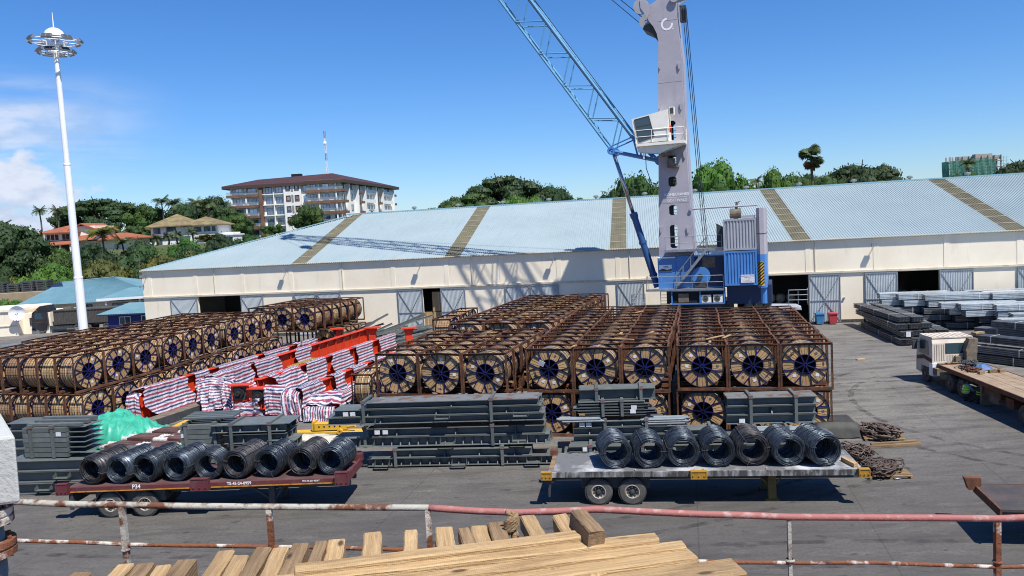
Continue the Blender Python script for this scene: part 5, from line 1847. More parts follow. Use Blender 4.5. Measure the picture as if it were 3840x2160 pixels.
def hub_mesh():
    mb = MB()
    mb.lathe([(0.045, -.06), (0.10, -.06), (0.10, .05), (0.045, .05), (0.045, -.06)], 14, 'y')
    mb.lathe([(.485, .0), (.515, .0), (.515, .04), (.485, .04), (.485, .0)], 28, 'y')
    return mb.mesh('hub', 'spoke')


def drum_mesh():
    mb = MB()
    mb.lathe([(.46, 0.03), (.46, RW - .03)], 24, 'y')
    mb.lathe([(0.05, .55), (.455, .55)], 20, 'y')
    return mb.mesh('drum', 'black')  # bore coloured black for the shade inside the reel


LAG = [lagging_mesh(1), lagging_mesh(2)]
BAND, STRAP, RIM, HUB, DRUM = band_mesh(), strap_mesh(), rim_mesh(), hub_mesh(), drum_mesh()
BOARD = [board_mesh(k) for k in range(8)]
SPOKE = [spoke_mesh(k) for k in range(8)]
mb_ = MB()
for k in range(8):
    spoke_bars(mb_, 2 * PI * (k + .5) / 8)
    spoke_bars(mb_, 2 * PI * (k + .5) / 8, RW - .008)
SPOKES = mb_.mesh('spokes', 'spoke')
mb_ = MB()
for y in (0.035, RW - .035):
    mb_.lathe([(.46, y), (RR - .05, y)], 32, 'y')
FLANGE = mb_.mesh('flange', 'ply')
mb_ = MB()
mb_.lathe([(.46, RW - .035), (RR - .05, RW - .035)], 32, 'y')
for k in range(8):
    spoke_bars(mb_, 2 * PI * (k + .5) / 8, RW - .008)
BACKFL = mb_.mesh('rear_flange', ['ply'])
PAPER = MB().box(-.085, .085, 0.02, 0.03, -.075, .075).mesh('paper_label', 'label')
PLATE = MB().box(-.06, .06, 0.02, 0.03, -.055, .055).mesh('grey_tag', 'glabel')
NUMS = ['057/223', '086/587', '052/223', '071/223', '138/223', '057/587', '058/223', '138/587', '085/223', '042/587']
NUM_ME = [text_mesh(t_, 0.17, 'ink', 'number') for t_ in NUMS]
MAKER = text_mesh('TBEA', 0.10, 'bink', 'maker_mark')
count_reels = 0


def reel(parent_fr, lx, ly, lz, rz, face, label, group, spin=None):
    """face: 2 detailed near flange, 1 plain flange, 0 barrel only (flange hidden)"""
    global count_reels
    count_reels += 1
    ox, oy, oz, fr = parent_fr
    c, s_ = math.cos(fr), math.sin(fr)
    t = thing('cable_reel', label, 'cable reel', (ox + lx * c - ly * s_, oy + lx * s_ + ly * c, oz + lz), fr + rz, group)
    sp = spin if spin is not None else U(0, 6.28)
    R = (0, sp, 0)
    put('lagging', LAG[rng.randrange(2)], t, rot=R)['kind'] = 'stuff'
    put('steel_band', BAND, t)
    if face:
        put('rim', RIM, t)
    if face == 2:
        put('binding_strap', STRAP, t)
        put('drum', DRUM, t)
        put('hub', HUB, t)
        put('rear_flange', BACKFL, t)
        for k in range(8):
            put('flange_board', BOARD[k], t, rot=R)
            put('spoke', SPOKE[k], t, rot=R)
        ks = rng.sample(range(8), 4)

        def at(k, r=0.76):
            a = 2 * PI * k / 8 - sp
            # rotation about y by sp turns (cos a,0,sin a) into angle a - sp in the xz plane
            return (r * math.cos(a), 0, r * math.sin(a)), a
        for k, me in ((ks[0], PAPER), (ks[1], PAPER), (ks[2], PLATE)):
            p, a = at(k)
            put('paper_label' if me is PAPER else 'grey_tag', me, t, p, (0, U(-.5, .5), 0))
        p, a = at(ks[3], .80)
        put('number', NUM_ME[rng.randrange(len(NUM_ME))], t, (p[0], 0.026, p[2]), (PI / 2, -(a - PI / 2), 0))
        k5 = [k for k in range(8) if k not in ks][0]
        p, a = at(k5, .84)
        put('maker_mark', MAKER, t, (p[0], 0.026, p[2]), (PI / 2, -(a - PI / 2), 0))
    elif face == 1:
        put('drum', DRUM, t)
        put('flange', FLANGE, t)
        put('spokes', SPOKES, t, rot=R)
    return t


CL, CD, CH = 7.46, 1.42, 2.35   # cage length (local x), depth (local y), height


def wob(seed, amp):
    rnd = random.Random(seed)
    f = [rnd.uniform(-amp, amp) for _ in range(7)]
    f[0] = f[-1] = 0
    return f


def rail_mesh(seed, amp=0.05, w=0.072, h=0.08):
    mb = MB()
    a, b = wob(seed, amp), wob(seed + 50, amp * .7)
    pts = [Vector((CL * i / 6, b[i], a[i])) for i in range(7)]
    for i in range(6):
        e = 0.01
        mb.bar(pts[i], pts[i + 1], w, 0.018)
        mb.bar(pts[i] + Vector((0, w / 2 - .01, -h / 2)), pts[i + 1] + Vector((0, w / 2 - .01, -h / 2)), 0.018, h)
    return mb.mesh('top_rail', 'rust')


HRAIL = rail_mesh(9, .05, .09, .12)
RAILS = [rail_mesh(s_, .045) for s_ in range(5)]
BRAIL = MB().bar((0, 0, 0), (CL, 0, 0), .10, .14).mesh('bottom_rail', 'rust')
POST = MB().bar((0, -.04, 0.06), (0, -.04, CH - .05), .10, .02).bar((0.04, 0, .06), (.04, 0, CH - .05), .02, .10).mesh('post', 'rust')
DPOST = MB().bar((-.06, -.04, 0.06), (-.06, -.04, CH - .05), .09, .02).bar((.06, -.04, 0.06), (.06, -.04, CH - .05), .09, .02).bar((0, 0.01, .06), (0, 0.01, CH - .05), .03, .09).mesh('post', 'rust')
CROSS = MB().bar((0, 0, 0), (0, CD, 0), .10, .02).bar((.04, 0, -.05), (.04, CD, -.05), .02, .10).path([(0.05, .03, -.26), (.05, .14, -.12), (.05, .28, -.05)], .022, 4).mesh('cross_bar', 'rust')
FRAME = MB()
for px in (0, CL / 3, 2 * CL / 3, CL):
    for py in (0.02, CD - .02):
        FRAME.bar((px, py, .06), (px, py, CH - .05), .10, .08)
FRAMEM = FRAME.mesh('post_set', 'rust')


def cage(fr, lx, ly, lz, rz, detail, label, group, front=False):
    ox, oy, oz, f = fr
    c, s_ = math.cos(f), math.sin(f)
    t = thing('steel_cage', label, 'cage', (ox + lx * c - ly * s_, oy + lx * s_ + ly * c, oz + lz), f + rz + U(-.006, .006), group)
    for py in (0.03, CD - 0.03):
        put('top_rail', HRAIL if (front and py < .1) else RAILS[rng.randrange(5)], t, (0, py, CH - .01), None if rng.random() < .5 else (0, 0, 0))
        put('bottom_rail', BRAIL, t, (0, py, 0.075))
    for px in (0.03, CL / 3, 2 * CL / 3, CL - .08):
        put('cross_bar', CROSS, t, (px, 0, CH - .015))
    if detail:
        for i, px in enumerate((0.03, CL / 3, 2 * CL / 3, CL - .05)):
            for py in (0.05, CD - .03):
                put('post', DPOST if i in (1, 2) else POST, t, (px, py, 0))
    else:
        stuff(put('post_set', FRAMEM, t))
    return t


def stack(name, fr, rows, tiers, face_rows_low, pitch=1.475, skip_low=()):
    """rows of three-reel cages one behind the other; local x across, local y back"""
    gname_c, gname_r = 'rusty cages of the ' + name, 'cable reels of the ' + name
    for tier in range(tiers):
        low = tier == 0 and tiers == 2
        tn = 'lower tier' if low else ('upper tier' if tiers == 2 else 'single tier')
        nr = rows if not low else max(face_rows_low, 1)
        for r in range(rows if not low else nr):
            rw = 'front row' if r == 0 else ORD[r] + ' row back'
            cage(fr, U(-.05, .05), r * pitch, tier * CH if tiers == 2 else 0, 0, r < 2, 'rusty three bay cage, %s, %s of the %s' % (tn, rw, name), gname_c, r == 0)
            for i in range(3):
                if low and r > 0 and i == 1:
                    continue
                reel(fr, CL * (i + .5) / 3 + U(-.04, .04), r * pitch + .07, (tier * CH if tiers == 2 else 0) + 0.17 + RR, 0, 2 if r == 0 else (1 if r < 3 or i != 1 else 0),
                     '%s reel, %s, %s bay of the %s' % (tn.replace(' tier', '-tier') + ' cable', rw, ['left', 'middle', 'right'][i], name), gname_r)


def fr_from(p, q):
    """frame with local x from p to q"""
    a = math.atan2(q[1] - p[1], q[0] - p[0])
    return (p[0], p[1], 0.0, a)


S_R = fr_from((8.15, 40.0), (15.6, 38.3))
S_M = fr_from((0.5, 41.55), (7.75, 39.75))
S_F = fr_from((-7.65, 42.75), (-0.42, 40.6))
S_B = fr_from((-4.5, 54.6), (2.6, 52.3))
stack('right stack', S_R, 11, 2, 3)
stack('middle stack', S_M, 13, 2, 2)
stack('short front stack', S_F, 6, 2, 2)
stack('back stack', S_B, 13, 2, 1)

# single columns: cage turned so its length runs back, barrels face the front


def column(fr, lx, ly, lz, n_, tier_n, name, label, detail=True, face=1, flip=False):
    """cage with its length along local y; reel axes along local x"""
    ox, oy, oz, f = fr
    cage((ox, oy, oz, f), lx + CD, ly, lz, PI / 2, detail, label, 'rusty cages of the ' + name)
    out = []
    for i in range(n_):
        out.append(reel(fr, lx + CD - .07, ly + CL * (i + .5) / 3, lz + .14 + RR, PI / 2, face,
                        'cable reel, %s of the %s' % (label_r[0] % ORD[i], name), 'cable reels of the ' + name))
    return out


label_r = ['%s from the front']
column((-10.55, 49.9, 0, -.20), 0, 0, 0, 2, 1, 'lone cage left of the short front stack', 'rusty lone cage standing left of the short front reel stack', face=2)
column((-5.95, 57.6, 0, -.23), 0, 0, 2.35, 3, 1, 'lone cage left of the back stack', 'rusty lone cage standing left of the back reel stack', face=1)
column((-5.95, 57.6, 0, -.23), 0, 0, 0, 1, 1, 'cage under the lone one', 'rusty cage underneath the lone one left of the back stack', face=1)

# the long left stack: three blocks deep, flanges face right; the block edges step
NL = 'left stack'
PX = 1.44
C0 = Vector((-27.1, 48.25))
blocks = [(C0, math.radians(73.5)), (Vector((-24.85, 55.75)), math.radians(79.0)), (Vector((-23.3, 63.9)), math.radians(74.0))]
for b, (cp, ang) in enumerate(blocks):
    fa_ = ang - PI / 2
    bn = ['front', 'middle', 'rear'][b]
    cols = [7, 8, 7][b]
    fr = (cp.x, cp.y, 0, fa_)
    for tier in (1, 0):
        for k in range(cols):
            if tier == 0 and k > 0 and b > 0:
                continue
            if tier == 0 and b == 0 and k > 4:
                continue
            tn = 'upper tier' if tier else 'lower tier'
            cn = 'right edge' if k == 0 else ORD[k] + ' column from right'
            off = 0.45 if tier == 0 else 0.0
            lx = -(k + 1) * PX + off
            cage(fr, lx + CD, 0, tier * CH, PI / 2, (k < 2 or (b == 0)), 'rusty cage, %s, %s, %s block of the %s' % (tn, cn, bn, NL), 'rusty cages of the ' + NL)
            for i in range(3):
                if tier == 0 and b == 0 and k > 0 and i > 0:
                    continue
                fc = 2 if k == 0 else (1 if (k < 2 or (b == 0 and i == 0)) else 0)
                # turned -90 so that the detailed flange faces local +x
                reel(fr, lx + CD - .07, CL * (i + .5) / 3, tier * CH + .14 + RR, PI / 2, fc,
                     '%s reel, %s, %s bay, %s block of the %s' % (tn.replace(' tier', '-tier'), cn, ['front', 'middle', 'back'][i], bn, NL), 'cable reels of the ' + NL)
# corner block, flanges face the camera again
S_C = fr_from((-25.2, 75.3), (-18.15, 72.75))
NC = 'corner stack'
for tier in (1, 0):
    for r in range(6 if tier else 4):
        if tier == 0 and r > 5:
            continue
        rw = 'front row' if r == 0 else ORD[r] + ' row back'
        tn = 'upper tier' if tier else 'lower tier'
        dx = 0 if tier else 0.9
        dy = 0 if tier else 1.6
        cage(S_C, dx, r * 1.44 + dy, tier * CH, 0, r < 1, 'rusty three bay cage, %s, %s of the %s' % (tn, rw, NC), 'rusty cages of the ' + NC)
        for i in range(3):
            if tier == 0 and i < 2:
                continue
            reel(S_C, CL * (i + .5) / 3 + dx, r * 1.44 + .07 + dy, tier * CH + .14 + RR, 0, 2 if (r == 0 and tier) else 1 if i == 2 or r == 0 else 0,
                 '%s reel, %s, %s bay of the %s' % (tn.replace(' tier', '-tier') + ' cable', rw, ['left', 'middle', 'right'][i], NC), 'cable reels of the ' + NC)
# loose timber scraps lying on the cages
scrap = MB().box(-.5, .5, -.06, .06, 0, .04).mesh('timber_scrap', 'timber')
for (fr, lx, ly, a, sc_, l) in ((S_R, 2.0, 1.9, .9, 1.5, 'broken board lying across the right hand reel cages, left bay'), (S_R, 2.6, 2.1, 1.2, 1.1, 'second splintered board beside the broken one on the right hand cages'),
                                (S_R, 1.7, 0.4, 1.5, .5, 'short wood offcut on the front rail of the right hand cages'), (S_M, 2.6, .15, 1.3, .5, 'short offcut on the front rail of the cages left of the crane house'),
                                (S_M, 4.9, 2.2, -.4, 1.4, 'thin stick lying over the cages left of the crane house'), (S_M, 4.6, 4.4, 1.5, .6, 'small board on the fourth row of cages left of the crane house'),
                                (S_M, 6.3, 4.6, 1.2, .5, 'upright splinter on the right bay of the cages left of the crane house'), (S_M, 4.8, 14.5, 1.1, 1.0, 'board lying near the back of the cages left of the crane house'),
                                (S_B, 3.0, 7.6, .8, .9, 'board lying across the middle of the back reel stack'), (S_B, 5.0, 5.0, .2, .7, 'short board on the right bay of the back reel stack')):
    ox, oy, oz, f = fr
    c, s_ = math.cos(f), math.sin(f)
    o = put('timber_scrap', scrap, None, (ox + lx * c - ly * s_, oy + lx * s_ + ly * c, 2 * CH + .07), f + a)
    o.scale = (sc_, 1, 1)
    tag(o, l, 'timber scrap', 'timber scraps on the reel cages')
wp_ = put('paper_sheet', MB().box(-.16, .16, -.01, .01, -.14, .14).mesh('paper_sheet', 'label'), None, (1.32, 41.15, 3.95), (0.2, .5, -.25))
tag(wp_, 'white card hanging from the front left reel of the stack left of the crane', 'card')
# ------------------------------------------------------------------ wire coils


def coil_mesh(seed, L=1.5, R=0.64, r=0.42):
    rnd = random.Random(seed)
    mb = MB()

    def ring(y, rad, tilt, sq=0.0):
        n = 30
        ph = rnd.uniform(0, 6.28)
        e = rnd.uniform(-.012, .012)
        w1 = rnd.uniform(-.010, .010)
        pts = []
        for i in range(n):
            t = 2 * PI * i / n
            rr = rad + e * math.cos(2 * t + ph) + w1 * math.cos(5 * t + ph * 2)
            pts.append((rr * math.cos(t), y + tilt * math.cos(t + ph) + 0.012 * math.sin(3 * t + ph), rr * math.sin(t) + sq))
        mb.path(pts, 0.0125, 4, closed=True)
    n1 = 46
    for i in range(n1):
        ring(L * (i + rnd.uniform(0, 1)) / n1, R - rnd.uniform(0, .035), rnd.uniform(-.05, .05))
    for i in range(22):
        ring(L * (i + rnd.uniform(0, 1)) / 22, r + rnd.uniform(0, .03), rnd.uniform(-.04, .04))
    for i in range(11):
        ring(rnd.uniform(-.035, .02), r + .02 + (R - r - .03) * (i + .5) / 11, rnd.uniform(-.02, .02))
    for i in range(7):
        ring(L + rnd.uniform(-.02, .035), r + .02 + (R - r - .03) * (i + .5) / 7, rnd.uniform(-.02, .02))
    q = 0.02
    mb.lathe([(r + q, .03), (R - .045, .03), (R - .045, L - .03), (r + q, L - .03), (r + q, .03)], 30, 'y')
    return mb


COILS = [coil_mesh(s_) for s_ in (11, 12, 13)]
COILM = [c.mesh('windings', 'coil', True) for c in COILS] + [COILS[1].mesh('windings', 'coilr', True)]
mb_ = MB()
for t in (0.4, 2.5, 4.6):
    c, s_ = math.cos(t), math.sin(t)
    P4 = [(0.648 * c, -.035, .648 * s_), (.648 * c, 1.53, .648 * s_), (.415 * c, 1.53, .415 * s_), (.415 * c, -.035, .415 * s_)]
    for a, b in zip(P4, P4[1:] + P4[:1]):
        mb_.bar(a, b, .022, .022)
TIE = mb_.mesh('tie_wire', 'dgrey')


def coil(x, y, z, rz, v, label, group, sc_=(1, 1, 1), rust=False):
    t = thing('wire_coil', label, 'wire coil', (x, y, z + 0.655 * sc_[2]), rz, group)
    t.rotation_euler = (0, U(-.05, .05), rz)
    t.scale = sc_
    sp = U(0, 6)
    stuff(put('windings', COILM[3 if rust else v % 3], t, rot=(0, sp, 0)))
    put('tie_wire', TIE, t, rot=(0, U(0, 2), 0))
    return t


# ------------------------------------------------------------------ trailers


def wheel_pair(parent, x, y, z, r=0.53, w=0.3, rim='wrim'):
    t = MB().lathe([(r * .58, -w / 2), (r * .9, -w / 2), (r, -w / 2 + .05), (r, w / 2 - .05), (r * .9, w / 2), (r * .58, w / 2), (r * .58, -w / 2)], 30, 'y')
    for k in range(40):
        a = 2 * PI * k / 40
        t.bar(((r + .004) * math.cos(a), -w / 2 + .03, (r + .004) * math.sin(a)), ((r + .004) * math.cos(a + .06), w / 2 - .03, (r + .004) * math.sin(a + .06)), .05, .03, up=(math.cos(a), 0, math.sin(a)))
    w_ = t.build('wheel', 'tyre', parent, False, (x, y, z))
    MB().lathe([(r * .60, -w / 2 + .02), (r * .50, -w / 2 - .005), (r * .44, -w / 2 + .09), (r * .2, -w / 2 + .12)], 24, 'y').build('rim', rim, w_)
    MB().lathe([(r * .43, -w / 2 + .10), (r * .18, -w / 2 + .08), (r * .14, -w / 2 - .02), (0, -w / 2 - .03)], 16, 'y').build('hub', 'dgrey', w_)
    bl = MB()
    for k in range(8):
        a = 2 * PI * k / 8
        bl.tube((r * .33 * math.cos(a), -w / 2 + .10, r * .33 * math.sin(a)), (r * .33 * math.cos(a), -w / 2 + .02, r * .33 * math.sin(a)), .025, 5)
    bl.build('wheel_nuts', 'dust', w_)
    return w_


# right trailer: local x along its length, origin at the front left deck corner on the ground
TA = math.atan2(29.03 - 30.75, 12.82 - 1.01)
tr = thing('flatbed_trailer', 'white stained grey flatbed trailer carrying seven wire coils', 'trailer', (1.01, 30.9, 0), TA)
TLn = 11.95
DZ = 1.38
MB().box(0.0, TLn, 0.06, 2.55, DZ - .06, DZ).build('deck', 'wdeck', tr)
MB().box(0.0, TLn, -.02, .05, DZ - .20, DZ + .012).box(0, TLn, 2.56, 2.62, DZ - .2, DZ + .012).build('side_rail', 'wside', tr)
fr_ = MB()
for yy in (.75, 1.7):
    fr_.box(.1, TLn, yy, yy + .16, DZ - .55, DZ - .07)
for k in range(18):
    fr_.box(.3 + k * .66, .38 + k * .66, .06, 2.55, DZ - .2, DZ - .065)
fr_.box(.05, .25, .06, 2.55, DZ - .42, DZ - .07)
fr_.build('chassis', 'dgrey', tr)


def bracket(parent, x, y, mats, w=.6, h=.3, name='bolster_bracket', ywid=.24):
    b = MB()
    b.box(x, x + w, y - ywid, y, DZ - .24, DZ - .20).box(x, x + .04, y - ywid, y, DZ - .2, DZ + h - .2).box(x + w - .04, x + w, y - ywid, y, DZ - .2, DZ + h - .2).box(x, x + w, y - .03, y - .021, DZ - .2, DZ + h - .2).box(x, x + w, y - ywid, y, DZ + h - .22, DZ + h - .19)
    for k in range(3):
        b.tube((x + w * (.15 + .35 * k), y - ywid - .02, DZ - .1), (x + w * (.15 + .35 * k), y - ywid + .02, DZ - .1), .03, 6)
    b.box(x + .04, x + w - .04, y - ywid + .02, y - ywid + .05, DZ - .19, DZ + h - .23)
    return b.build(name, mats, parent)


bracket(tr, -.25, .0, 'mustard', .42, .26)
bracket(tr, 5.55, -.02, 'mustard', .62, .26)
bracket(tr, 11.72, .0, 'mustard', .40, .28)
MB().box(-.1, .2, 2.3, 2.62, DZ, DZ + .22).build('corner_post', 'rside', tr)
MB().box(0.02, .2, .4, 2.0, DZ + .002, DZ + .05).build('timber_batten', 'timberd', tr)
for wx in (1.98, 3.30):
    for yy in (.28, 2.25):
        wheel_pair(tr, wx, yy, .53)
    MB().tube((wx, .2, .53), (wx, 2.4, .53), .08, 8).build('axle', 'dgrey', tr)
MB().box(1.3, 4.0, .35, .7, .62, 1.1).box(1.3, 4.0, 1.9, 2.2, .62, 1.1).build('suspension', 'dgrey', tr)
for yy in (.55, 1.95):
    MB().box(8.55, 8.85, yy, yy + .2, .06, 1.2).box(8.42, 8.98, yy - .05, yy + .25, 0.005, .06).bar((7.9, yy + .1, 1.2), (8.55, yy + .1, .65), .05).bar((9.3, yy + .1, 1.2), (8.85, yy + .1, .65), .05).build('landing_leg', 'olive', tr)
MB().prism([(-.02, 1.1), (.14, 1.1), (.05, .35), (-.02, .35)], .1, .16).build('mud_flap', 'dgrey', tr)


def on(fr, lx, ly, lz=0):
    (ox, oy, a) = fr
    c, s_ = math.cos(a), math.sin(a)
    return (ox + lx * c - ly * s_, oy + lx * s_ + ly * c, lz)


TF = (1.01, 30.9, TA)
for i, lx in enumerate((2.74, 4.06, 5.35, 6.70, 8.02, 9.36, 10.70)):
    ly = (.42, .38, .50, .45, .55, .50, .42)[i]
    a = TA + (0.13, 0.09, .02, .02, .02, .10, .22)[i] + .03
    coil(*on(TF, lx, ly)[:2], DZ + .004, a, i, ORD[i] + ' wire coil from the left on the white stained trailer', 'wire coils on the white stained trailer', (1, U(.95, 1.05), U(.97, 1.02)), i == 4)
o = put('timber_block', MB().box(-.45, .45, -.09, .09, 0, .16).mesh('timber_block', 'timber'), None, on(TF, 11.62, .7, DZ + .003), TA + 1.85)
tag(o, 'timber block at the right end of the white stained trailer', 'timber block')
for k, (lx, ly) in enumerate(((3.45, .15), (6.05, .18), (8.45, .2))):
    o = put('wood_chip', MB().box(-.06, .06, -.03, .03, 0, .04).mesh('wood_chip', 'timber'), None, on(TF, lx, ly, DZ + .005), U(0, 3))
    tag(o, 'small wood chip wedged under a coil, %s from the left' % ORD[k], 'wood chip', 'wood chips on the trailer deck')

# left trailer
LA = math.atan2(31.45 - 32.15, -7.28 + 18.85)
tl = thing('flatbed_trailer', 'maroon flatbed trailer with orange side stripe carrying nine wire coils', 'trailer', (-18.95, 32.35, 0), LA)
LT = 11.75
MB().box(0, LT, .06, 2.5, DZ - .06, DZ).build('deck', 'mdeck', tl)
MB().box(0, LT, -.02, .05, DZ - .13, DZ + .01).box(0, LT, 2.51, 2.56, DZ - .2, DZ + .01).build('side_rail', 'maroon', tl)
MB().box(0, LT, -.012, .045, DZ - .20, DZ - .131).build('side_stripe', mat('orange_stripe', (.55, .23, .02), .6, 0, (.25, .10, .03), 4, lo=.45, hi=.65), tl)
fr_ = MB()
for yy in (.75, 1.65):
    fr_.box(.1, LT, yy, yy + .16, DZ - .55, DZ - .07)
for k in range(18):
    fr_.box(.3 + k * .65, .38 + k * .65, .06, 2.5, DZ - .19, DZ - .065)
fr_.box(.02, .2, .06, 2.5, DZ - .7, DZ - .07)
fr_.build('chassis', 'dgrey', tl)
bracket(tl, -.35, .02, 'maroon', .5, .42)
bracket(tl, 5.4, -.02, 'maroon', .75, .45)
bracket(tl, 11.4, .0, 'maroon', .55, .5)
MB().box(11.2, 11.9, 2.3, 2.6, DZ, DZ + .3).build('corner_post', 'maroon', tl)
MB().box(11.76, 11.86, .1, 2.5, DZ - .22, DZ + .12).build('headboard', 'maroon', tl)
for wx in (1.72, 3.2):
    for yy in (.28, 2.2):
        wheel_pair(tl, wx, yy, .53)
    MB().tube((wx, .2, .53), (wx, 2.4, .53), .08, 8).build('axle', 'dgrey', tl)
MB().box(1.0, 4.0, .35, .7, .62, 1.1).build('suspension', 'dgrey', tl)
mg = MB().lathe([(.62, -.18), (.66, -.18), (.66, .18), (.62, .18), (.62, -.18)], 16, 'y', (1.72, .28, .55), arc=(.3, 2.9))
mg.build('mudguard', 'dgrey', tl)
for yy in (.5, 1.95):
    MB().box(8.35, 8.6, yy, yy + .2, .06, 1.2).box(8.22, 8.74, yy - .05, yy + .25, 0.005, .06).bar((7.3, yy + .1, 1.2), (8.35, yy + .1, .45), .06).bar((9.2, yy + .1, 1.2), (8.6, yy + .1, .45), .06).build('landing_leg', 'dgrey', tl)
MB().prism([(.0, 1.1), (.2, 1.1), (.12, .4), (.0, .4)], .1, .2).build('mud_flap', 'dgrey', tl)
for tx, lx, sz in (('P34', 3.0, .24), ('TS-45-24-0959', 7.35, .17), ('TPA-TR-221-9526T', 10.35, .09)):
    put('lettering', text_mesh(tx, sz, 'wink', 'lettering', .002, True), tl, (lx, -.026, DZ - .055 + (.02 if sz > .2 else 0)), (PI / 2, 0, 0))
LF = (-18.95, 32.35, LA)
lxs = [0.92, 2.10, 3.24, 4.55, 5.9, 7.1, 8.45, 9.85, 11.1]
for i, lx in enumerate(lxs):
    ly = (.32, .32, .36, .36, .42, .35, .42, .42, .42)[i]
    a = LA - (0.38, .36, .34, .27, .12, .25, .24, .22, .17)[i] * .55
    L_ = (1.25, 1.2, 1.2, 1.12, .55, 1.2, 1.1, 1.15, .95)[i]
    coil(*on(LF, lx, ly)[:2], DZ + .004, a, i + 1, ORD[i] + ' wire coil from the left on the maroon trailer', 'wire coils on the maroon trailer', (.94, L_, .94), i in (0, 5, 7))

# trailer corner at the right edge of the photo
tb_ = thing('flatbed_trailer', 'dark rusty flatbed trailer entering at the lower right edge', 'trailer', (15.85, 27.2, 0), -.22)
MB().box(0, 12, -2.5, 0, 1.24, 1.32).build('deck', 'blackdeck', tb_)
m_ = MB().box(-.03, 12, -.0, .05, 1.1, 1.33).box(-.06, 0, -2.5, 0, 1.05, 1.33)
m_.build('side_rail', 'rside', tb_)
MB().box(.2, 12, -.9, -.75, .8, 1.22).box(.2, 12, -1.75, -1.6, .8, 1.22).build('chassis', 'dgrey', tb_)
MB().prism([(-.28, 1.2), (.12, 1.2), (.12, 1.62), (-.4, 1.62)], -.28, .0).build('corner_post', 'rside', tb_)
MB().prism([(.5, 1.1), (1.3, 1.1), (1.1, .35), (.6, .35)], -.6, -.4).build('landing_leg', 'dgrey', tb_)
for wx in (4.5, 5.8):
    wheel_pair(tb_, wx, -2.2, .53)

# ------------------------------------------------------------------ bundles of dark grey steelwork


def ibeam(L, h, fw, ribs=0, mats='gsteel', flip=False):
    """beam along +x, web in the xz plane, front at y=0"""
    mb = MB()
    t = .02
    mb.box(0, L, 0, fw, h - t, h).box(0, L, 0, fw, 0, t).box(0, L, fw / 2 - .01, fw / 2 + .01, t, h - t)
    for k in range(ribs):
        x = L * (k + .5) / ribs
        mb.add([(x, 0.0, t), (x, fw / 2 - .01, t), (x, fw / 2 - .01, h * .95), (x + .05, 0, t), (x + .05, fw / 2 - .01, t), (x + .05, fw / 2 - .01, h * .95)], [(0, 1, 2), (3, 5, 4), (0, 2, 5, 3)])
    return mb.mesh('steel_beam', mats)


def strapframe(parent, x, z0, z1, d, w=.14, tri=True):
    mb = MB()
    mb.box(x, x + w, -.08, -.02, z0, z1 + .09).box(x, x + w, d + .02, d + .08, z0, z1 + .09).box(x, x + w, -.08, d + .08, z1 + .03, z1 + .12).box(x - .03, x + w + .03, -.10, .02, z1 - .02, z1 + .13)
    f_ = mb.build('strap_frame', 'gsteel', parent)
    if tri:
        MB().add([(x + .03, -.103, z1 + .0), (x + w - .03, -.103, z1 + .0), (x + w / 2, -.103, z1 + .1)], [(0, 1, 2)]).build('warning_mark', 'binr', f_)
    return f_


def paper(parent, x, z, y=-.012, w=.26, h=.2):
    MB().box(x, x + w, y - .004, y, z, z + h).build('paper_label', 'label', parent)


def bundle(label, x, y, z, rz, L, depth, tiers, straps, top=None, papers=(), group='dark grey steel bundles', panel=False):
    """tiers: (z, height, ribs, x0, x1)"""
    t = thing('steel_bundle', label, 'steel bundle', (x, y, z), rz, group)
    nb = max(1, int(round(depth / .62)))
    for (tz, h, ribs, x0, x1) in tiers:
        me = ibeam(x1 - x0, h, depth / nb - .015, ribs) if not panel else MB().box(0, x1 - x0, 0, depth / nb - .02, .012, h - .012).box(.02, x1 - x0 - .02, .03, depth / nb - .05, 0, h).mesh('steel_panel', 'gsteel')
        for k in range(nb):
            put('steel_panel' if panel else 'steel_beam', me, t, (x0 + U(-.06, .06) * (.3 if panel else 1), k * depth / nb, tz))
    zt_ = max(q[0] + q[1] for q in tiers)
    for sx in straps:
        strapframe(t, sx, min(q[0] for q in tiers) - .02, zt_, depth)
    if top:
        MB().box(top[0], top[1], .0, depth, zt_ + .002, zt_ + .018).build('top_plate', top[2], t)
    for (px, pz) in papers:
        paper(t, px, pz)
    return t


BR_ = math.radians(-7)
bundle('lowest tier of the long ribbed steel stack in the middle', -7.4, 37.35, .03, BR_, 9.3, 1.2, [(0.05, .38, 20, 0, 9.3), (.45, .38, 4, 1.2, 7.9)], (1.35, 6.5))
bundle('middle tier of the long ribbed steel stack in the middle', -9.05, 37.75, .98, BR_, 10.5, 1.2, [(0, .46, 24, 0, 10.5), (.48, .40, 3, 1.7, 10.3)], (1.55, 7.75), papers=((2.1, .62), (2.5, .62)))
bundle('top tier of the long ribbed steel stack in the middle', -9.35, 37.8, 2.1, BR_, 10.6, 1.35, [(0, .34, 2, 0, 10.6), (.36, .34, 3, .4, 10.5), (.72, .30, 1, 2.0, 10.4)], (1.85, 8.05), (2.4, 10.3, 'gtop'), ((.9, .42), (1.25, .42)))
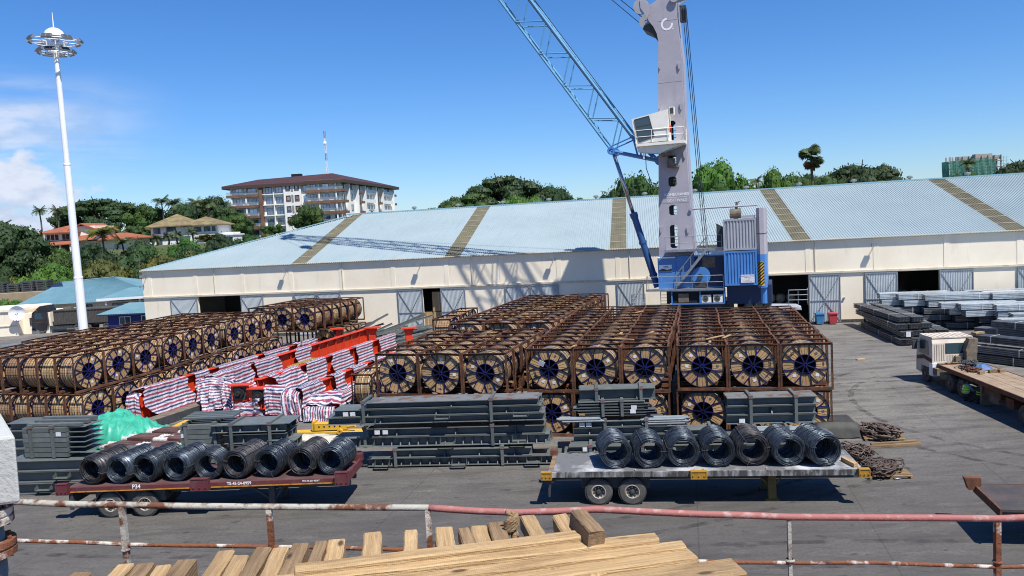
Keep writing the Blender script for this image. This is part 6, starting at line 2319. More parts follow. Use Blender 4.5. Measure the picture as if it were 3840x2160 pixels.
# timber pegs and lifting saddles on the long stack
sd = MB().add([(-.35, 0, 0), (.35, 0, 0), (.35, -.3, 0), (-.35, -.3, 0), (-.35, 0, .28), (.35, 0, .28), (-.35, -.3, .12), (.35, -.3, .12)], [(0, 1, 2, 3), (0, 3, 6, 4), (1, 5, 7, 2)]).mesh('lifting_saddle', 'gsteel')
n_ = 0
for (x, y, z) in ((-6.6, 37.05, .22), (-2.9, 36.6, .22), (.6, 36.2, .28), (-7.3, 37.35, 1.15), (-3.4, 36.85, 1.2), (.0, 36.45, 1.25), (-7.2, 37.4, 2.15), (-3.6, 37.0, 2.35), (.1, 36.5, 2.4)):
    o = put('lifting_saddle', sd, None, (x, y, z), BR_)
    tag(o, 'small open saddle plate, %s from the left on the %s tier of the long stack' % (ORD[n_ % 3], ['lowest', 'middle', 'top'][n_ // 3]), 'steel bracket', 'saddle plates on the long steel stack')
    n_ += 1
# middle group between the stacks
bundle('low grey bundle lying behind the first coils of the white trailer', 2.0, 36.6, .03, BR_, 5.2, 1.1, [(0, .42, 12, 0, 5.2), (.44, .26, 2, .3, 5.0)], (1.2, 3.6), papers=((.9, .48),))
bundle('deep grey girder bundle under the galvanised pipes', 2.55, 37.3, .72, BR_, 4.5, 1.15, [(0, .32, 1, 0, 4.5), (.34, .36, 3, 0, 4.4), (.72, .28, 1, .2, 4.3)], (1.45, 3.4), papers=((.3, .76), (.62, .76)))
bundle('flat strip bundle with ragged ends above the pipes', 2.75, 37.4, 1.95, BR_, 3.6, 1.0, [(0, .13, 0, .4, 3.3), (.14, .13, 0, 0, 3.7), (.28, .13, 0, -.15, 3.2), (.42, .13, 0, .2, 3.5), (.56, .12, 0, .05, 3.2)], (1.2, 2.1), papers=((2.55, .1), (2.6, .28)))
bundle('topmost plate girder bundle in front of the middle reel stack', 2.95, 37.6, 2.66, BR_, 3.6, 1.1, [(0, .52, 2, 0, 3.6)], (.75, 2.85), (0, 3.6, 'gsteel'))


def pipes(label, x, y, z, rz, n, L, rows, r=.05, frames=()):
    t = thing('pipe_bundle', label, 'pipe bundle', (x, y, z), rz, 'galvanised pipe bundles')
    me = MB().tube((0, 0, 0), (L, 0, 0), r, 8).mesh('pipe', 'pipe')
    for k in range(rows):
        for i in range(n):
            put('pipe', me, t, (U(-.18, .18), i * 2.05 * r, r + k * 2 * r))
    for fx in frames:
        strapframe(t, fx, 0, rows * 2 * r + .02, n * 2.05 * r, .12)


pipes('left pipe ends sticking out under the flat strips', 1.9, 37.3, 1.72, BR_, 5, 2.0, 2)
pipes('galvanised pipes pointing right under the flat strips', 5.9, 36.9, 1.50, BR_, 6, 2.0, 3)
pipes('galvanised pipes on top of the low bundles behind the coils', 10.3, 36.3, .98, BR_, 7, 2.9, 2, .05, (.55, 2.0))
bundle('short grey beams bridging the two steel groups', 6.9, 36.8, .62, BR_, 3.6, 1.0, [(0, .3, 6, 0, 3.5), (.32, .26, 0, -.1, 2.3)], (2.0,))
bundle('lower grey beams on the ground bridging the two steel groups', 7.0, 36.6, .03, BR_, 3.6, 1.1, [(0, .5, 8, 0, 3.6)], (1.0, 2.7))
bundle('low beam bundle under the rust streaked girder', 10.2, 36.3, .03, BR_, 4.4, 1.1, [(0, .42, 9, 0, 4.4), (.44, .4, 2, .1, 4.2)], (1.1, 3.2))
bundle('plate girder bundle with rust streaked top', 9.85, 36.9, 1.3, BR_, 4.15, 1.25, [(0, .42, 0, 0, 4.1), (.44, .4, 1, 0.02, 4.1), (.86, .38, 0, .0, 4.1)], (1.0, 3.05), (0, 4.1, 'gtop'), ((.52, .06),))
# left group
t = bundle('box shaped bundle of stacked grey panels at the left edge', -23.3, 36.7, 1.62, math.radians(-9), 2.25, 1.6, [(k * .235, .225, 0, 0, 2.25) for k in range(6)], (.35, 1.5), papers=((1.75, 1.0),), panel=True)
for k in range(6):
    MB().box(2.26, 3.1, .1 + .02 * k, 1.5, k * .235 + .19, k * .235 + .215).build('protruding_flange', 'gsteel', t)
for k in range(3):
    MB().box(.1, 2.9, .2 + k * .5, .45 + k * .5, 1.43, 1.55 + .04 * k).build('top_channel', 'gsteel', t)
bundle('long grey girders under the panel bundle at the left edge', -24.0, 36.3, .55, math.radians(-5), 5.6, 1.2, [(0, .5, 0, 0, 5.6), (.52, .5, 0, 0, 5.6)], (), group='dark grey steel bundles')
bundle('lowest long girders at the left edge on the ground', -24.2, 36.2, .03, math.radians(-5), 6.0, 1.2, [(0, .5, 0, 0, 6.0)], ())
for k, (x, z) in enumerate(((-22.1, .25), (-21.2, .78))):
    o = put('lifting_saddle', sd, None, (x, 36.1, z), math.radians(-5))
    tag(o, ['lower', 'upper'][k] + ' open saddle plate on the girders at the left edge', 'steel bracket', 'saddle plates at the left edge')
bundle('grey beams behind the panel bundle at the far left', -27.5, 40.5, .1, math.radians(-6), 5.0, 1.4, [(0, .5, 0, 0, 5), (.52, .5, 0, .2, 4.6), (1.04, .45, 0, .4, 4.4), (1.5, .45, 0, .8, 4.0), (1.96, .4, 0, 1.0, 3.4)], ())
t = bundle('square bundle of stacked grey panels left of the slatted one', -16.35, 37.7, .6, math.radians(-4), 1.95, 1.5, [(k * .24, .23, 0, 0, 1.95) for k in range(8)], (.2, 1.65), papers=((.02, 1.3),), panel=True)
for k in range(4):
    MB().box(.1, 2.6, .1 + k * .36, .36 + k * .36, 2.15, 2.24).build('top_channel', 'gsteel', t)
bundle('grey girder stack with flat slatted top above the maroon trailer', -14.35, 37.3, .62, math.radians(-5), 3.5, 1.6, [(0, .42, 5, .6, 3.5), (.46, .42, 6, .4, 3.5), (.95, .45, 5, .2, 3.3), (1.5, .36, 4, -.3, 3.3)], (.55, 2.45), (-.4, 3.5, 'gsteel'), ((3.0, .3),))
bundle('low ribbed girders sticking out right of the slatted stack', -12.0, 37.0, .3, math.radians(-5), 2.3, 1.3, [(0, .5, 4, 0, 2.2), (.52, .45, 3, 0, 1.9), (1.0, .4, 2, .0, 1.4)], ())
bundle('grey base girders below the two panel stacks', -16.6, 37.2, .03, math.radians(-4.5), 6.2, 1.3, [(0, .5, 6, 0, 6.2)], ())
bundle('loose grey angle beams behind the left coils', -20.6, 38.0, .03, math.radians(-6), 3.6, 1.0, [(0, .5, 0, 0, 3.6), (.5, .45, 0, .2, 3.0), (1.0, .35, 0, .9, 2.2)], ())

# ------------------------------------------------------------------ red girders and striped tarpaulins
GD = Vector((.30, .954, 0)).normalized()
GA = math.atan2(GD.y, GD.x) - PI / 2         # local +y runs along the girder, +x is its camera right side


def girder(x, y, L, h, label, ribs):
    t = thing('red_girder', label, 'steel girder', (x, y, 0), GA, 'long red steel girders')
    MB().box(-.02, .02, 0, L, .05, h - .03).build('web', 'red', t)
    MB().box(-.28, .28, 0, L, h - .03, h).build('top_flange', 'red', t)
    MB().box(-.45, .55, 0, L, .0, .05).build('bottom_flange', 'red', t)
    MB().box(.021, .14, 0, L, h * .42, h * .45).build('mid_stiffener', 'red', t)
    me = MB().add([(0.02, 0, .05), (.26, 0, .05), (.16, 0, h - .03), (.02, 0, h - .03), (0.02, .03, .05), (.26, .03, .05), (.16, .03, h - .03), (.02, .03, h - .03)],
                  [(0, 1, 2, 3), (7, 6, 5, 4), (1, 5, 6, 2)]).mesh('web_rib', 'red')
    for k in range(ribs):
        put('web_rib', me, t, (0, L * (k + .3) / ribs, 0))
    br = MB().bar((.05, 0, h * .44), (1.0, .3, .1), .07, .10).mesh('brace', 'red')
    for k in range(max(2, ribs // 3)):
        put('brace', br, t, (0, L * (k + .4) / (ribs / 3), 0))
    return t


GIR = {'g1': (-24.3, 50.4, 21.5, 2.05), 'g2': (-20.35, 53.3, 22.3, 2.3), 'g3': (-17.05, 51.6, 20.0, 2.05), 'g4': (-13.45, 48.7, 13.0, 1.9)}
girder(*GIR['g1'], 'leftmost red girder beside the long left reel stack', 12)
girder(*GIR['g2'], 'second red girder with a long bare red web', 16)
girder(*GIR['g3'], 'third red girder showing black rollers at its front end', 13)
girder(*GIR['g4'], 'rightmost shorter red girder nearest the front reel stack', 9)
# front end plates with rollers on the third girder
ep = thing('red_end_carriage', 'red end carriage with two black rollers facing the camera', 'end carriage', (-17.75, 50.6, 0), math.radians(-6))
MB().prism([(-.75, 1.9), (.45, 1.9), (.35, .3), (-.05, -.0), (-.6, .05)], 0, .12).build('plate', 'red', ep)
MB().prism([(.42, 1.75), (1.75, 1.65), (1.35, .35), (.6, .35)], -.1, .05).build('plate', 'red', ep)
MB().box(-.85, .6, -.25, .5, 1.9, 1.97).build('cap_plate', 'red', ep)
MB().box(.45, 1.85, -.35, .4, 1.66, 1.73).build('cap_plate', 'red', ep)
for (x, y, z) in ((-.15, -.12, 1.42), (1.15, -.22, 1.2)):
    MB().box(x - .42, x + .42, y + .07, y + .11, z - .42, z + .42).build('roller_painted_recess', 'dgrey', ep)  # flat dark plate painted as the shaded recess behind the roller
    r_ = MB().lathe([(.0, -.30), (.15, -.30), (.17, -.1), (.33, -.1), (.36, 0), (.36, .06)], 20, 'y', (x, y, z)).build('roller', 'black', ep)
    MB().lathe([(.10, -.315), (.13, -.315)], 14, 'y', (x, y, z)).build('roller_ring', 'dgrey', r_)
m_ = MB()
for x in (-.6, -.3, .75, 1.3):
    m_.box(x, x + .03, -.06, 0.0, .45, 1.6)
m_.box(-.7, .3, -.05, 0, .88, .91).box(.6, 1.5, -.14, -.1, .8, .83)
m_.build('plate_rib', 'red', ep)
# small red brackets at the far ends
bk = MB().box(-.7, .7, -.4, .4, 1.75, 1.85).prism([(-.5, 1.75), (.5, 1.75), (.25, 1.1), (-.25, 1.1)], -.05, .05).box(-.3, .3, -.3, .3, .0, 1.1).mesh('red_bracket', 'red')
for (x, y, l) in ((-16.6, 74.2, 'left'), (-13.2, 73.6, 'middle'), (-9.6, 71.8, 'right')):
    o = put('red_bracket', bk, None, (x, y, .6), U(-.3, .3))
    tag(o, l + ' red T shaped bracket at the far ends of the girders', 'steel bracket', 'red brackets at the far ends')


def tarp(label, prof, s0, s1, org, seed, wr=0.06, v0=0.0, per=.46, edge=.3, thick=None, nu=34, nv=26, sag=.0, along=True, taper=0.0):
    slant = random.Random(seed + 77).uniform(-.45, .35)
    """prof: cross section polyline (x,z) in the girder frame; sheet runs from s0 to s1 along the girder"""
    ox, oy = org[0], org[1]
    c, s_ = math.cos(GA), math.sin(GA)
    ln = [0]
    for a, b in zip(prof, prof[1:]):
        ln.append(ln[-1] + math.hypot(b[0] - a[0], b[1] - a[1]))
    me_v, me_f, st = [], [], []
    off = seed * 3.7
    for i in range(nu + 1):
        for j in range(nv + 1):
            d = ln[-1] * j / nv
            for k in range(len(prof) - 1):
                if d <= ln[k + 1] + 1e-6:
                    f = (d - ln[k]) / max(1e-6, ln[k + 1] - ln[k])
                    x = prof[k][0] + (prof[k + 1][0] - prof[k][0]) * f
                    z = prof[k][1] + (prof[k + 1][1] - prof[k][1]) * f
                    break
            e0 = edge * (noise.noise((d * 1.4, off, 0)) * 1.9 + .5 * noise.noise((d * 4, off, 3))) - taper * d
            e1 = edge * (noise.noise((d * 1.4, off, 9)) * 1.9 + .5 * noise.noise((d * 4, off, 6))) - taper * .5 * d + slant * (d - 1.2)
            sa, sb = s0 - e0 * .8 + slant * (d - 1.2) * .6, s1 + e1
            sy = sa + (sb - sa) * i / nu
            nz1 = noise.noise((sy * 1.1, d * .8, off)) * wr + noise.noise((sy * 3.1 + d * 1.7, d * 1.1, off + 5)) * wr * .65 + noise.noise((sy * 6.5 - d * 3, d * 4, off + 8)) * wr * .35
            rd = 1 - abs(noise.noise((sy * 1.6 + d * .9, d * .55 - sy * .35, off + 11))) * 2.4
            nz1 += wr * .9 * max(0, rd) ** 3 - wr * .3
            lift = wr * .8
            x2 = x + nz1 + lift
            z2 = max(.015, z + nz1 * .7 + lift * .5 - sag * math.sin(PI * i / nu) * (j / nv) * .2)
            me_v.append((ox + x2 * c - sy * s_, oy + x2 * s_ + sy * c, z2))
            st.append((v0 + (d if along else sy) + .03 * noise.noise((sy * .8, d * .8, off + 2))) / per)
    for i in range(nu):
        for j in range(nv):
            a = i * (nv + 1) + j
            me_f.append((a, a + nv + 1, a + nv + 2, a + 1))
    me = bpy.data.meshes.new('striped_tarpaulin')
    me.from_pydata(me_v, [], me_f)
    at = me.attributes.new('stripe', 'FLOAT', 'POINT')
    at.data.foreach_set('value', st)
    me.materials.append(M['stripe'])
    me.polygons.foreach_set('use_smooth', [True] * len(me_f))
    o = put('striped_tarpaulin', me)
    tag(o, label, 'tarpaulin', 'striped tarpaulins over the red girders')
    return o


def P(h, w=.75, back=.5):
    return [(-.32, h - back), (-.30, h + .02), (.30, h + .03), (.34, h * .75), (.5, h * .45), (w, .25), (w + .1, .1)]


h1, h2, h3, h4 = (GIR[k][3] for k in ('g1', 'g2', 'g3', 'g4'))
tarp('large striped sheet over the front end of the leftmost girder', P(h1, .8), -.3, 4.2, GIR['g1'], 1, .09, .1, edge=.5, taper=.15)
tarp('narrow striped sheet just behind the front end of the leftmost girder', P(h1, .7), 5.0, 6.5, GIR['g1'], 2, .06, .3, edge=.25)
tarp('long striped sheet on the middle of the leftmost girder', P(h1, .6), 7.5, 12.3, GIR['g1'], 3, .05, .0)
tarp('striped sheet on the rear half of the leftmost girder', P(h1, .6), 13.2, 16.5, GIR['g1'], 4, .06, .2)
tarp('crumpled striped sheet at the far end of the leftmost girder', P(h1, .6), 17.6, 21.4, GIR['g1'], 5, .13, .4)
tarp('big wrinkled striped sheet over the front of the second girder', P(h2, 1.0), -.9, 3.4, GIR['g2'], 6, .13, .0, edge=.35)
tarp('striped sheet on the front part of the second girder', P(h2, .7), 3.9, 7.0, GIR['g2'], 7, .05, .15)
tarp('striped sheet hung low on the second girder before the bare web', P(h2 - .0, .6), 9.4, 11.6, GIR['g2'], 8, .05, .3)
tarp('crumpled striped sheet on the third girder behind the rollers', [(-.3, h3 - .6), (-.3, h3 + .02), (.3, h3), (.7, h3 * .5), (1.1, .15)], 1.2, 4.6, GIR['g3'], 9, .12, .0, edge=.3)
tarp('striped sheet on the third girder beside the hazard marked red plate', P(h3, .6), 5.4, 8.2, GIR['g3'], 10, .06, .35)
tarp('striped sheet between red gaps on the third girder', P(h3, .6), 9.2, 12.0, GIR['g3'], 11, .04, .1)
tarp('striped sheet on the rear half of the third girder', P(h3, .6), 13.0, 15.9, GIR['g3'], 12, .04, .55)
tarp('striped sheet at the far end of the third girder', P(h3, .6), 17.0, 20.2, GIR['g3'], 13, .05, .2)
tarp('wide striped sheet on the front of the rightmost girder', P(h4, 1.5, .7), -.4, 2.2, GIR['g4'], 14, .11, .2, edge=.3)
tarp('striped sheet on the middle of the rightmost girder', P(h4, 1.1), 3.4, 5.0, GIR['g4'], 15, .08, .0)
tarp('striped sheet low on the right side of the rightmost girder', [(.35, h4 * .55), (.6, h4 * .45), (1.3, .9), (1.6, .3), (1.65, .05)], 1.6, 7.6, GIR['g4'], 16, .10, .3, edge=.2)
tarp('pale striped sheet beside the cage on the rightmost girder', P(h4, .8), 6.2, 8.2, GIR['g4'], 17, .07, .4)
tarp('striped sheet at the far end of the rightmost girder', P(h4, .8), 9.2, 12.6, GIR['g4'], 18, .06, .1)


def drape(label, pts, seed, wr=.1, per=.46, horiz=True, nu=26, nv=30, v0=0.0, topbulge=.25):
    """hanging sheet between two top points and two bottom points (TL, TR, BR, BL)"""
    TLp, TRp, BRp, BLp = [Vector(p) for p in pts]
    off = seed * 7.3
    hgt = (TLp - BLp).length
    wid = (TRp - TLp).length
    nrm_ = (TRp - TLp).cross(BLp - TLp).normalized()
    if nrm_.y > 0:
        nrm_ = -nrm_
    vs, st = [], []
    for i in range(nu + 1):
        for j in range(nv + 1):
            u, v = i / nu, j / nv
            p = TLp.lerp(TRp, u).lerp(BLp.lerp(BRp, u), v)
            fold = math.sin(u * 9 + 2.5 * noise.noise((u * 2, v * 1.2, off))) * wr * .5 * v + noise.noise((u * 4, v * 2.2, off)) * wr + noise.noise((u * 10, v * 6, off)) * wr * .45 + wr * 1.3 * max(0, 1 - abs(noise.noise((u * 3.2 + v, v * 1.5, off + 4))) * 2.6) ** 2
            p = p + nrm_ * (fold + topbulge * math.sin(PI * min(1, v * 1.2)) * .5)
            if v < .12:
                p = p - nrm_ * (.12 - v) * 2.2
            p.z = max(.02, p.z + (noise.noise((u * 3, off, 0)) * .12 if j == nv else 0))
            vs.append(p)
            st.append((v0 + (v * hgt + .12 * noise.noise((u * 2, v * 2, off)) + .1 * math.sin(u * PI) if horiz else u * wid + .1 * noise.noise((u * 2, v * 2, off)))) / per)
    fs = [(i * (nv + 1) + j, (i + 1) * (nv + 1) + j, (i + 1) * (nv + 1) + j + 1, i * (nv + 1) + j + 1) for i in range(nu) for j in range(nv)]
    me = bpy.data.meshes.new('striped_tarpaulin')
    me.from_pydata([tuple(p) for p in vs], [], fs)
    me.attributes.new('stripe', 'FLOAT', 'POINT').data.foreach_set('value', st)
    me.materials.append(M['stripe'])
    me.polygons.foreach_set('use_smooth', [True] * len(fs))
    o = put('striped_tarpaulin', me)
    tag(o, label, 'tarpaulin', 'striped tarpaulins over the red girders')
    return o


drape('striped sheet wrapping the nose of the leftmost girder', [(-24.75, 50.1, 1.95), (-23.9, 49.7, 1.9), (-23.7, 49.3, .05), (-24.9, 49.7, .05)], 1, .12)
drape('large gathered striped sheet hanging at the nose of the second girder', [(-21.3, 52.6, 2.35), (-19.3, 52.1, 2.3), (-18.9, 51.2, .45), (-20.6, 51.3, .05)], 2, .16, nu=34)
drape('striped flap right of the gap on the second girder nose', [(-19.5, 52.0, 2.2), (-18.75, 51.8, 2.0), (-18.6, 51.1, .1), (-19.2, 51.1, .1)], 3, .1)
drape('striped sheet bunched under the black rollers', [(-18.2, 50.3, .7), (-16.3, 49.8, 1.15), (-16.2, 49.5, .05), (-18.5, 49.9, .05)], 4, .2)
drape('tall striped sheet hanging right of the black rollers', [(-16.2, 50.3, 1.95), (-14.75, 50.0, 1.9), (-14.9, 49.5, .1), (-16.0, 49.6, .05)], 5, .12, v0=.2)
drape('upright striped sheet with vertical stripes at the rightmost girder nose', [(-14.5, 48.5, 1.95), (-13.4, 48.2, 1.8), (-13.1, 47.7, .03), (-14.4, 47.9, .03)], 6, .12, .34, horiz=False)
drape('boxy striped wrapping with vertical stripes on the ground', [(-13.1, 47.9, .95), (-11.1, 47.7, .9), (-11.2, 47.1, .05), (-13.05, 47.3, .05)], 7, .08, .34, horiz=False)
drape('striped sheet spread between the boxy wrapping and the lone cage', [(-12.9, 48.9, 1.3), (-11.1, 50.2, 1.5), (-10.9, 48.0, .8), (-13.0, 47.95, .95)], 8, .1)
# hazard painted edges
hz = MB()
for k in range(12):
    hz.box(-.3, .25, k * .3, k * .3 + .15, 0, .02, 0).box(-.3, .25, k * .3 + .15, k * .3 + .3, 0, .02, 1)
hzo = hz.build('hazard_plate', ['yellow', 'black'], None, False, (-16.05, 56.0, h3 + .01), GA)
tag(hzo, 'black and yellow hazard striped plate on the third red girder', 'hazard plate')
# grey steel sections piled by the warehouse wall
rb = random.Random(5)
t = thing('scrap_beam_pile', 'heap of loose grey angle bars by the warehouse wall', 'beam pile', (-11.8, 77.0, 0), .25)
am = MB().bar((0, 0, 0), (5.0, 0, 0), .16, .02).bar((0, .08, .07), (5.0, .08, .07), .02, .16).mesh('angle_bar', 'gsteel')
for i in range(44):
    put('angle_bar', am, t, (rb.uniform(-6, 1.5), rb.uniform(-2.5, 2.5), rb.uniform(.2, 1.9)), (rb.uniform(-.3, .3), rb.uniform(-.28, .1), rb.uniform(-.2, 1.3)))

# dark ramp plate beside the tarps and yellow steel
o = put('dark_steel_plate', MB().box(0, 8.2, 0, .9, .0, .5).mesh('dark_steel_plate', 'dgrey'), None, (-22.6, 47.2, .02), 1.22)
tag(o, 'long black steel box lying below the leftmost striped girder', 'steel box')
MB().box(0.02, 8.18, .0, .9, .502, .52).build('top_edge', 'dust', o)
o = put('yellow_beam', MB().add([(0, 0, 0), (4.2, 0, 0), (4.2, 0, .75), (3.3, 0, .72), (0, 0, .12), (0, .4, 0), (4.2, .4, 0), (4.2, .4, .75), (3.3, .4, .72), (0, .4, .12)],
        [(0, 1, 2, 3, 4), (9, 8, 7, 6, 5), (4, 3, 8, 9), (3, 2, 7, 8), (1, 6, 7, 2)]).mesh('yellow_beam', 'yellow'), None, (-21.2, 44.2, .1), .95)
tag(o, 'yellow wedge shaped steel beam between green tarp and grey panels', 'steel beam')
yb = thing('yellow_lifting_beam', 'yellow perforated lifting beam on the ground behind white canvas', 'lifting beam', (-11.7, 44.3, .25), -.06)
MB().box(0, 2.0, 0, .06, .0, .35).box(0, 2.0, .5, .56, 0, .35).box(0, 2.0, 0, .56, .33, .37).box(-.05, .1, 0, .56, 0, .5).build('body', 'yellow', yb)
for k in range(5):
    MB().lathe([(0, -.004), (.055, -.004)], 8, 'y', (.35 + k * .3, 0, .2)).build('painted_hole', 'black', yb)  # black discs painted on for the dark inside the beam
MB().tube((1.7, .2, .1), (2.5, -.2, .25), .08, 8).lathe([(.06, -.1), (.16, -.1), (.16, .1), (.06, .1)], 12, 'y', (1.6, -.2, -.05)).build('shackle', 'yellow', yb)
o = put('yellow_plate', MB().prismz([(0, 0), (5.2, -.9), (5.0, -.1), (.4, .5)], 0, .12).mesh('yellow_plate', 'yellow'), None, (-13.9, 44.6, .06))
tag(o, 'flat yellow steel plate lying behind the lifting beam', 'steel plate')
rc = MB()
rc.grid(lambda a, b: (2.6 * a, 1.9 * b, .75 + .18 * noise.noise((a * 4, b * 4, 1)) - 1.0 * max(0, b - .65) ** 1.2 - .9 * max(0, .25 - b) - .5 * max(0, a - .8)), 20, 16)
o = rc.build('canvas', 'wcloth', None, True, (-12.4, 40.6, .02), -.25)
tag(o, 'crumpled dirty white canvas sheet between the grey stacks', 'canvas')
o = put('striped_scrap', MB().box(0, 1.6, 0, .5, 0, .3).mesh('striped_scrap', 'binr'), None, (-10.4, 39.6, .2), -.2)
tag(o, 'small red wrapped bundle under the white canvas', 'wrapped bundle')

# green tarpaulin heap and roller frames
gt = MB()
gt.grid(lambda a, b: (4.6 * (a - .5), 3.6 * (b - .5), max(.02, 1.9 * (max(0, 1 - (2 * a - 1) ** 2) ** .55) * (max(0, 1 - (2 * b - 1) ** 2) ** .5) * (1 - .38 * a) + .30 * noise.noise((a * 4, b * 4, 3)) + .05 * noise.noise((a * 13, b * 13, 7)) + .16 * max(0, 1 - 3 * abs(noise.noise((a * 9 + 2 * b, b * 4, 9)))) ** 2)), 64, 52)
o = gt.build('green_tarpaulin', 'gtarp', None, True, (-22.9, 45.2, .02), -.2)
tag(o, 'green tarpaulin heaped over goods behind the brown rollers', 'tarpaulin')
gt = MB()
gt.grid(lambda a, b: (5.0 * (a - .5), 1.6 * (b - .5), 1.35 + .25 * noise.noise((a * 5, b * 3, 13)) - 1.2 * max(0, abs(2 * b - 1) - .6)), 24, 10)
o = gt.build('green_tarpaulin', 'gtarp', None, True, (-27.5, 42.4, .1), -.1)
tag(o, 'flat green tarpaulin strip behind the grey panels at the left edge', 'tarpaulin')
gt = MB()
gt.grid(lambda a, b: (1.6 * (a - .5), 1.2 * (b - .5), max(.02, .9 * (1 - (2 * a - 1) ** 2) * (1 - (2 * b - 1) ** 2) + .25 * noise.noise((a * 6, b * 6, 23)))), 16, 12)
o = gt.build('green_tarpaulin', 'gtarp', None, True, (-17.3, 39.6, .1), .3)
tag(o, 'small green tarpaulin scrap beside the square panel bundle', 'tarpaulin')
for k, (x, y, z) in enumerate(((-26.0, 41.8, 1.0), (-25.1, 41.4, 1.2))):
    o = put('red_bar', MB().box(0, 1.7, 0, .12, 0, .12).mesh('red_bar', 'red'), None, (x, y, z), .5 - .2 * k)
    tag(o, ['left', 'right'][k] + ' red steel bar poking out beside the flat green tarpaulin', 'steel bar', 'red bars by the flat green tarpaulin')


def rollerframe(x, y, z, rz, label):
    t = thing('roller_frame', label, 'conveyor roller', (x, y, z), rz, 'brown conveyor roller frames')
    MB().box(0, 1.5, 0, .1, 0, .34).box(0, 1.5, .95, 1.05, 0, .34).box(0, .1, .1, .95, 0, .34).box(1.4, 1.5, .1, .95, 0, .34).build('frame', 'brown', t)
    for k in range(3):
        MB().box(.12, 1.38, .1 + k * .3, .36 + k * .3, .26, .36).build('plate', 'brown', t)
    for k in range(2):
        r_ = MB()
        pr = []
        for i in range(9):
            pr.append((.13 + (.03 if i % 2 else 0), i * .11))
        r_.lathe(pr, 12, 'x', (1.5, .28 + k * .5, .2))
        ro = r_.build('wrapped_shaft', 'wrap', t, True)
        MB().lathe([(0, .9), (.11, .9), (.11, .87)], 12, 'x', (1.5, .28 + k * .5, .2)).build('end_cap', 'binr', ro)
        MB().lathe([(.12 + (.03 if i % 2 else 0), -i * .1) for i in range(6)], 10, 'x', (0, .28 + k * .5, .2)).build('wrapped_shaft', 'wrap', t, True)


kk = 0
for (x, y, z) in ((-21.4, 40.2, .75), (-19.3, 39.7, .75), (-20.9, 41.6, .75), (-19.0, 41.3, .72), (-20.2, 43.0, .7), (-18.2, 42.8, .6), (-21.5, 40.0, .3), (-19.4, 39.5, .3), (-18.0, 40.4, .35)):
    rollerframe(x, y, z, -.30 + U(-.1, .1), '%s brown roller frame of the pile behind the left coils, counted from the front' % ORD[kk])
    kk += 1

# ------------------------------------------------------------------ purlin bundles


def purlin_mesh(L, w, h, nw, nh, mats):
    """bundle along +x made of nw x nh box channels with grooves between them"""
    mb = MB()
    g_ = .05
    pw, ph = w / nw, h / nh
    for j in range(nh):
        for i in (0, nw - 1) if nw > 1 else (0,):
            mb.box(0, L, i * pw + g_ / 2, (i + 1) * pw - g_ / 2, j * ph + g_ / 2, (j + 1) * ph - g_ / 2)
    for i in range(1, nw - 1):
        for j in (nh - 1, 0):
            mb.box(0, L, i * pw + g_ / 2, (i + 1) * pw - g_ / 2, j * ph + g_ / 2, (j + 1) * ph - g_ / 2)
    for j in range(nh):          # flat black quads paint the shade in both open ends
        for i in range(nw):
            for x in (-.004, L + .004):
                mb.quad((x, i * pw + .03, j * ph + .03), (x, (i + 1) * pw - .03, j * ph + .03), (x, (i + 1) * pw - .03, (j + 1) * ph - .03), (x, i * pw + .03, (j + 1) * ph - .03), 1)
    mb.box(.03, L - .03, pw * .5, w - pw * .5, ph * .5, h - ph * .5)
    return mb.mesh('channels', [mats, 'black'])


def purlins(x, y, z, rz, L, w, h, mats, label, group, straps=3):
    t = thing('purlin_bundle', label, 'purlin bundle', (x, y, z), rz, group)
    key = (round(L, 1), round(w, 2), round(h, 2), mats)
    if key not in PUR:
        PUR[key] = purlin_mesh(L, w, h, max(2, int(w / .2)), max(2, int(round(h / .135))), mats)
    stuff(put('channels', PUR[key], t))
    sm_ = MB()
    for k in range(straps):
        sx = L * (k + .6) / (straps + .2)
        sm_.box(sx, sx + .04, -.012, w + .012, -.008, 0).box(sx, sx + .04, -.012, w + .012, h, h + .01).box(sx, sx + .04, -.012, -.002, 0, h).box(sx, sx + .04, w + .002, w + .012, 0, h)
    sm_.build('strap', 'strap', t)
    return t


PUR = {}
A0 = math.radians(81)
G1 = 'dark purlin bundles beside the bins'
# group A: long bundles running back towards the doorway, ends facing the camera
base = (30.25, 62.2)
rA = random.Random(3)
for lay in range(4):
    n_ = (4, 4, 3, 2)[lay]
    for i in range(n_):
        x = base[0] + 1.05 + i * .98 + (.25 if lay % 2 else 0) + .15 * lay
        purlins(x, base[1] + rA.uniform(-.35, .35) + lay * .45, .06 + lay * .52, A0 + rA.uniform(-.035, .035) + (.05 if lay == 3 else 0), 11.0, .92, .46, 'purd',
                'dark purlin bundle, %s layer up, %s from the left, left of the white truck' % (ORD[lay], ORD[i]), G1)
o = put('paper_sheet', MB().box(0, .34, 0, .01, 0, .42).mesh('paper_sheet', 'label'), None, (30.75, 61.85, .75), -.15)
tag(o, 'white paper sheet on the end of the dark purlins left of the truck', 'paper sheet')
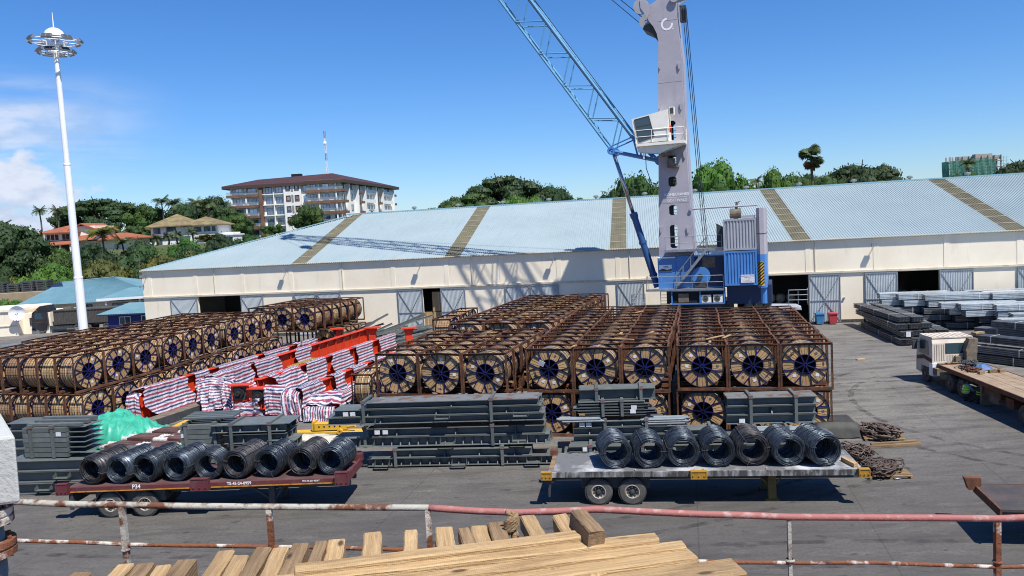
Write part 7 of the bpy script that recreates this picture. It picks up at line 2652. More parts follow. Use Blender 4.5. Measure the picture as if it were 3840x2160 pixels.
# group B: rows of bright galvanised bundles lying across, behind
G2 = 'bright galvanised purlin rows before the warehouse'
a2 = WR + math.radians(1)
rows = [(35.3, 73.4, 5, 12), (36.0, 71.9, 5, 12), (37.4, 70.4, 5, 12), (38.6, 68.9, 4, 12), (39.6, 67.4, 4, 11), (40.6, 65.8, 4, 11), (41.2, 64.2, 3, 10), (38.6, 61.6, 3, 9)]
for r, (x, y, lay, L) in enumerate(rows):
    for k in range(lay):
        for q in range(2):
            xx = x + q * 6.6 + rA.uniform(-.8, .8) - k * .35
            purlins(xx, y - q * 1.55 + rA.uniform(-.2, .2), .06 + k * .60, a2 + rA.uniform(-.02, .02), 6.0, 1.15, .52, 'purl' if k >= lay - 2 else 'purd',  # two upper layers bright, the ones below dark
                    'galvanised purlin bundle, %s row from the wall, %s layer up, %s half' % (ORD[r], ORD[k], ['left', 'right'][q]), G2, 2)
# group C: dark bundles right of the truck
G3 = 'dark purlin bundles right of the white truck'
for k, (x, y, z, L) in enumerate(((31.0, 56.3, .06, 9), (31.2, 56.0, .62, 9), (31.9, 55.6, 1.30, 9), (34.6, 57.2, 1.9, 9), (34.0, 58.3, 1.32, 9), (34.0, 58.6, .68, 9), (33.4, 58.4, .06, 9))):
    purlins(x, y, z, math.radians(-62), L, 1.05, .5, 'purd', 'dark purlin bundle right of the white truck, %s of seven' % ['lowest front', 'second front', 'top front', 'topmost rear', 'third rear', 'second rear', 'lowest rear'][k], G3)
o = put('timber_scrap', MB().box(-.4, .4, -.2, .2, 0, .12).mesh('timber_scrap', 'timber'), None, (32.6, 55.4, 1.82), .3)
tag(o, 'wood packing lying on the dark bundles right of the truck', 'timber scrap')
o = put('timber_scrap', MB().box(-.35, .35, -.1, .1, 0, .08).mesh('timber_scrap', 'timber'), None, (25.2, 57.5, .01), .3)
tag(o, 'broken board lying alone on the yard left of the truck', 'timber scrap')
# ------------------------------------------------------------------ white truck with flatbed, seen from behind (local +y = driving direction)
TH = -math.atan2(0.9, 11.08)
tk = thing('flatbed_truck', 'dusty white cab truck with long tan plank flatbed', 'truck', (26.9, 49.2, 0), TH)
# x: 0 centre, left side -1.25; front axle at y = 0; cab from y=-0.9 to 1.3
cabm = MB()
prof = [(-1.0, 1.05), (-1.0, 2.55), (-.9, 2.85), (.75, 2.95), (1.15, 2.2), (1.3, 1.6), (1.35, .55), (.65, .5), (.6, 1.0), (-.6, 1.0), (-.62, 1.02)]
vs = [(-1.22, y, z) for y, z in prof] + [(1.22, y, z) for y, z in prof]
n = len(prof)
cabm.add(vs, [tuple(range(n)), tuple(range(2 * n - 1, n - 1, -1))] + [(i, n + i, n + (i + 1) % n, (i + 1) % n) for i in range(n)])
cb_ = cabm.build('cab', 'dirtyw', tk)
MB().box(-1.2, 1.2, -.95, .8, 2.86, 2.93).build('roof_panel', 'dirtyw', tk)
rr_ = MB()
for k in range(8):
    rr_.box(-1.05 + k * .29, -1.0 + k * .29, -.9, .7, 2.93, 2.955)
rr_.build('roof_rib', 'dirtyw', tk)
MB().box(-.42, .62, -1.02, -1.001, 1.95, 2.5).build('rear_window', 'glass', cb_)
m_ = MB().box(-.47, .67, -1.015, -1.002, 1.9, 1.95).box(-.47, .67, -1.015, -1.002, 2.5, 2.55).box(-.47, -.42, -1.015, -1.002, 1.95, 2.5).box(.62, .67, -1.015, -1.002, 1.95, 2.5)
m_.build('window_seal', 'dgrey', cb_)
m_ = MB()
for k in range(5):
    m_.box(-1.1 + k * .14, -1.04 + k * .14, -1.03, -1.002, 1.5, 2.5)
for k in range(6):
    m_.box(-.35 + k * .17, -.24 + k * .17, -1.03, -1.002, 1.45, 1.82)
m_.box(-1.15, 1.15, -1.05, -1.002, 1.34, 1.4)
m_.build('rear_rib', 'dirtyw', cb_)
MB().add([(-1.23, -.55, 1.75), (-1.23, -.45, 2.65), (-1.23, .62, 2.7), (-1.23, .95, 2.2), (-1.23, .95, 1.75)], [(0, 1, 2, 3, 4)]).build('side_window', 'glass', cb_)
MB().add([(-1.235, -.9, 1.35), (-1.235, -.9, 1.6), (-1.235, .2, 1.7), (-1.235, 1.2, 1.5), (-1.235, 1.2, 1.25), (-1.235, .2, 1.45)], [(0, 1, 2, 3, 4, 5)]).build('side_stripe', 'rside', cb_)
MB().box(-1.62, -1.35, .85, 1.0, 1.95, 2.5).bar((-1.25, .9, 2.4), (-1.5, .9, 2.4), .04).build('mirror', 'dgrey', cb_)
MB().box(-1.27, -.95, -1.12, -.62, .55, 1.35).box(.98, 1.27, -1.12, -.62, .55, 1.35).build('mudguard', 'white', tk)
MB().box(.55, 1.15, -1.55, -1.08, .9, 2.1).prism([(.5, 2.1), (1.2, 2.1), (1.25, 2.85), (.75, 2.85)], -1.5, -1.06).box(.5, 1.2, -1.58, -1.1, 1.4, 1.5).build('air_intake', 'dust', tk)
MB().box(.05, .4, -1.3, -1.03, 1.15, 1.75).build('rear_step', 'dust', tk)
en = MB().box(-.6, .5, -2.0, -1.05, .7, 1.1).tube((-.6, -1.3, 1.1), (-.3, -1.6, 1.45), .07, 6).tube((-.3, -1.6, 1.45), (.3, -1.6, 1.4), .06, 6).box(-.55, .3, -1.5, -1.2, 1.1, 1.4).box(-1.0, -.6, -1.4, -1.1, 1.0, 1.35)
en.build('engine_frame', 'dust', tk)
MB().box(-.5, -.35, -12, 1.0, .7, .95).box(.35, .5, -12, 1.0, .7, .95).build('chassis', 'dust', tk)
MB().box(-1.25, -.7, -1.7, -.75, .7, 1.1).box(-1.2, -.6, -2.9, -1.9, .65, .95).box(-1.15, -.75, -2.4, -1.9, .55, .64).build('battery_box', 'dust', tk)


def twheel(x, y, r=.53, parent=tk):
    t = MB().lathe([(r * .58, -.15), (r * .9, -.15), (r, -.1), (r, .1), (r * .9, .15), (r * .58, .15), (r * .58, -.15)], 26, 'x').build('wheel', 'tyre', parent, False, (x, y, r))
    sg = -1 if x < 0 else 1
    MB().lathe([(r * .58, sg * .13), (r * .45, sg * .05), (r * .3, sg * .06), (r * .28, sg * .16), (0, sg * .17)], 18, 'x').build('rim', 'dust', t)


for y in (0, -3.15, -4.65, -11.0, -12.3, -13.6):
    for x in (-1.08, 1.08):
        twheel(x, y)
    MB().tube((-1, y, .53), (1, y, .53), .09, 8).build('axle', 'dust', tk)
MB().box(-1.25, 1.25, -15.0, -2.1, 1.34, 1.42).build('bed', 'rdeck', tk)
m_ = MB()
for k in range(9):
    m_.box(-1.21 + k * .272, -1.21 + k * .272 + .26, -14.95, -2.15, 1.421, 1.432 + U(0, .012))
m_.build('deck_plank', 'rdeck', tk)
MB().box(-1.31, -1.25, -15.0, -2.08, 1.22, 1.45).box(1.25, 1.31, -15.0, -2.08, 1.22, 1.45).box(-1.25, 1.25, -2.1, -2.04, 1.24, 1.45).build('bed_edge', 'rside', tk)
MB().box(-.5, -.3, -15, -2.3, 1.0, 1.33).box(.3, .5, -15, -2.3, 1.0, 1.33).box(-1.1, -.5, -8.6, -6.3, .75, 1.15).box(-1.0, -.6, -9.7, -8.9, .5, 1.0).build('underframe', 'rside', tk)
MB().box(-1.2, -.5, -6.9, -6.7, .1, 1.2).box(-1.1, -.6, -8.4, -7.4, .45, 1.0).build('landing_gear', 'dust', tk)


def onT(x, y, z):
    c, s_ = math.cos(TH), math.sin(TH)
    return (26.9 + x * c - y * s_, 49.2 + x * s_ + y * c, z)


def tangle(name, label, cat, loc, mats, n, R, h, r, seed, seg=16, kind_s=False):
    rnd = random.Random(seed)
    mb = MB()
    for i in range(n):
        cx, cy = rnd.uniform(-R[0], R[0]) * .6, rnd.uniform(-R[1], R[1]) * .6
        a, b = rnd.uniform(.3, .75) * R[0], rnd.uniform(.3, .75) * R[1]
        z = rnd.uniform(0.02, h)
        ph = rnd.uniform(0, 6)
        pts = [(cx + a * math.cos(t * 2 * PI / seg + ph) * (1 + .25 * math.sin(3 * t * 2 * PI / seg + i)), cy + b * math.sin(t * 2 * PI / seg + ph), max(.02, z + .12 * h * math.sin(5 * t * 2 * PI / seg + i))) for t in range(seg)]
        mb.path(pts, r, 5, closed=True)
    o = mb.build(name, mats, None, True, loc, U(0, 3))
    return tag(o, label, cat)


tangle('rope_coil', 'coil of brown rope lying on the tan flatbed', 'rope', onT(-.5, -4.3, 1.44), 'rside', 9, (.5, .4), .22, .035, 4)
tangle('net_heap', 'tangled dark net with rope at the front of the tan flatbed', 'net', onT(.05, -3.3, 1.44), 'dgrey', 16, (.7, .55), .42, .03, 5)
bg_ = MB()
bg_.grid(lambda a, b: (1.1 * (a - .5), .8 * (b - .5), max(.01, .34 * (1 - (2 * a - 1) ** 2) * (1 - (2 * b - 1) ** 2) + .1 * noise.noise((a * 6, b * 6, 3)))), 16, 12)
o = bg_.build('blue_sheet', 'bluerag', None, True, onT(.3, -3.9, 1.45), TH)
tag(o, 'folded blue sheet on the tan flatbed beside the net', 'sheet')
for k, (x, y, a) in enumerate(((.35, -4.9, .1), (.62, -4.75, .9), (.9, -4.85, .2), (-.35, -5.1, .4))):
    o = put('timber_block', MB().box(-.2, .2, -.09, .09, 0, .16).mesh('timber_block', 'timberd'), None, onT(x, y, 1.447), a)
    tag(o, '%s wood block from the left on the tan flatbed' % ORD[(1, 2, 3, 0)[k]], 'timber block', 'wood blocks on the tan flatbed')
for k, (u, col, nm) in enumerate(((-1.95, 'binb', 'blue'), (-.75, 'binr', 'red'))):
    p = wp(u - .1, -.9)
    b_ = thing('wheelie_bin', nm + ' plastic wheelie bin standing before the grey sliding door', 'bin', p, WR + .1)
    MB().add([(-.3, -.3, .08), (.3, -.3, .08), (.3, .3, .08), (-.3, .3, .08), (-.37, -.38, 1.0), (.37, -.38, 1.0), (.37, .38, 1.0), (-.37, .38, 1.0)],
             [(0, 1, 5, 4), (1, 2, 6, 5), (2, 3, 7, 6), (3, 0, 4, 7), (3, 2, 1, 0), (4, 5, 6, 7)]).build('body', col, b_)
    MB().box(-.42, .42, -.44, .42, 1.0, 1.06).box(-.36, .36, -.40, .36, 1.06, 1.12).bar((-.3, .46, 1.0), (.3, .46, 1.0), .05).build('lid', col, b_)
    for x in (-.3, .3):
        MB().lathe([(0, -.04), (.11, -.04), (.11, .04), (0, .04)], 10, 'x', (x, .34, .11)).build('wheel', 'black', b_)


# ------------------------------------------------------------------ people


def person(label, loc, rz, joints, radii, edges, clothes, extra):
    root = thing('person', label, 'person', loc, rz)
    me = bpy.data.meshes.new('body')
    me.from_pydata(joints, edges, [])
    o = bpy.data.objects.new('body', me)
    COL.objects.link(o)
    m = o.modifiers.new('skin', 'SKIN')
    m.use_smooth_shade = True
    o.modifiers.new('sub', 'SUBSURF').levels = 1
    sk_ = me.skin_vertices[0].data
    for i, r in enumerate(radii):
        sk_[i].radius = (r, r)
    sk_[0].use_root = True
    dg = bpy.context.evaluated_depsgraph_get()
    me2 = bpy.data.meshes.new_from_object(o.evaluated_get(dg))
    bpy.data.objects.remove(o)
    for k in ('skin', 'workwear', clothes[0]):
        me2.materials.append(M[k])
    for p in me2.polygons:
        c = p.center
        p.material_index = clothes[1](c)
        p.use_smooth = True
    put('body', me2, root)
    extra(root)
    return root


# squatting worker in a green vest, facing the wheel (local -y is front)
J = [(0, .05, .42), (0, .0, .62), (0, -.08, .86), (0, -.12, .98), (0, -.16, 1.10), (0, -.18, 1.20),      # pelvis, waist, chest, neck, head, crown
     (.2, -.07, .86), (.27, -.22, .64), (.16, -.45, .60), (-.2, -.07, .86), (-.27, -.22, .64), (-.14, -.45, .62),
     (.12, .02, .40), (.18, -.34, .50), (.16, -.12, .12), (.16, -.26, .05), (-.12, .02, .40), (-.18, -.34, .52), (-.16, -.10, .12), (-.16, -.26, .05)]
Rr = [.15, .14, .16, .065, .095, .07, .08, .055, .04, .08, .055, .04, .11, .075, .055, .045, .11, .075, .055, .045]
Ed = [(0, 1), (1, 2), (2, 3), (3, 4), (4, 5), (2, 6), (6, 7), (7, 8), (2, 9), (9, 10), (10, 11), (0, 12), (12, 13), (13, 14), (14, 15), (0, 16), (16, 17), (17, 18), (18, 19)]


def vest_bits(col):
    def f(root):
        v = MB()
        pr = [(.185, .50), (.19, .62), (.205, .78), (.20, .90), (.14, .96)]
        n = 16
        vs = []
        for i in range(n):
            t = 2 * PI * i / n
            for r, z in pr:
                yy = .03 - (z - .5) * .24
                vs.append((r * math.cos(t) * 1.02, yy + r * math.sin(t) * .95, z))
        k = len(pr)
        v.add(vs, [(i * k + j, ((i + 1) % n) * k + j, ((i + 1) % n) * k + j + 1, i * k + j + 1) for i in range(n) for j in range(k - 1)])
        vo = v.build('vest', col, root, True)
        b = MB()
        for z in (.58, .70):
            yy = .03 - (z - .5) * .24
            b.lathe([(.20, 0), (.212, .0), (.212, .05), (.20, .05)], 16, 'z', (0, yy, z))
        b.build('reflective_band', 'strap' if col == 'hiviz' else 'hiviz', vo)
        for (x, y, z) in ((.16, -.49, .60), (-.14, -.49, .62)):
            h = MB()
            for q in range(4):
                h.path([(x - .03 + q * .02, y + .03, z), (x - .03 + q * .02, y - .03, z + .01), (x - .03 + q * .02, y - .06 + .008 * abs(q - 1.5), z - .02)], .009, 5)
            h.path([(x + .035 * (1 if x < 0 else -1), y + .02, z), (x + .05 * (1 if x < 0 else -1), y - .02, z - .01)], .010, 5)
            h.build('fingers', 'skin', root, True)
        MB().box(.11, .21, -.33, -.1, 0, .07).box(-.21, -.11, -.33, -.1, 0, .07).build('boots', 'black', root)
        fc = MB().bar((0, -.262, 1.13), (0, -.285, 1.10), .025).lathe([(0, -.005), (.012, -.005)], 6, 'y', (.035, -.255, 1.14)).lathe([(0, -.005), (.012, -.005)], 6, 'y', (-.035, -.255, 1.14)).bar((-.03, -.25, 1.06), (.03, -.25, 1.06), .012)
        fc.build('face', 'black', root)
    return f


def helm(root):
    vest_bits('workwear')(root)
    h = MB().lathe([(.145, 0), (.14, .05), (.115, .10), (.06, .135), (0, .145)], 16, 'z', (0, -.17, 1.14))
    h.lathe([(.14, 0), (.18, -.005), (.18, .01), (.14, .015)], 16, 'z', (0, -.185, 1.14))
    h.build('helmet', 'helmet', root, True)


def hairy(root):
    vest_bits('hiviz')(root)
    MB().lathe([(.112, 0), (.11, .05), (.08, .085), (0, .10)], 14, 'z', (0, -.17, 1.14)).build('hair', 'black', root, True)


person('crouching worker in green hi-vis vest and light blue shirt beside truck wheels', (25.05, 43.75, 0), -1.2 + PI, J, Rr, Ed,
       ('shirt', lambda c: 0 if c.z > .99 or (c.y < -.36 and c.z > .55) else (2 if c.z > .56 else 1)), hairy)
person('crouching worker in dark overalls and orange helmet under the flatbed', (25.35, 42.9, 0), -.5 + PI * .9, J, Rr, Ed,
       ('workwear', lambda c: 0 if c.z > .99 or (c.y < -.42 and c.z > .55) else 1), helm)

# ------------------------------------------------------------------ rigging gear lying right of the white trailer


def pallet(x, y, rz, w, d, label, mats='timberd'):
    t = thing('wooden_pallet', label, 'pallet', (x, y, 0), rz, 'pallets under the rigging gear')
    me = MB().box(0, w, 0, .12, 0, .03).mesh('slat', mats)
    n = int(d / .18)
    for i in range(n):
        put('slat', me, t, (U(-.04, .04), i * d / n, .11))
    r_ = MB().box(0, .1, 0, d, 0, .1).mesh('runner', mats)
    for i in range(3):
        put('runner', r_, t, (i * (w - .1) / 2, 0, .008))
    return t


pallet(16.5, 37.3, -.25, 1.8, 1.2, 'dark pallet under the heap of black shackles')
pallet(14.3, 31.95, -.12, 1.7, 1.2, 'grey pallet with slings at the right end of the white trailer')
pallet(14.2, 34.0, -.15, 1.3, 1.1, 'pallet hidden under the tangled brown slings')
tangle('chain_heap', 'heap of black chain slings with big hooks on a pallet', 'chain', (17.35, 37.9, .14), 'chain', 34, (.95, .6), .42, .045, 21)
tangle('sling_heap', 'tangled brown wire slings between tarp and trailer', 'sling', (14.95, 34.7, .14), 'chain', 40, (.85, .65), .45, .028, 22)
tangle('shackle_heap', 'heap of rusty slings and shackles beside the trailer end', 'sling', (15.05, 32.6, .14), 'chain', 60, (.85, .6), .36, .03, 23, 12)
tangle('hose_coil', 'large loop of dark hose lying before the slings', 'hose', (14.2, 35.6, .02), 'chain', 6, (.7, .55), .15, .03, 24)
mb_ = MB().grid(lambda a, b: (2.6 * (a - .5), 2.0 * (b - .5), max(.02, .75 - .7 * max(0, abs(2 * a - 1) - .75) * 4 - .7 * max(0, abs(2 * b - 1) - .75) * 4 + .05 * noise.noise((a * 4, b * 4, 2)))), 20, 16)
o = mb_.build('dark_tarpaulin', 'dtarp', None, True, (15.6, 38.9, 0), -.1)
tag(o, 'dark olive tarpaulin covering a low block beside the reel stack', 'tarpaulin')
mb_ = MB().grid(lambda a, b: (2.4 * (a - .5), 1.3 * (b - .5), max(.02, .30 * (1 - (2 * a - 1) ** 2) * (1 - (2 * b - 1) ** 2) + .18 * noise.noise((a * 8, b * 8, 2)) + .1 * noise.noise((a * 19, b * 19, 2)))), 36, 24)
o = mb_.build('pale_net', 'rope_n', None, True, (16.3, 41.2, 0), -.35)
tag(o, 'pale grey green cargo net heaped at the corner of the right hand reel stack', 'net')
o = put('timber_beam', MB().box(0, 2.4, 0, .14, 0, .12).mesh('timber_beam', 'timberd'), None, (16.2, 36.1, .01), .02)
tag(o, 'front dark timber beam lying right of the slings', 'timber beam', 'timber beams by the slings')
o = put('timber_beam', MB().box(0, 2.2, 0, .14, 0, .14).mesh('timber_beam', 'timberd'), None, (16.4, 36.4, .01), .05)
tag(o, 'rear dark timber beam lying right of the slings', 'timber beam', 'timber beams by the slings')
o = put('plastic_bottle', MB().lathe([(0, 0), (.04, 0), (.04, .2), (.015, .26), (.015, .3), (0, .3)], 10, 'x').mesh('plastic_bottle', 'galv', True), None, (15.2, 31.75, .045), .1)
tag(o, 'clear plastic bottle lying in front of the sling pallet', 'bottle')

# ------------------------------------------------------------------ high mast light on the left
ml = thing('light_mast', 'tall white floodlight mast with domed lamp crown', 'light mast', (-46.25, 85, 0), 0)
MB().lathe([(.47, 0), (.44, 8), (.46, 8.02), (.46, 8.2), (.40, 8.25), (.34, 20), (.36, 20.02), (.36, 20.2), (.30, 20.25), (.24, 33.4)], 14, 'z').build('pole', 'white', ml)
MB().lathe([(1.0, 33.35), (.98, 33.6), (.8, 33.95), (.45, 34.2), (0, 34.28)], 20, 'z').lathe([(0, 33.4), (1.0, 33.4)], 20, 'z').build('dome', 'white', ml, True)
MB().tube((0, 0, 34.2), (0, 0, 35.85), .07, 8, .03).build('lightning_rod', 'white', ml)
MB().lathe([(.42, 32.9), (.42, 33.4)], 12, 'z').build('crown_hub', 'galv', ml)
for (z, R_1, nm) in ((32.85, 2.3, 'upper'), (31.75, 1.55, 'lower')):
    rg = MB()
    n = 8
    pts = [(R_1 * math.cos(2 * PI * i / 24), R_1 * math.sin(2 * PI * i / 24), z) for i in range(24)]
    rg.path(pts, .06, 5, closed=True)
    rg.path([(x * .55, y * .55, zz) for x, y, zz in pts], .05, 5, closed=True)
    for i in range(n):
        a = 2 * PI * i / n
        rg.tube((.3 * math.cos(a), .3 * math.sin(a), z), (R_1 * math.cos(a), R_1 * math.sin(a), z), .045, 5)
    rg.build('lamp_ring', 'white', ml)
    hl_ = MB().box(-.5, .5, -.12, .12, -.22, .22).mesh('floodlight', 'galv')
    gl = MB().box(-.45, -.03, -.135, -.121, -.19, .19).box(.03, .45, -.135, -.121, -.19, .19).mesh('lens', 'dgrey')
    for i in range(n):
        a = 2 * PI * (i + .25) / n
        f_ = put('floodlight', hl_, ml, ((R_1 + .12) * math.cos(a), (R_1 + .12) * math.sin(a), z + .1), (-.7, 0, a + PI / 2))
        put('lens', gl, f_)
for i in range(6):
    a = 2 * PI * i / 6
    MB().tube((.85 * math.cos(a), .85 * math.sin(a), 31.75), (.95 * math.cos(a), .95 * math.sin(a), 32.85), .05, 5).build('ring_stay', 'white', ml)

# ------------------------------------------------------------------ yard buildings at the left


def ribroof(mb, p0, p1, p2, p3, m=0, pitch=.3):
    """ribbed slope: eave p0->p1, ridge p3->p2"""
    p0, p1, p2, p3 = map(Vector, (p0, p1, p2, p3))
    n = max(3, int((p1 - p0).length / pitch))
    up = (p1 - p0).cross(p3 - p0).normalized()
    if up.z < 0:
        up = -up
    vs = []
    for i in range(n * 2 + 1):
        f = i / (2 * n)
        h = up * (.05 if i % 2 else 0)
        vs += [p0.lerp(p1, f) + h, p3.lerp(p2, f) + h]
    mb.add([tuple(v) for v in vs], [(2 * i, 2 * i + 2, 2 * i + 3, 2 * i + 1) for i in range(2 * n)], m)


bb = thing('blue_roofed_office', 'cream office with large blue hip roof left of the warehouse', 'building', (0, 0, 0), 0)
MB().box(-73, -52.5, 121, 136, 0, 3.2).build('wall', 'cream', bb)
m_ = MB()
ribroof(m_, (-75.2, 119.3, 3.0), (-51.0, 118.0, 3.1), (-63.9, 127.5, 6.3), (-72.3, 128.0, 5.9))
ribroof(m_, (-51.0, 118.0, 3.1), (-50.0, 138, 3.0), (-63.9, 128.5, 6.3), (-63.9, 127.5, 6.3))
m_.add([(-75.2, 119.3, 3.0), (-72.3, 128, 5.9), (-75.0, 138, 3.0)], [(0, 1, 2)])
m_.add([(-75.0, 138, 3.0), (-72.3, 128, 5.9), (-63.9, 127.5, 6.3), (-50.0, 138, 3.0)], [(0, 1, 2, 3)])
m_.build('roof', 'broof', bb)
m_ = MB()
m_.add([(-74.0, 125.9, 4.95), (-70.4, 125.6, 5.0), (-72.3, 126.6, 5.98), (-72.3, 128, 5.93)], [(0, 1, 2), (1, 3, 2), (0, 2, 3)])
m_.build('gablet', 'cdark', bb)
MB().bar((-72.5, 128.0, 5.95), (-63.7, 127.5, 6.38), .3, .1).build('ridge_cap', 'ridge', bb)
for x in (-66.5, -61, -58):
    window(bb, x, 121, 1.4, 2.4, 1.2, ('fascia', 'wglass'), .08, 3)
m_ = MB()
ribroof(m_, (-61.0, 116.5, 3.6), (-50.5, 115.8, 3.75), (-50.5, 121, 4.9), (-58.5, 121.5, 4.8))
m_.build('porch_roof', 'broof', bb)
MB().bar((-61.0, 116.4, 3.5), (-50.5, 115.7, 3.65), .1, .35).build('fascia', 'white', bb)
for x in (-60, -55, -51.5):
    MB().box(x, x + .25, 116.8, 117.05, 0, 3.6).build('post', 'white', bb)

kk_ = thing('blue_kiosk', 'small navy blue kiosk with pale blue sloped roof beside the warehouse corner', 'kiosk', (0, 0, 0), 0)
MB().box(-53.0, -46.6, 103.5, 109, 0, 2.5).build('wall', 'navy', kk_)
m_ = MB()
ribroof(m_, (-53.9, 102.4, 2.5), (-46.2, 102.1, 2.45), (-46.2, 106.2, 3.55), (-51.3, 106.3, 3.6))
ribroof(m_, (-53.9, 110, 2.5), (-53.9, 102.4, 2.5), (-51.3, 106.3, 3.6), (-51.3, 106.4, 3.6))
m_.add([(-46.2, 110, 2.5), (-53.9, 110, 2.5), (-51.3, 106.3, 3.6), (-46.2, 106.2, 3.55)], [(0, 1, 2, 3)])
m_.build('roof', 'broof', kk_)
MB().bar((-53.9, 102.35, 2.44), (-46.2, 102.05, 2.39), .06, .14).build('fascia', 'cdark', kk_)
for x in (-51.5, -48.6):
    window(kk_, x, 103.5, .95, 1.5, 1.1, ('white', 'glass'), .08, 2)
MB().box(-53.02, -46.6, 103.46, 103.49, .9, 1.0).build('band', 'cblue', kk_)

lb = thing('cream_gatehouse', 'low cream flat roofed building at the left edge', 'building', (0, 0, 0), 0)
MB().box(-82, -66.5, 106, 114, 0, 3.3).box(-82, -66.3, 105.8, 114.2, 3.3, 3.6).build('wall', 'cream', lb)
MB().box(-66.5, -62.8, 107.5, 114, 0, 2.8).build('annex', 'cream', lb)
MB().box(-82, -66.4, 105.9, 105.99, 1.3, 1.42).build('ledge', 'trim', lb)
for x in (-72, -70):
    window(lb, x, 106, 1.6, 1.2, .9, ('broof', 'wglass'), .1, 1)
window(lb, -65.6, 107.5, 1.2, 1.2, 1.0, ('fascia', 'wglass'), .1, 1)
ds = thing('satellite_dish', 'white satellite dish on the corner of the cream gatehouse', 'satellite dish', (-65.9, 105.3, 3.1), .35)
MB().lathe([(0, .32), (.4, .26), (.75, .1), (.98, -.08)], 20, 'y').build('reflector', 'white', ds, True)
MB().tube((0, .3, 0), (0, .5, -1.2), .06, 6).tube((0, .3, -.6), (0, -.6, -.1), .03, 5).box(-.08, .08, -.7, -.55, -.15, -.02).build('arm', 'galv', ds)

# black lorry behind the mast (local -x is its front)
bt_ = thing('black_lorry', 'black lorry with ribbed tipper body parked behind the light mast', 'lorry', (-65.2, 107.2, 0), .0)
m_ = MB()
prof = [(0, .55), (-.05, 1.9), (.15, 2.9), (.6, 3.15), (2.1, 3.2), (2.2, 1.0), (1.9, .95), (1.75, .55)]
m_.prism(prof, 0, 2.4)
m_.build('cab', 'truckb', bt_)
m_ = MB().prism([(.4, 3.16), (1.1, 3.7), (2.0, 3.75), (2.1, 3.2)], .25, 2.15)
m_.build('roof_deflector', 'truckb', bt_)
MB().add([(.45, -.012, 1.95), (.5, -.012, 2.75), (1.35, -.012, 2.8), (1.5, -.012, 1.95)], [(0, 1, 2, 3)]).add([(-.07, .15, 1.95), (-.07, 2.25, 1.95), (.13, 2.25, 2.85), (.13, .15, 2.85)], [(0, 1, 2, 3)]).build('window', 'glass', bt_)
MB().box(.2, 2.2, -.02, -.005, 1.5, 1.56).build('trim_stripe', 'rside', bt_)
MB().box(-.12, .3, 0, 2.4, .35, .75).box(-.1, 0, .3, 2.1, .9, 1.5).build('bumper', 'dgrey', bt_)
MB().box(2.0, 11.5, .7, 1.7, .75, 1.05).box(2.3, 5.5, .1, .7, .45, .95).build('chassis', 'dgrey', bt_)
m_ = MB().box(3.0, 11.6, 0, 2.45, 1.1, 2.95)
for k in range(22):
    m_.box(3.1 + k * .385, 3.18 + k * .385, -.07, 0, 1.1, 2.95)
m_.box(2.95, 11.65, -.1, 2.5, 2.9, 3.05)
m_.build('tipper_body', 'truckg', bt_)
MB().box(4.2, 5.2, .4, 1.2, 3.05, 3.35).build('load', 'dust', bt_)
for x in (1.25, 6.0, 7.4, 10.0, 11.2):
    for y in (.2, 2.2):
        t_ = MB().lathe([(.3, -.15), (.47, -.15), (.52, -.08), (.52, .08), (.47, .15), (.3, .15), (.3, -.15)], 20, 'y').build('wheel', 'tyre', bt_, False, (x, y, .52))
        MB().lathe([(.3, -.13), (.2, -.05), (0, -.08)], 12, 'y').build('rim', 'dust', t_)
# pale pipe racks on the ground left of the reel stack
for k, (x, y) in enumerate(((-52.5, 92), (-57.5, 88.5), (-49.5, 86.5), (-55.0, 83.5))):
    t = thing('beam_rack', '%s pale steel beam rack lying behind the long left reel stack' % ORD[k], 'beam rack', (x, y, 0), -.08, 'pale beam racks behind the left stack')
    bmz = MB().box(0, 9.5, 0, .25, 0, .3).mesh('pale_beam', 'pipe')
    for i in range(5):
        for j in range(2):
            put('pale_beam', bmz, t, (U(-.4, .4), i * .42, .2 + j * .36))
# steel stacks on the far terrace
ts = MB().box(-104, -76.4, 129, 139.5, 0.5, 4.55).box(-76.39, -50, 139, 143, .5, 4.6)
sd_ = ts.build('sandy_terrace', 'sand')
struct(sd_)
rs_ = random.Random(9)
for k in range(5):
    x = -88.2 + k * 2.4
    t = thing('steel_stack', '%s dark steel stack from the left on the far sandy terrace' % ORD[k], 'steel stack', (x, 131, 4.56), 0, 'dark steel stacks on the far terrace')
    for j in range((4, 5, 4, 5, 5)[k]):
        MB().box(rs_.uniform(0, .2), 2.2, 0, 1.6, j * .36, j * .36 + .24).build('beam_layer', 'dgrey', t)
        MB().box(.3, .45, .0, 1.6, j * .36 + .24, j * .36 + .36).box(1.8, 1.95, 0, 1.6, j * .36 + .24, j * .36 + .36).build('spacer', 'gsteel', t)
for k in range(5):
    t = thing('rusty_coil', '%s rusty steel coil from the left above the blue roof' % ORD[k], 'steel coil', (-66.5 + k * 1.6, 140.5, 4.6 + .62), U(-.3, .3), 'rusty coils above the blue roof')
    MB().lathe([(.35, -.5), (.62, -.5), (.62, .5), (.35, .5), (.35, -.5)], 18, 'y').build('windings', 'rside', t)
up_ = thing('utility_pole', 'thin dark utility pole standing behind the blue roof', 'pole', (-64.3, 138, 2.3), 0)
MB().tube((0, 0, 0), (0, 0, 6.2), .1, 6, .07).bar((-.7, 0, 5.8), (.7, 0, 5.8), .08).build('pole', 'bark', up_)

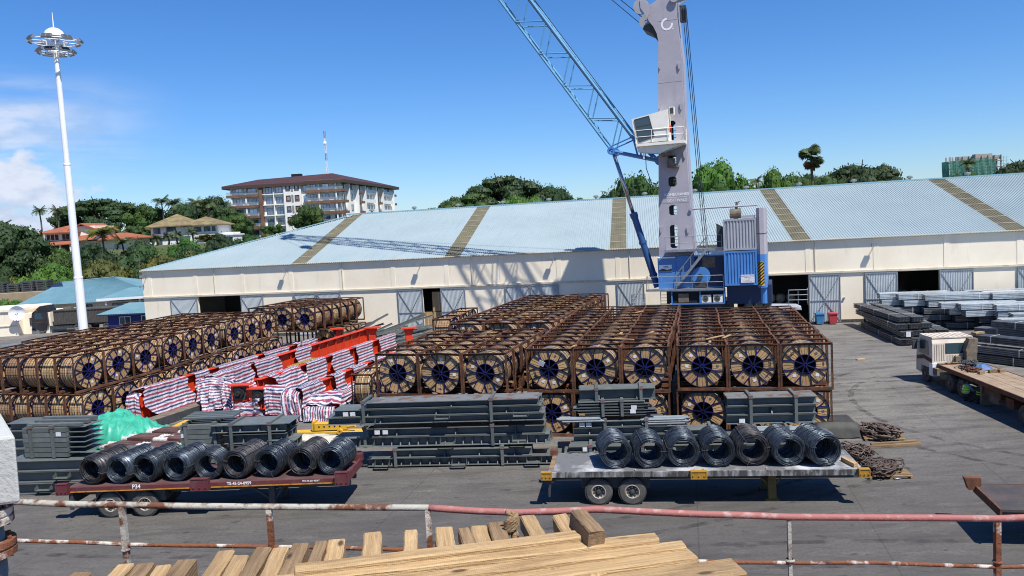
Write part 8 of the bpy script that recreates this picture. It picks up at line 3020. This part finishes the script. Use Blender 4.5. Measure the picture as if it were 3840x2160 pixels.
# ------------------------------------------------------------------ foreground: ship rail, dunnage timber, concrete block
sh = MB().box(-14, 14, -6, 7.22, 6.6, 7.2)
stt = sh.build('ship_deck', 'deckp')
struct(stt)
hb_ = MB().box(-14, 14, -6, 7.0, -1, 6.598).build('ship_hull', 'gpipe')
struct(hb_)
top = [(-4.7, 9.06), (-4.5, 9.05), (-4.0, 9.0), (-3.6, 8.97), (-2.93, 8.92), (-2.3, 8.88), (-1.86, 8.85), (-.86, 8.79), (-.43, 8.735), (-.07, 8.70), (.29, 8.695), (.65, 8.69), (1.5, 8.60), (2.39, 8.52), (3.35, 8.46), (4.29, 8.40), (4.8, 8.39), (6.5, 8.36)]
midr = [(-4.75, 8.71), (-4.39, 8.68), (-4.03, 8.65), (-3.61, 8.60), (-3.03, 8.56), (-2.32, 8.51), (-1.45, 8.44), (-.86, 8.39), (0.5, 8.26), (1.89, 8.12), (2.4, 8.09), (3.16, 8.05), (3.88, 7.98), (4.3, 7.945), (5.0, 7.92), (6.5, 7.9)]
rl = thing('ship_railing', 'rusty peeling ship railing along the bottom of the photo', 'railing', (0, 7, 0), 0)


def smooth_pts(p, k=5):
    out = []
    for (x0, z0), (x1, z1) in zip(p, p[1:]):
        for i in range(k):
            f = i / k
            out.append((x0 + (x1 - x0) * f, .008 * noise.noise((x0 + (x1 - x0) * f, 3, 1)), z0 + (z1 - z0) * f + .006 * noise.noise(((x0 + (x1 - x0) * f) * 1.3, 0, 7))))
    out.append((p[-1][0], 0, p[-1][1]))
    return out


ta = [q for q in top if q[0] <= -.85]
tb2 = [q for q in top if q[0] >= -.87]
MB().path(smooth_pts(ta), .029, 12).build('top_rail', 'rustrail', rl, True)['label'] = 'white flaking top rail with rust'
MB().path(smooth_pts(tb2), .031, 12).build('top_rail', 'pinkrail', rl, True)['label'] = 'faded red painted top rail'
MB().path(smooth_pts(midr), .019, 8).build('mid_rail', 'rustmid', rl, True)
for (x, zt_, dx, mt) in ((-3.62, 8.96, .03, 'rustrail'), (-2.3, 8.87, .0, 'rustmid'), (-.87, 8.78, .0, 'rustmid'), (2.39, 8.52, .02, 'rustrail'), (4.28, 8.40, .02, 'rustmid')):
    pw_ = .016 if x > 2 and x < 3 else .024
    po = MB().box(-pw_, pw_, -pw_, pw_, 7.2, zt_).box(-.06, .06, -.06, .06, 7.2, 7.22)
    for q in (0.45,):
        po.lathe([(.034, 0), (.045, .015), (.034, .03)], 10, 'z', (0, 0, zt_ - .42))
    po.build('post', mt, rl, False, (x, 0, 0))

bk_ = thing('concrete_block', 'pale grey painted block at the lower left edge', 'block', (0, 0, 0), 0)
cb2 = MB()
cb2.add([(-4.5, 4.75, 9.66), (-3.20, 4.95, 9.70), (-3.95, 5.95, 9.70), (-5.2, 5.75, 9.68), (-4.5, 4.75, 10.13), (-3.19, 4.95, 10.14), (-3.95, 5.95, 10.15), (-5.2, 5.75, 10.14)],
        [(0, 3, 2, 1), (4, 5, 6, 7), (0, 1, 5, 4), (1, 2, 6, 5), (2, 3, 7, 6), (3, 0, 4, 7)])
blo = cb2.build('block', 'block', bk_)
bv = blo.modifiers.new('bevel', 'BEVEL')
bv.width = .02
bv.segments = 2
pp = thing('flanged_pipe', 'grey vertical pipe with rusty flanges under the pale block', 'pipe', (-3.5, 5.0, 0), 0)
MB().tube((0, 0, 7.2), (0, 0, 9.66), .12, 20).build('pipe', 'gpipe', pp, True)
for z in (9.61, 9.40):
    f_ = MB().lathe([(.12, -.05), (.185, -.05), (.185, -.008), (.178, -.006), (.178, .006), (.185, .008), (.185, .045), (.12, .045)], 26, 'z', (0, 0, z)).build('flange', 'rustmid', pp)
    bo = MB()
    for k in range(8):
        a = 2 * PI * k / 8 + .2
        bo.tube((.155 * math.cos(a), .155 * math.sin(a), z - .07), (.155 * math.cos(a), .155 * math.sin(a), z + .065), .014, 6)
    bo.build('bolt', 'rustmid', f_)


def timber(p, q, w, h, label, mats='timber', roll=0.0, group='dunnage timbers on the ship deck'):
    """squared timber with its top face centre line running p -> q; slightly irregular"""
    p, q = Vector(p), Vector(q)
    d = q - p
    L = d.length
    rnd = random.Random(int(p.x * 1000) + int(q.y * 977))
    mb = MB()
    n = 10
    vs = []
    for i in range(n + 1):
        x = L * i / n
        oy, oz = rnd.uniform(-.004, .004), rnd.uniform(-.004, .002)
        b = .012
        for (yy, zz) in ((-w / 2 + b, 0), (w / 2 - b, 0), (w / 2, -b), (w / 2, -h), (-w / 2, -h), (-w / 2, -b)):
            vs.append((x + (rnd.uniform(-.012, .012) if i in (0, n) else 0), yy + oy + rnd.uniform(-.002, .002), zz + oz))
    fs = []
    for i in range(n):
        for j in range(6):
            fs.append((i * 6 + j, i * 6 + (j + 1) % 6, (i + 1) * 6 + (j + 1) % 6, (i + 1) * 6 + j))
    fs += [(5, 4, 3, 2, 1, 0), tuple(n * 6 + j for j in range(6))]
    mb.add(vs, fs)
    o = mb.build('timber_beam', mats)
    o.location = p
    o.rotation_mode = 'QUATERNION'
    x_ax = d.normalized()
    y_ax = Vector((0, 0, 1)).cross(x_ax).normalized()
    z_ax = x_ax.cross(y_ax)
    m3 = Matrix((x_ax, y_ax, z_ax)).transposed() @ Matrix.Rotation(roll, 3, 'X')
    o.rotation_quaternion = m3.to_quaternion()
    tag(o, label, 'timber', group)
    return o
SC = .97
crs = [((-3.68, 6.37), (-3.72, 6.0), .16, 1), ((-3.375, 6.49), (-3.36, 6.29), .15, 0), ((-3.215, 6.51), (-3.185, 6.265), .15, 1), ((-3.04, 6.455), (-3.01, 6.24), .13, 0), ((-2.9, 6.58), (-2.875, 6.225), .17, 1),
       ((-2.595, 6.69), (-2.565, 6.24), .15, 0), ((-2.42, 6.555), (-2.385, 6.26), .14, 0), ((-2.28, 6.71), (-2.255, 6.285), .14, 1), ((-2.125, 6.68), (-2.085, 6.305), .14, 0), ((-1.98, 6.79), (-1.94, 6.335), .145, 1),
       ((-1.79, 6.765), (-1.76, 6.36), .11, 1), ((-1.665, 6.81), (-1.605, 6.385), .15, 0), ((-1.37, 6.955), (-1.295, 6.42), .16, 0), ((-1.025, 6.94), (-.98, 6.49), .12, 0), ((-.735, 6.975), (-.675, 6.54), .16, 0),
       ((-.555, 6.90), (-.49, 6.57), .105, 1), ((-.42, 6.96), (-.365, 6.60), .145, 0), ((-.265, 7.02), (-.205, 6.625), .15, 1), ((.03, 7.105), (.10, 6.675), .14, 0), ((.32, 7.125), (.39, 6.72), .145, 0)]
for i, (p, q, w_, old) in enumerate(crs):
    p = Vector((p[0] * SC, p[1] * SC, 0))
    q = Vector((q[0] * SC, q[1] * SC, 0))
    d = (q - p).normalized()
    e = p + d * 1.25
    zt_ = 8.70 + U(-.012, .012)
    timber((p.x, p.y, zt_), (e.x, e.y, zt_ - .01), w_ * .97, .12 + .02 * (i % 3), '%s short timber end from the left, %s' % (ORD[i], 'weathered brown' if old else 'fresh pale wood'),
           'timberd' if old else 'timber', U(-.05, .05), 'short timber ends pointing to the quay')
L2 = .977
for i, (p, q, w_, h_, l) in enumerate((((-1.8, 5.99), (.615, 6.38), .135, .085, 'rearmost long pale plank lying over the short timbers'), ((-1.9, 5.79), (1.06, 6.22), .15, .08, 'second long plank from the back, with a knot'),
                                 ((-1.7, 5.56), (1.225, 6.04), .125, .07, 'third long plank from the back'), ((-1.6, 5.32), (1.26, 5.87), .20, .075, 'fourth long plank from the back with a dark edge'),
                                 ((-1.0, 5.18), (1.54, 5.60), .27, .09, 'nearest wide plank at the bottom edge'))):
    z = (8.825, 8.78, 8.74, 8.705, 8.67)[i]
    L2 = (11.3 - z) / 2.56
    timber((p[0] * L2, p[1] * L2, z), (q[0] * L2, q[1] * L2, z), w_, h_, l, 'timber', (.03, -.02, .02, -.03, .01)[i], 'long planks on the timber pile')
timber((.56, 5.98, 8.90), (.47 * .94, 6.73 * .94, 8.945), .14, .15, 'split square timber standing up against the red rail', 'timberd', .1, 'long planks on the timber pile')
kn = MB()
for i in range(5):
    kn.path([(.05 * math.cos(t * .8 + i), .05 * math.sin(t * .8 + i) * .6, -.09 + .03 * t + .01 * i) for t in range(7)], .02, 6)
kn.path([(0, 0, .05), (.02, 0, -.1), (.04, -.05, -.4), (.05, -.1, -.9)], .028, 6)
o = kn.build('rope_knot', 'timberd', None, True, (-.115, 6.62, 8.72))
tag(o, 'frayed brown rope knot between the short timbers', 'rope')
for k, x in enumerate((-3.0, -1.9, -.8, .4)):
    timber((x, 5.0, 8.55), (x + 1.0, 5.08, 8.55), .2, 1.34, '%s square bearer from the left under the timber pile' % ORD[k], 'timberd', 0, 'bearers under the timber pile')
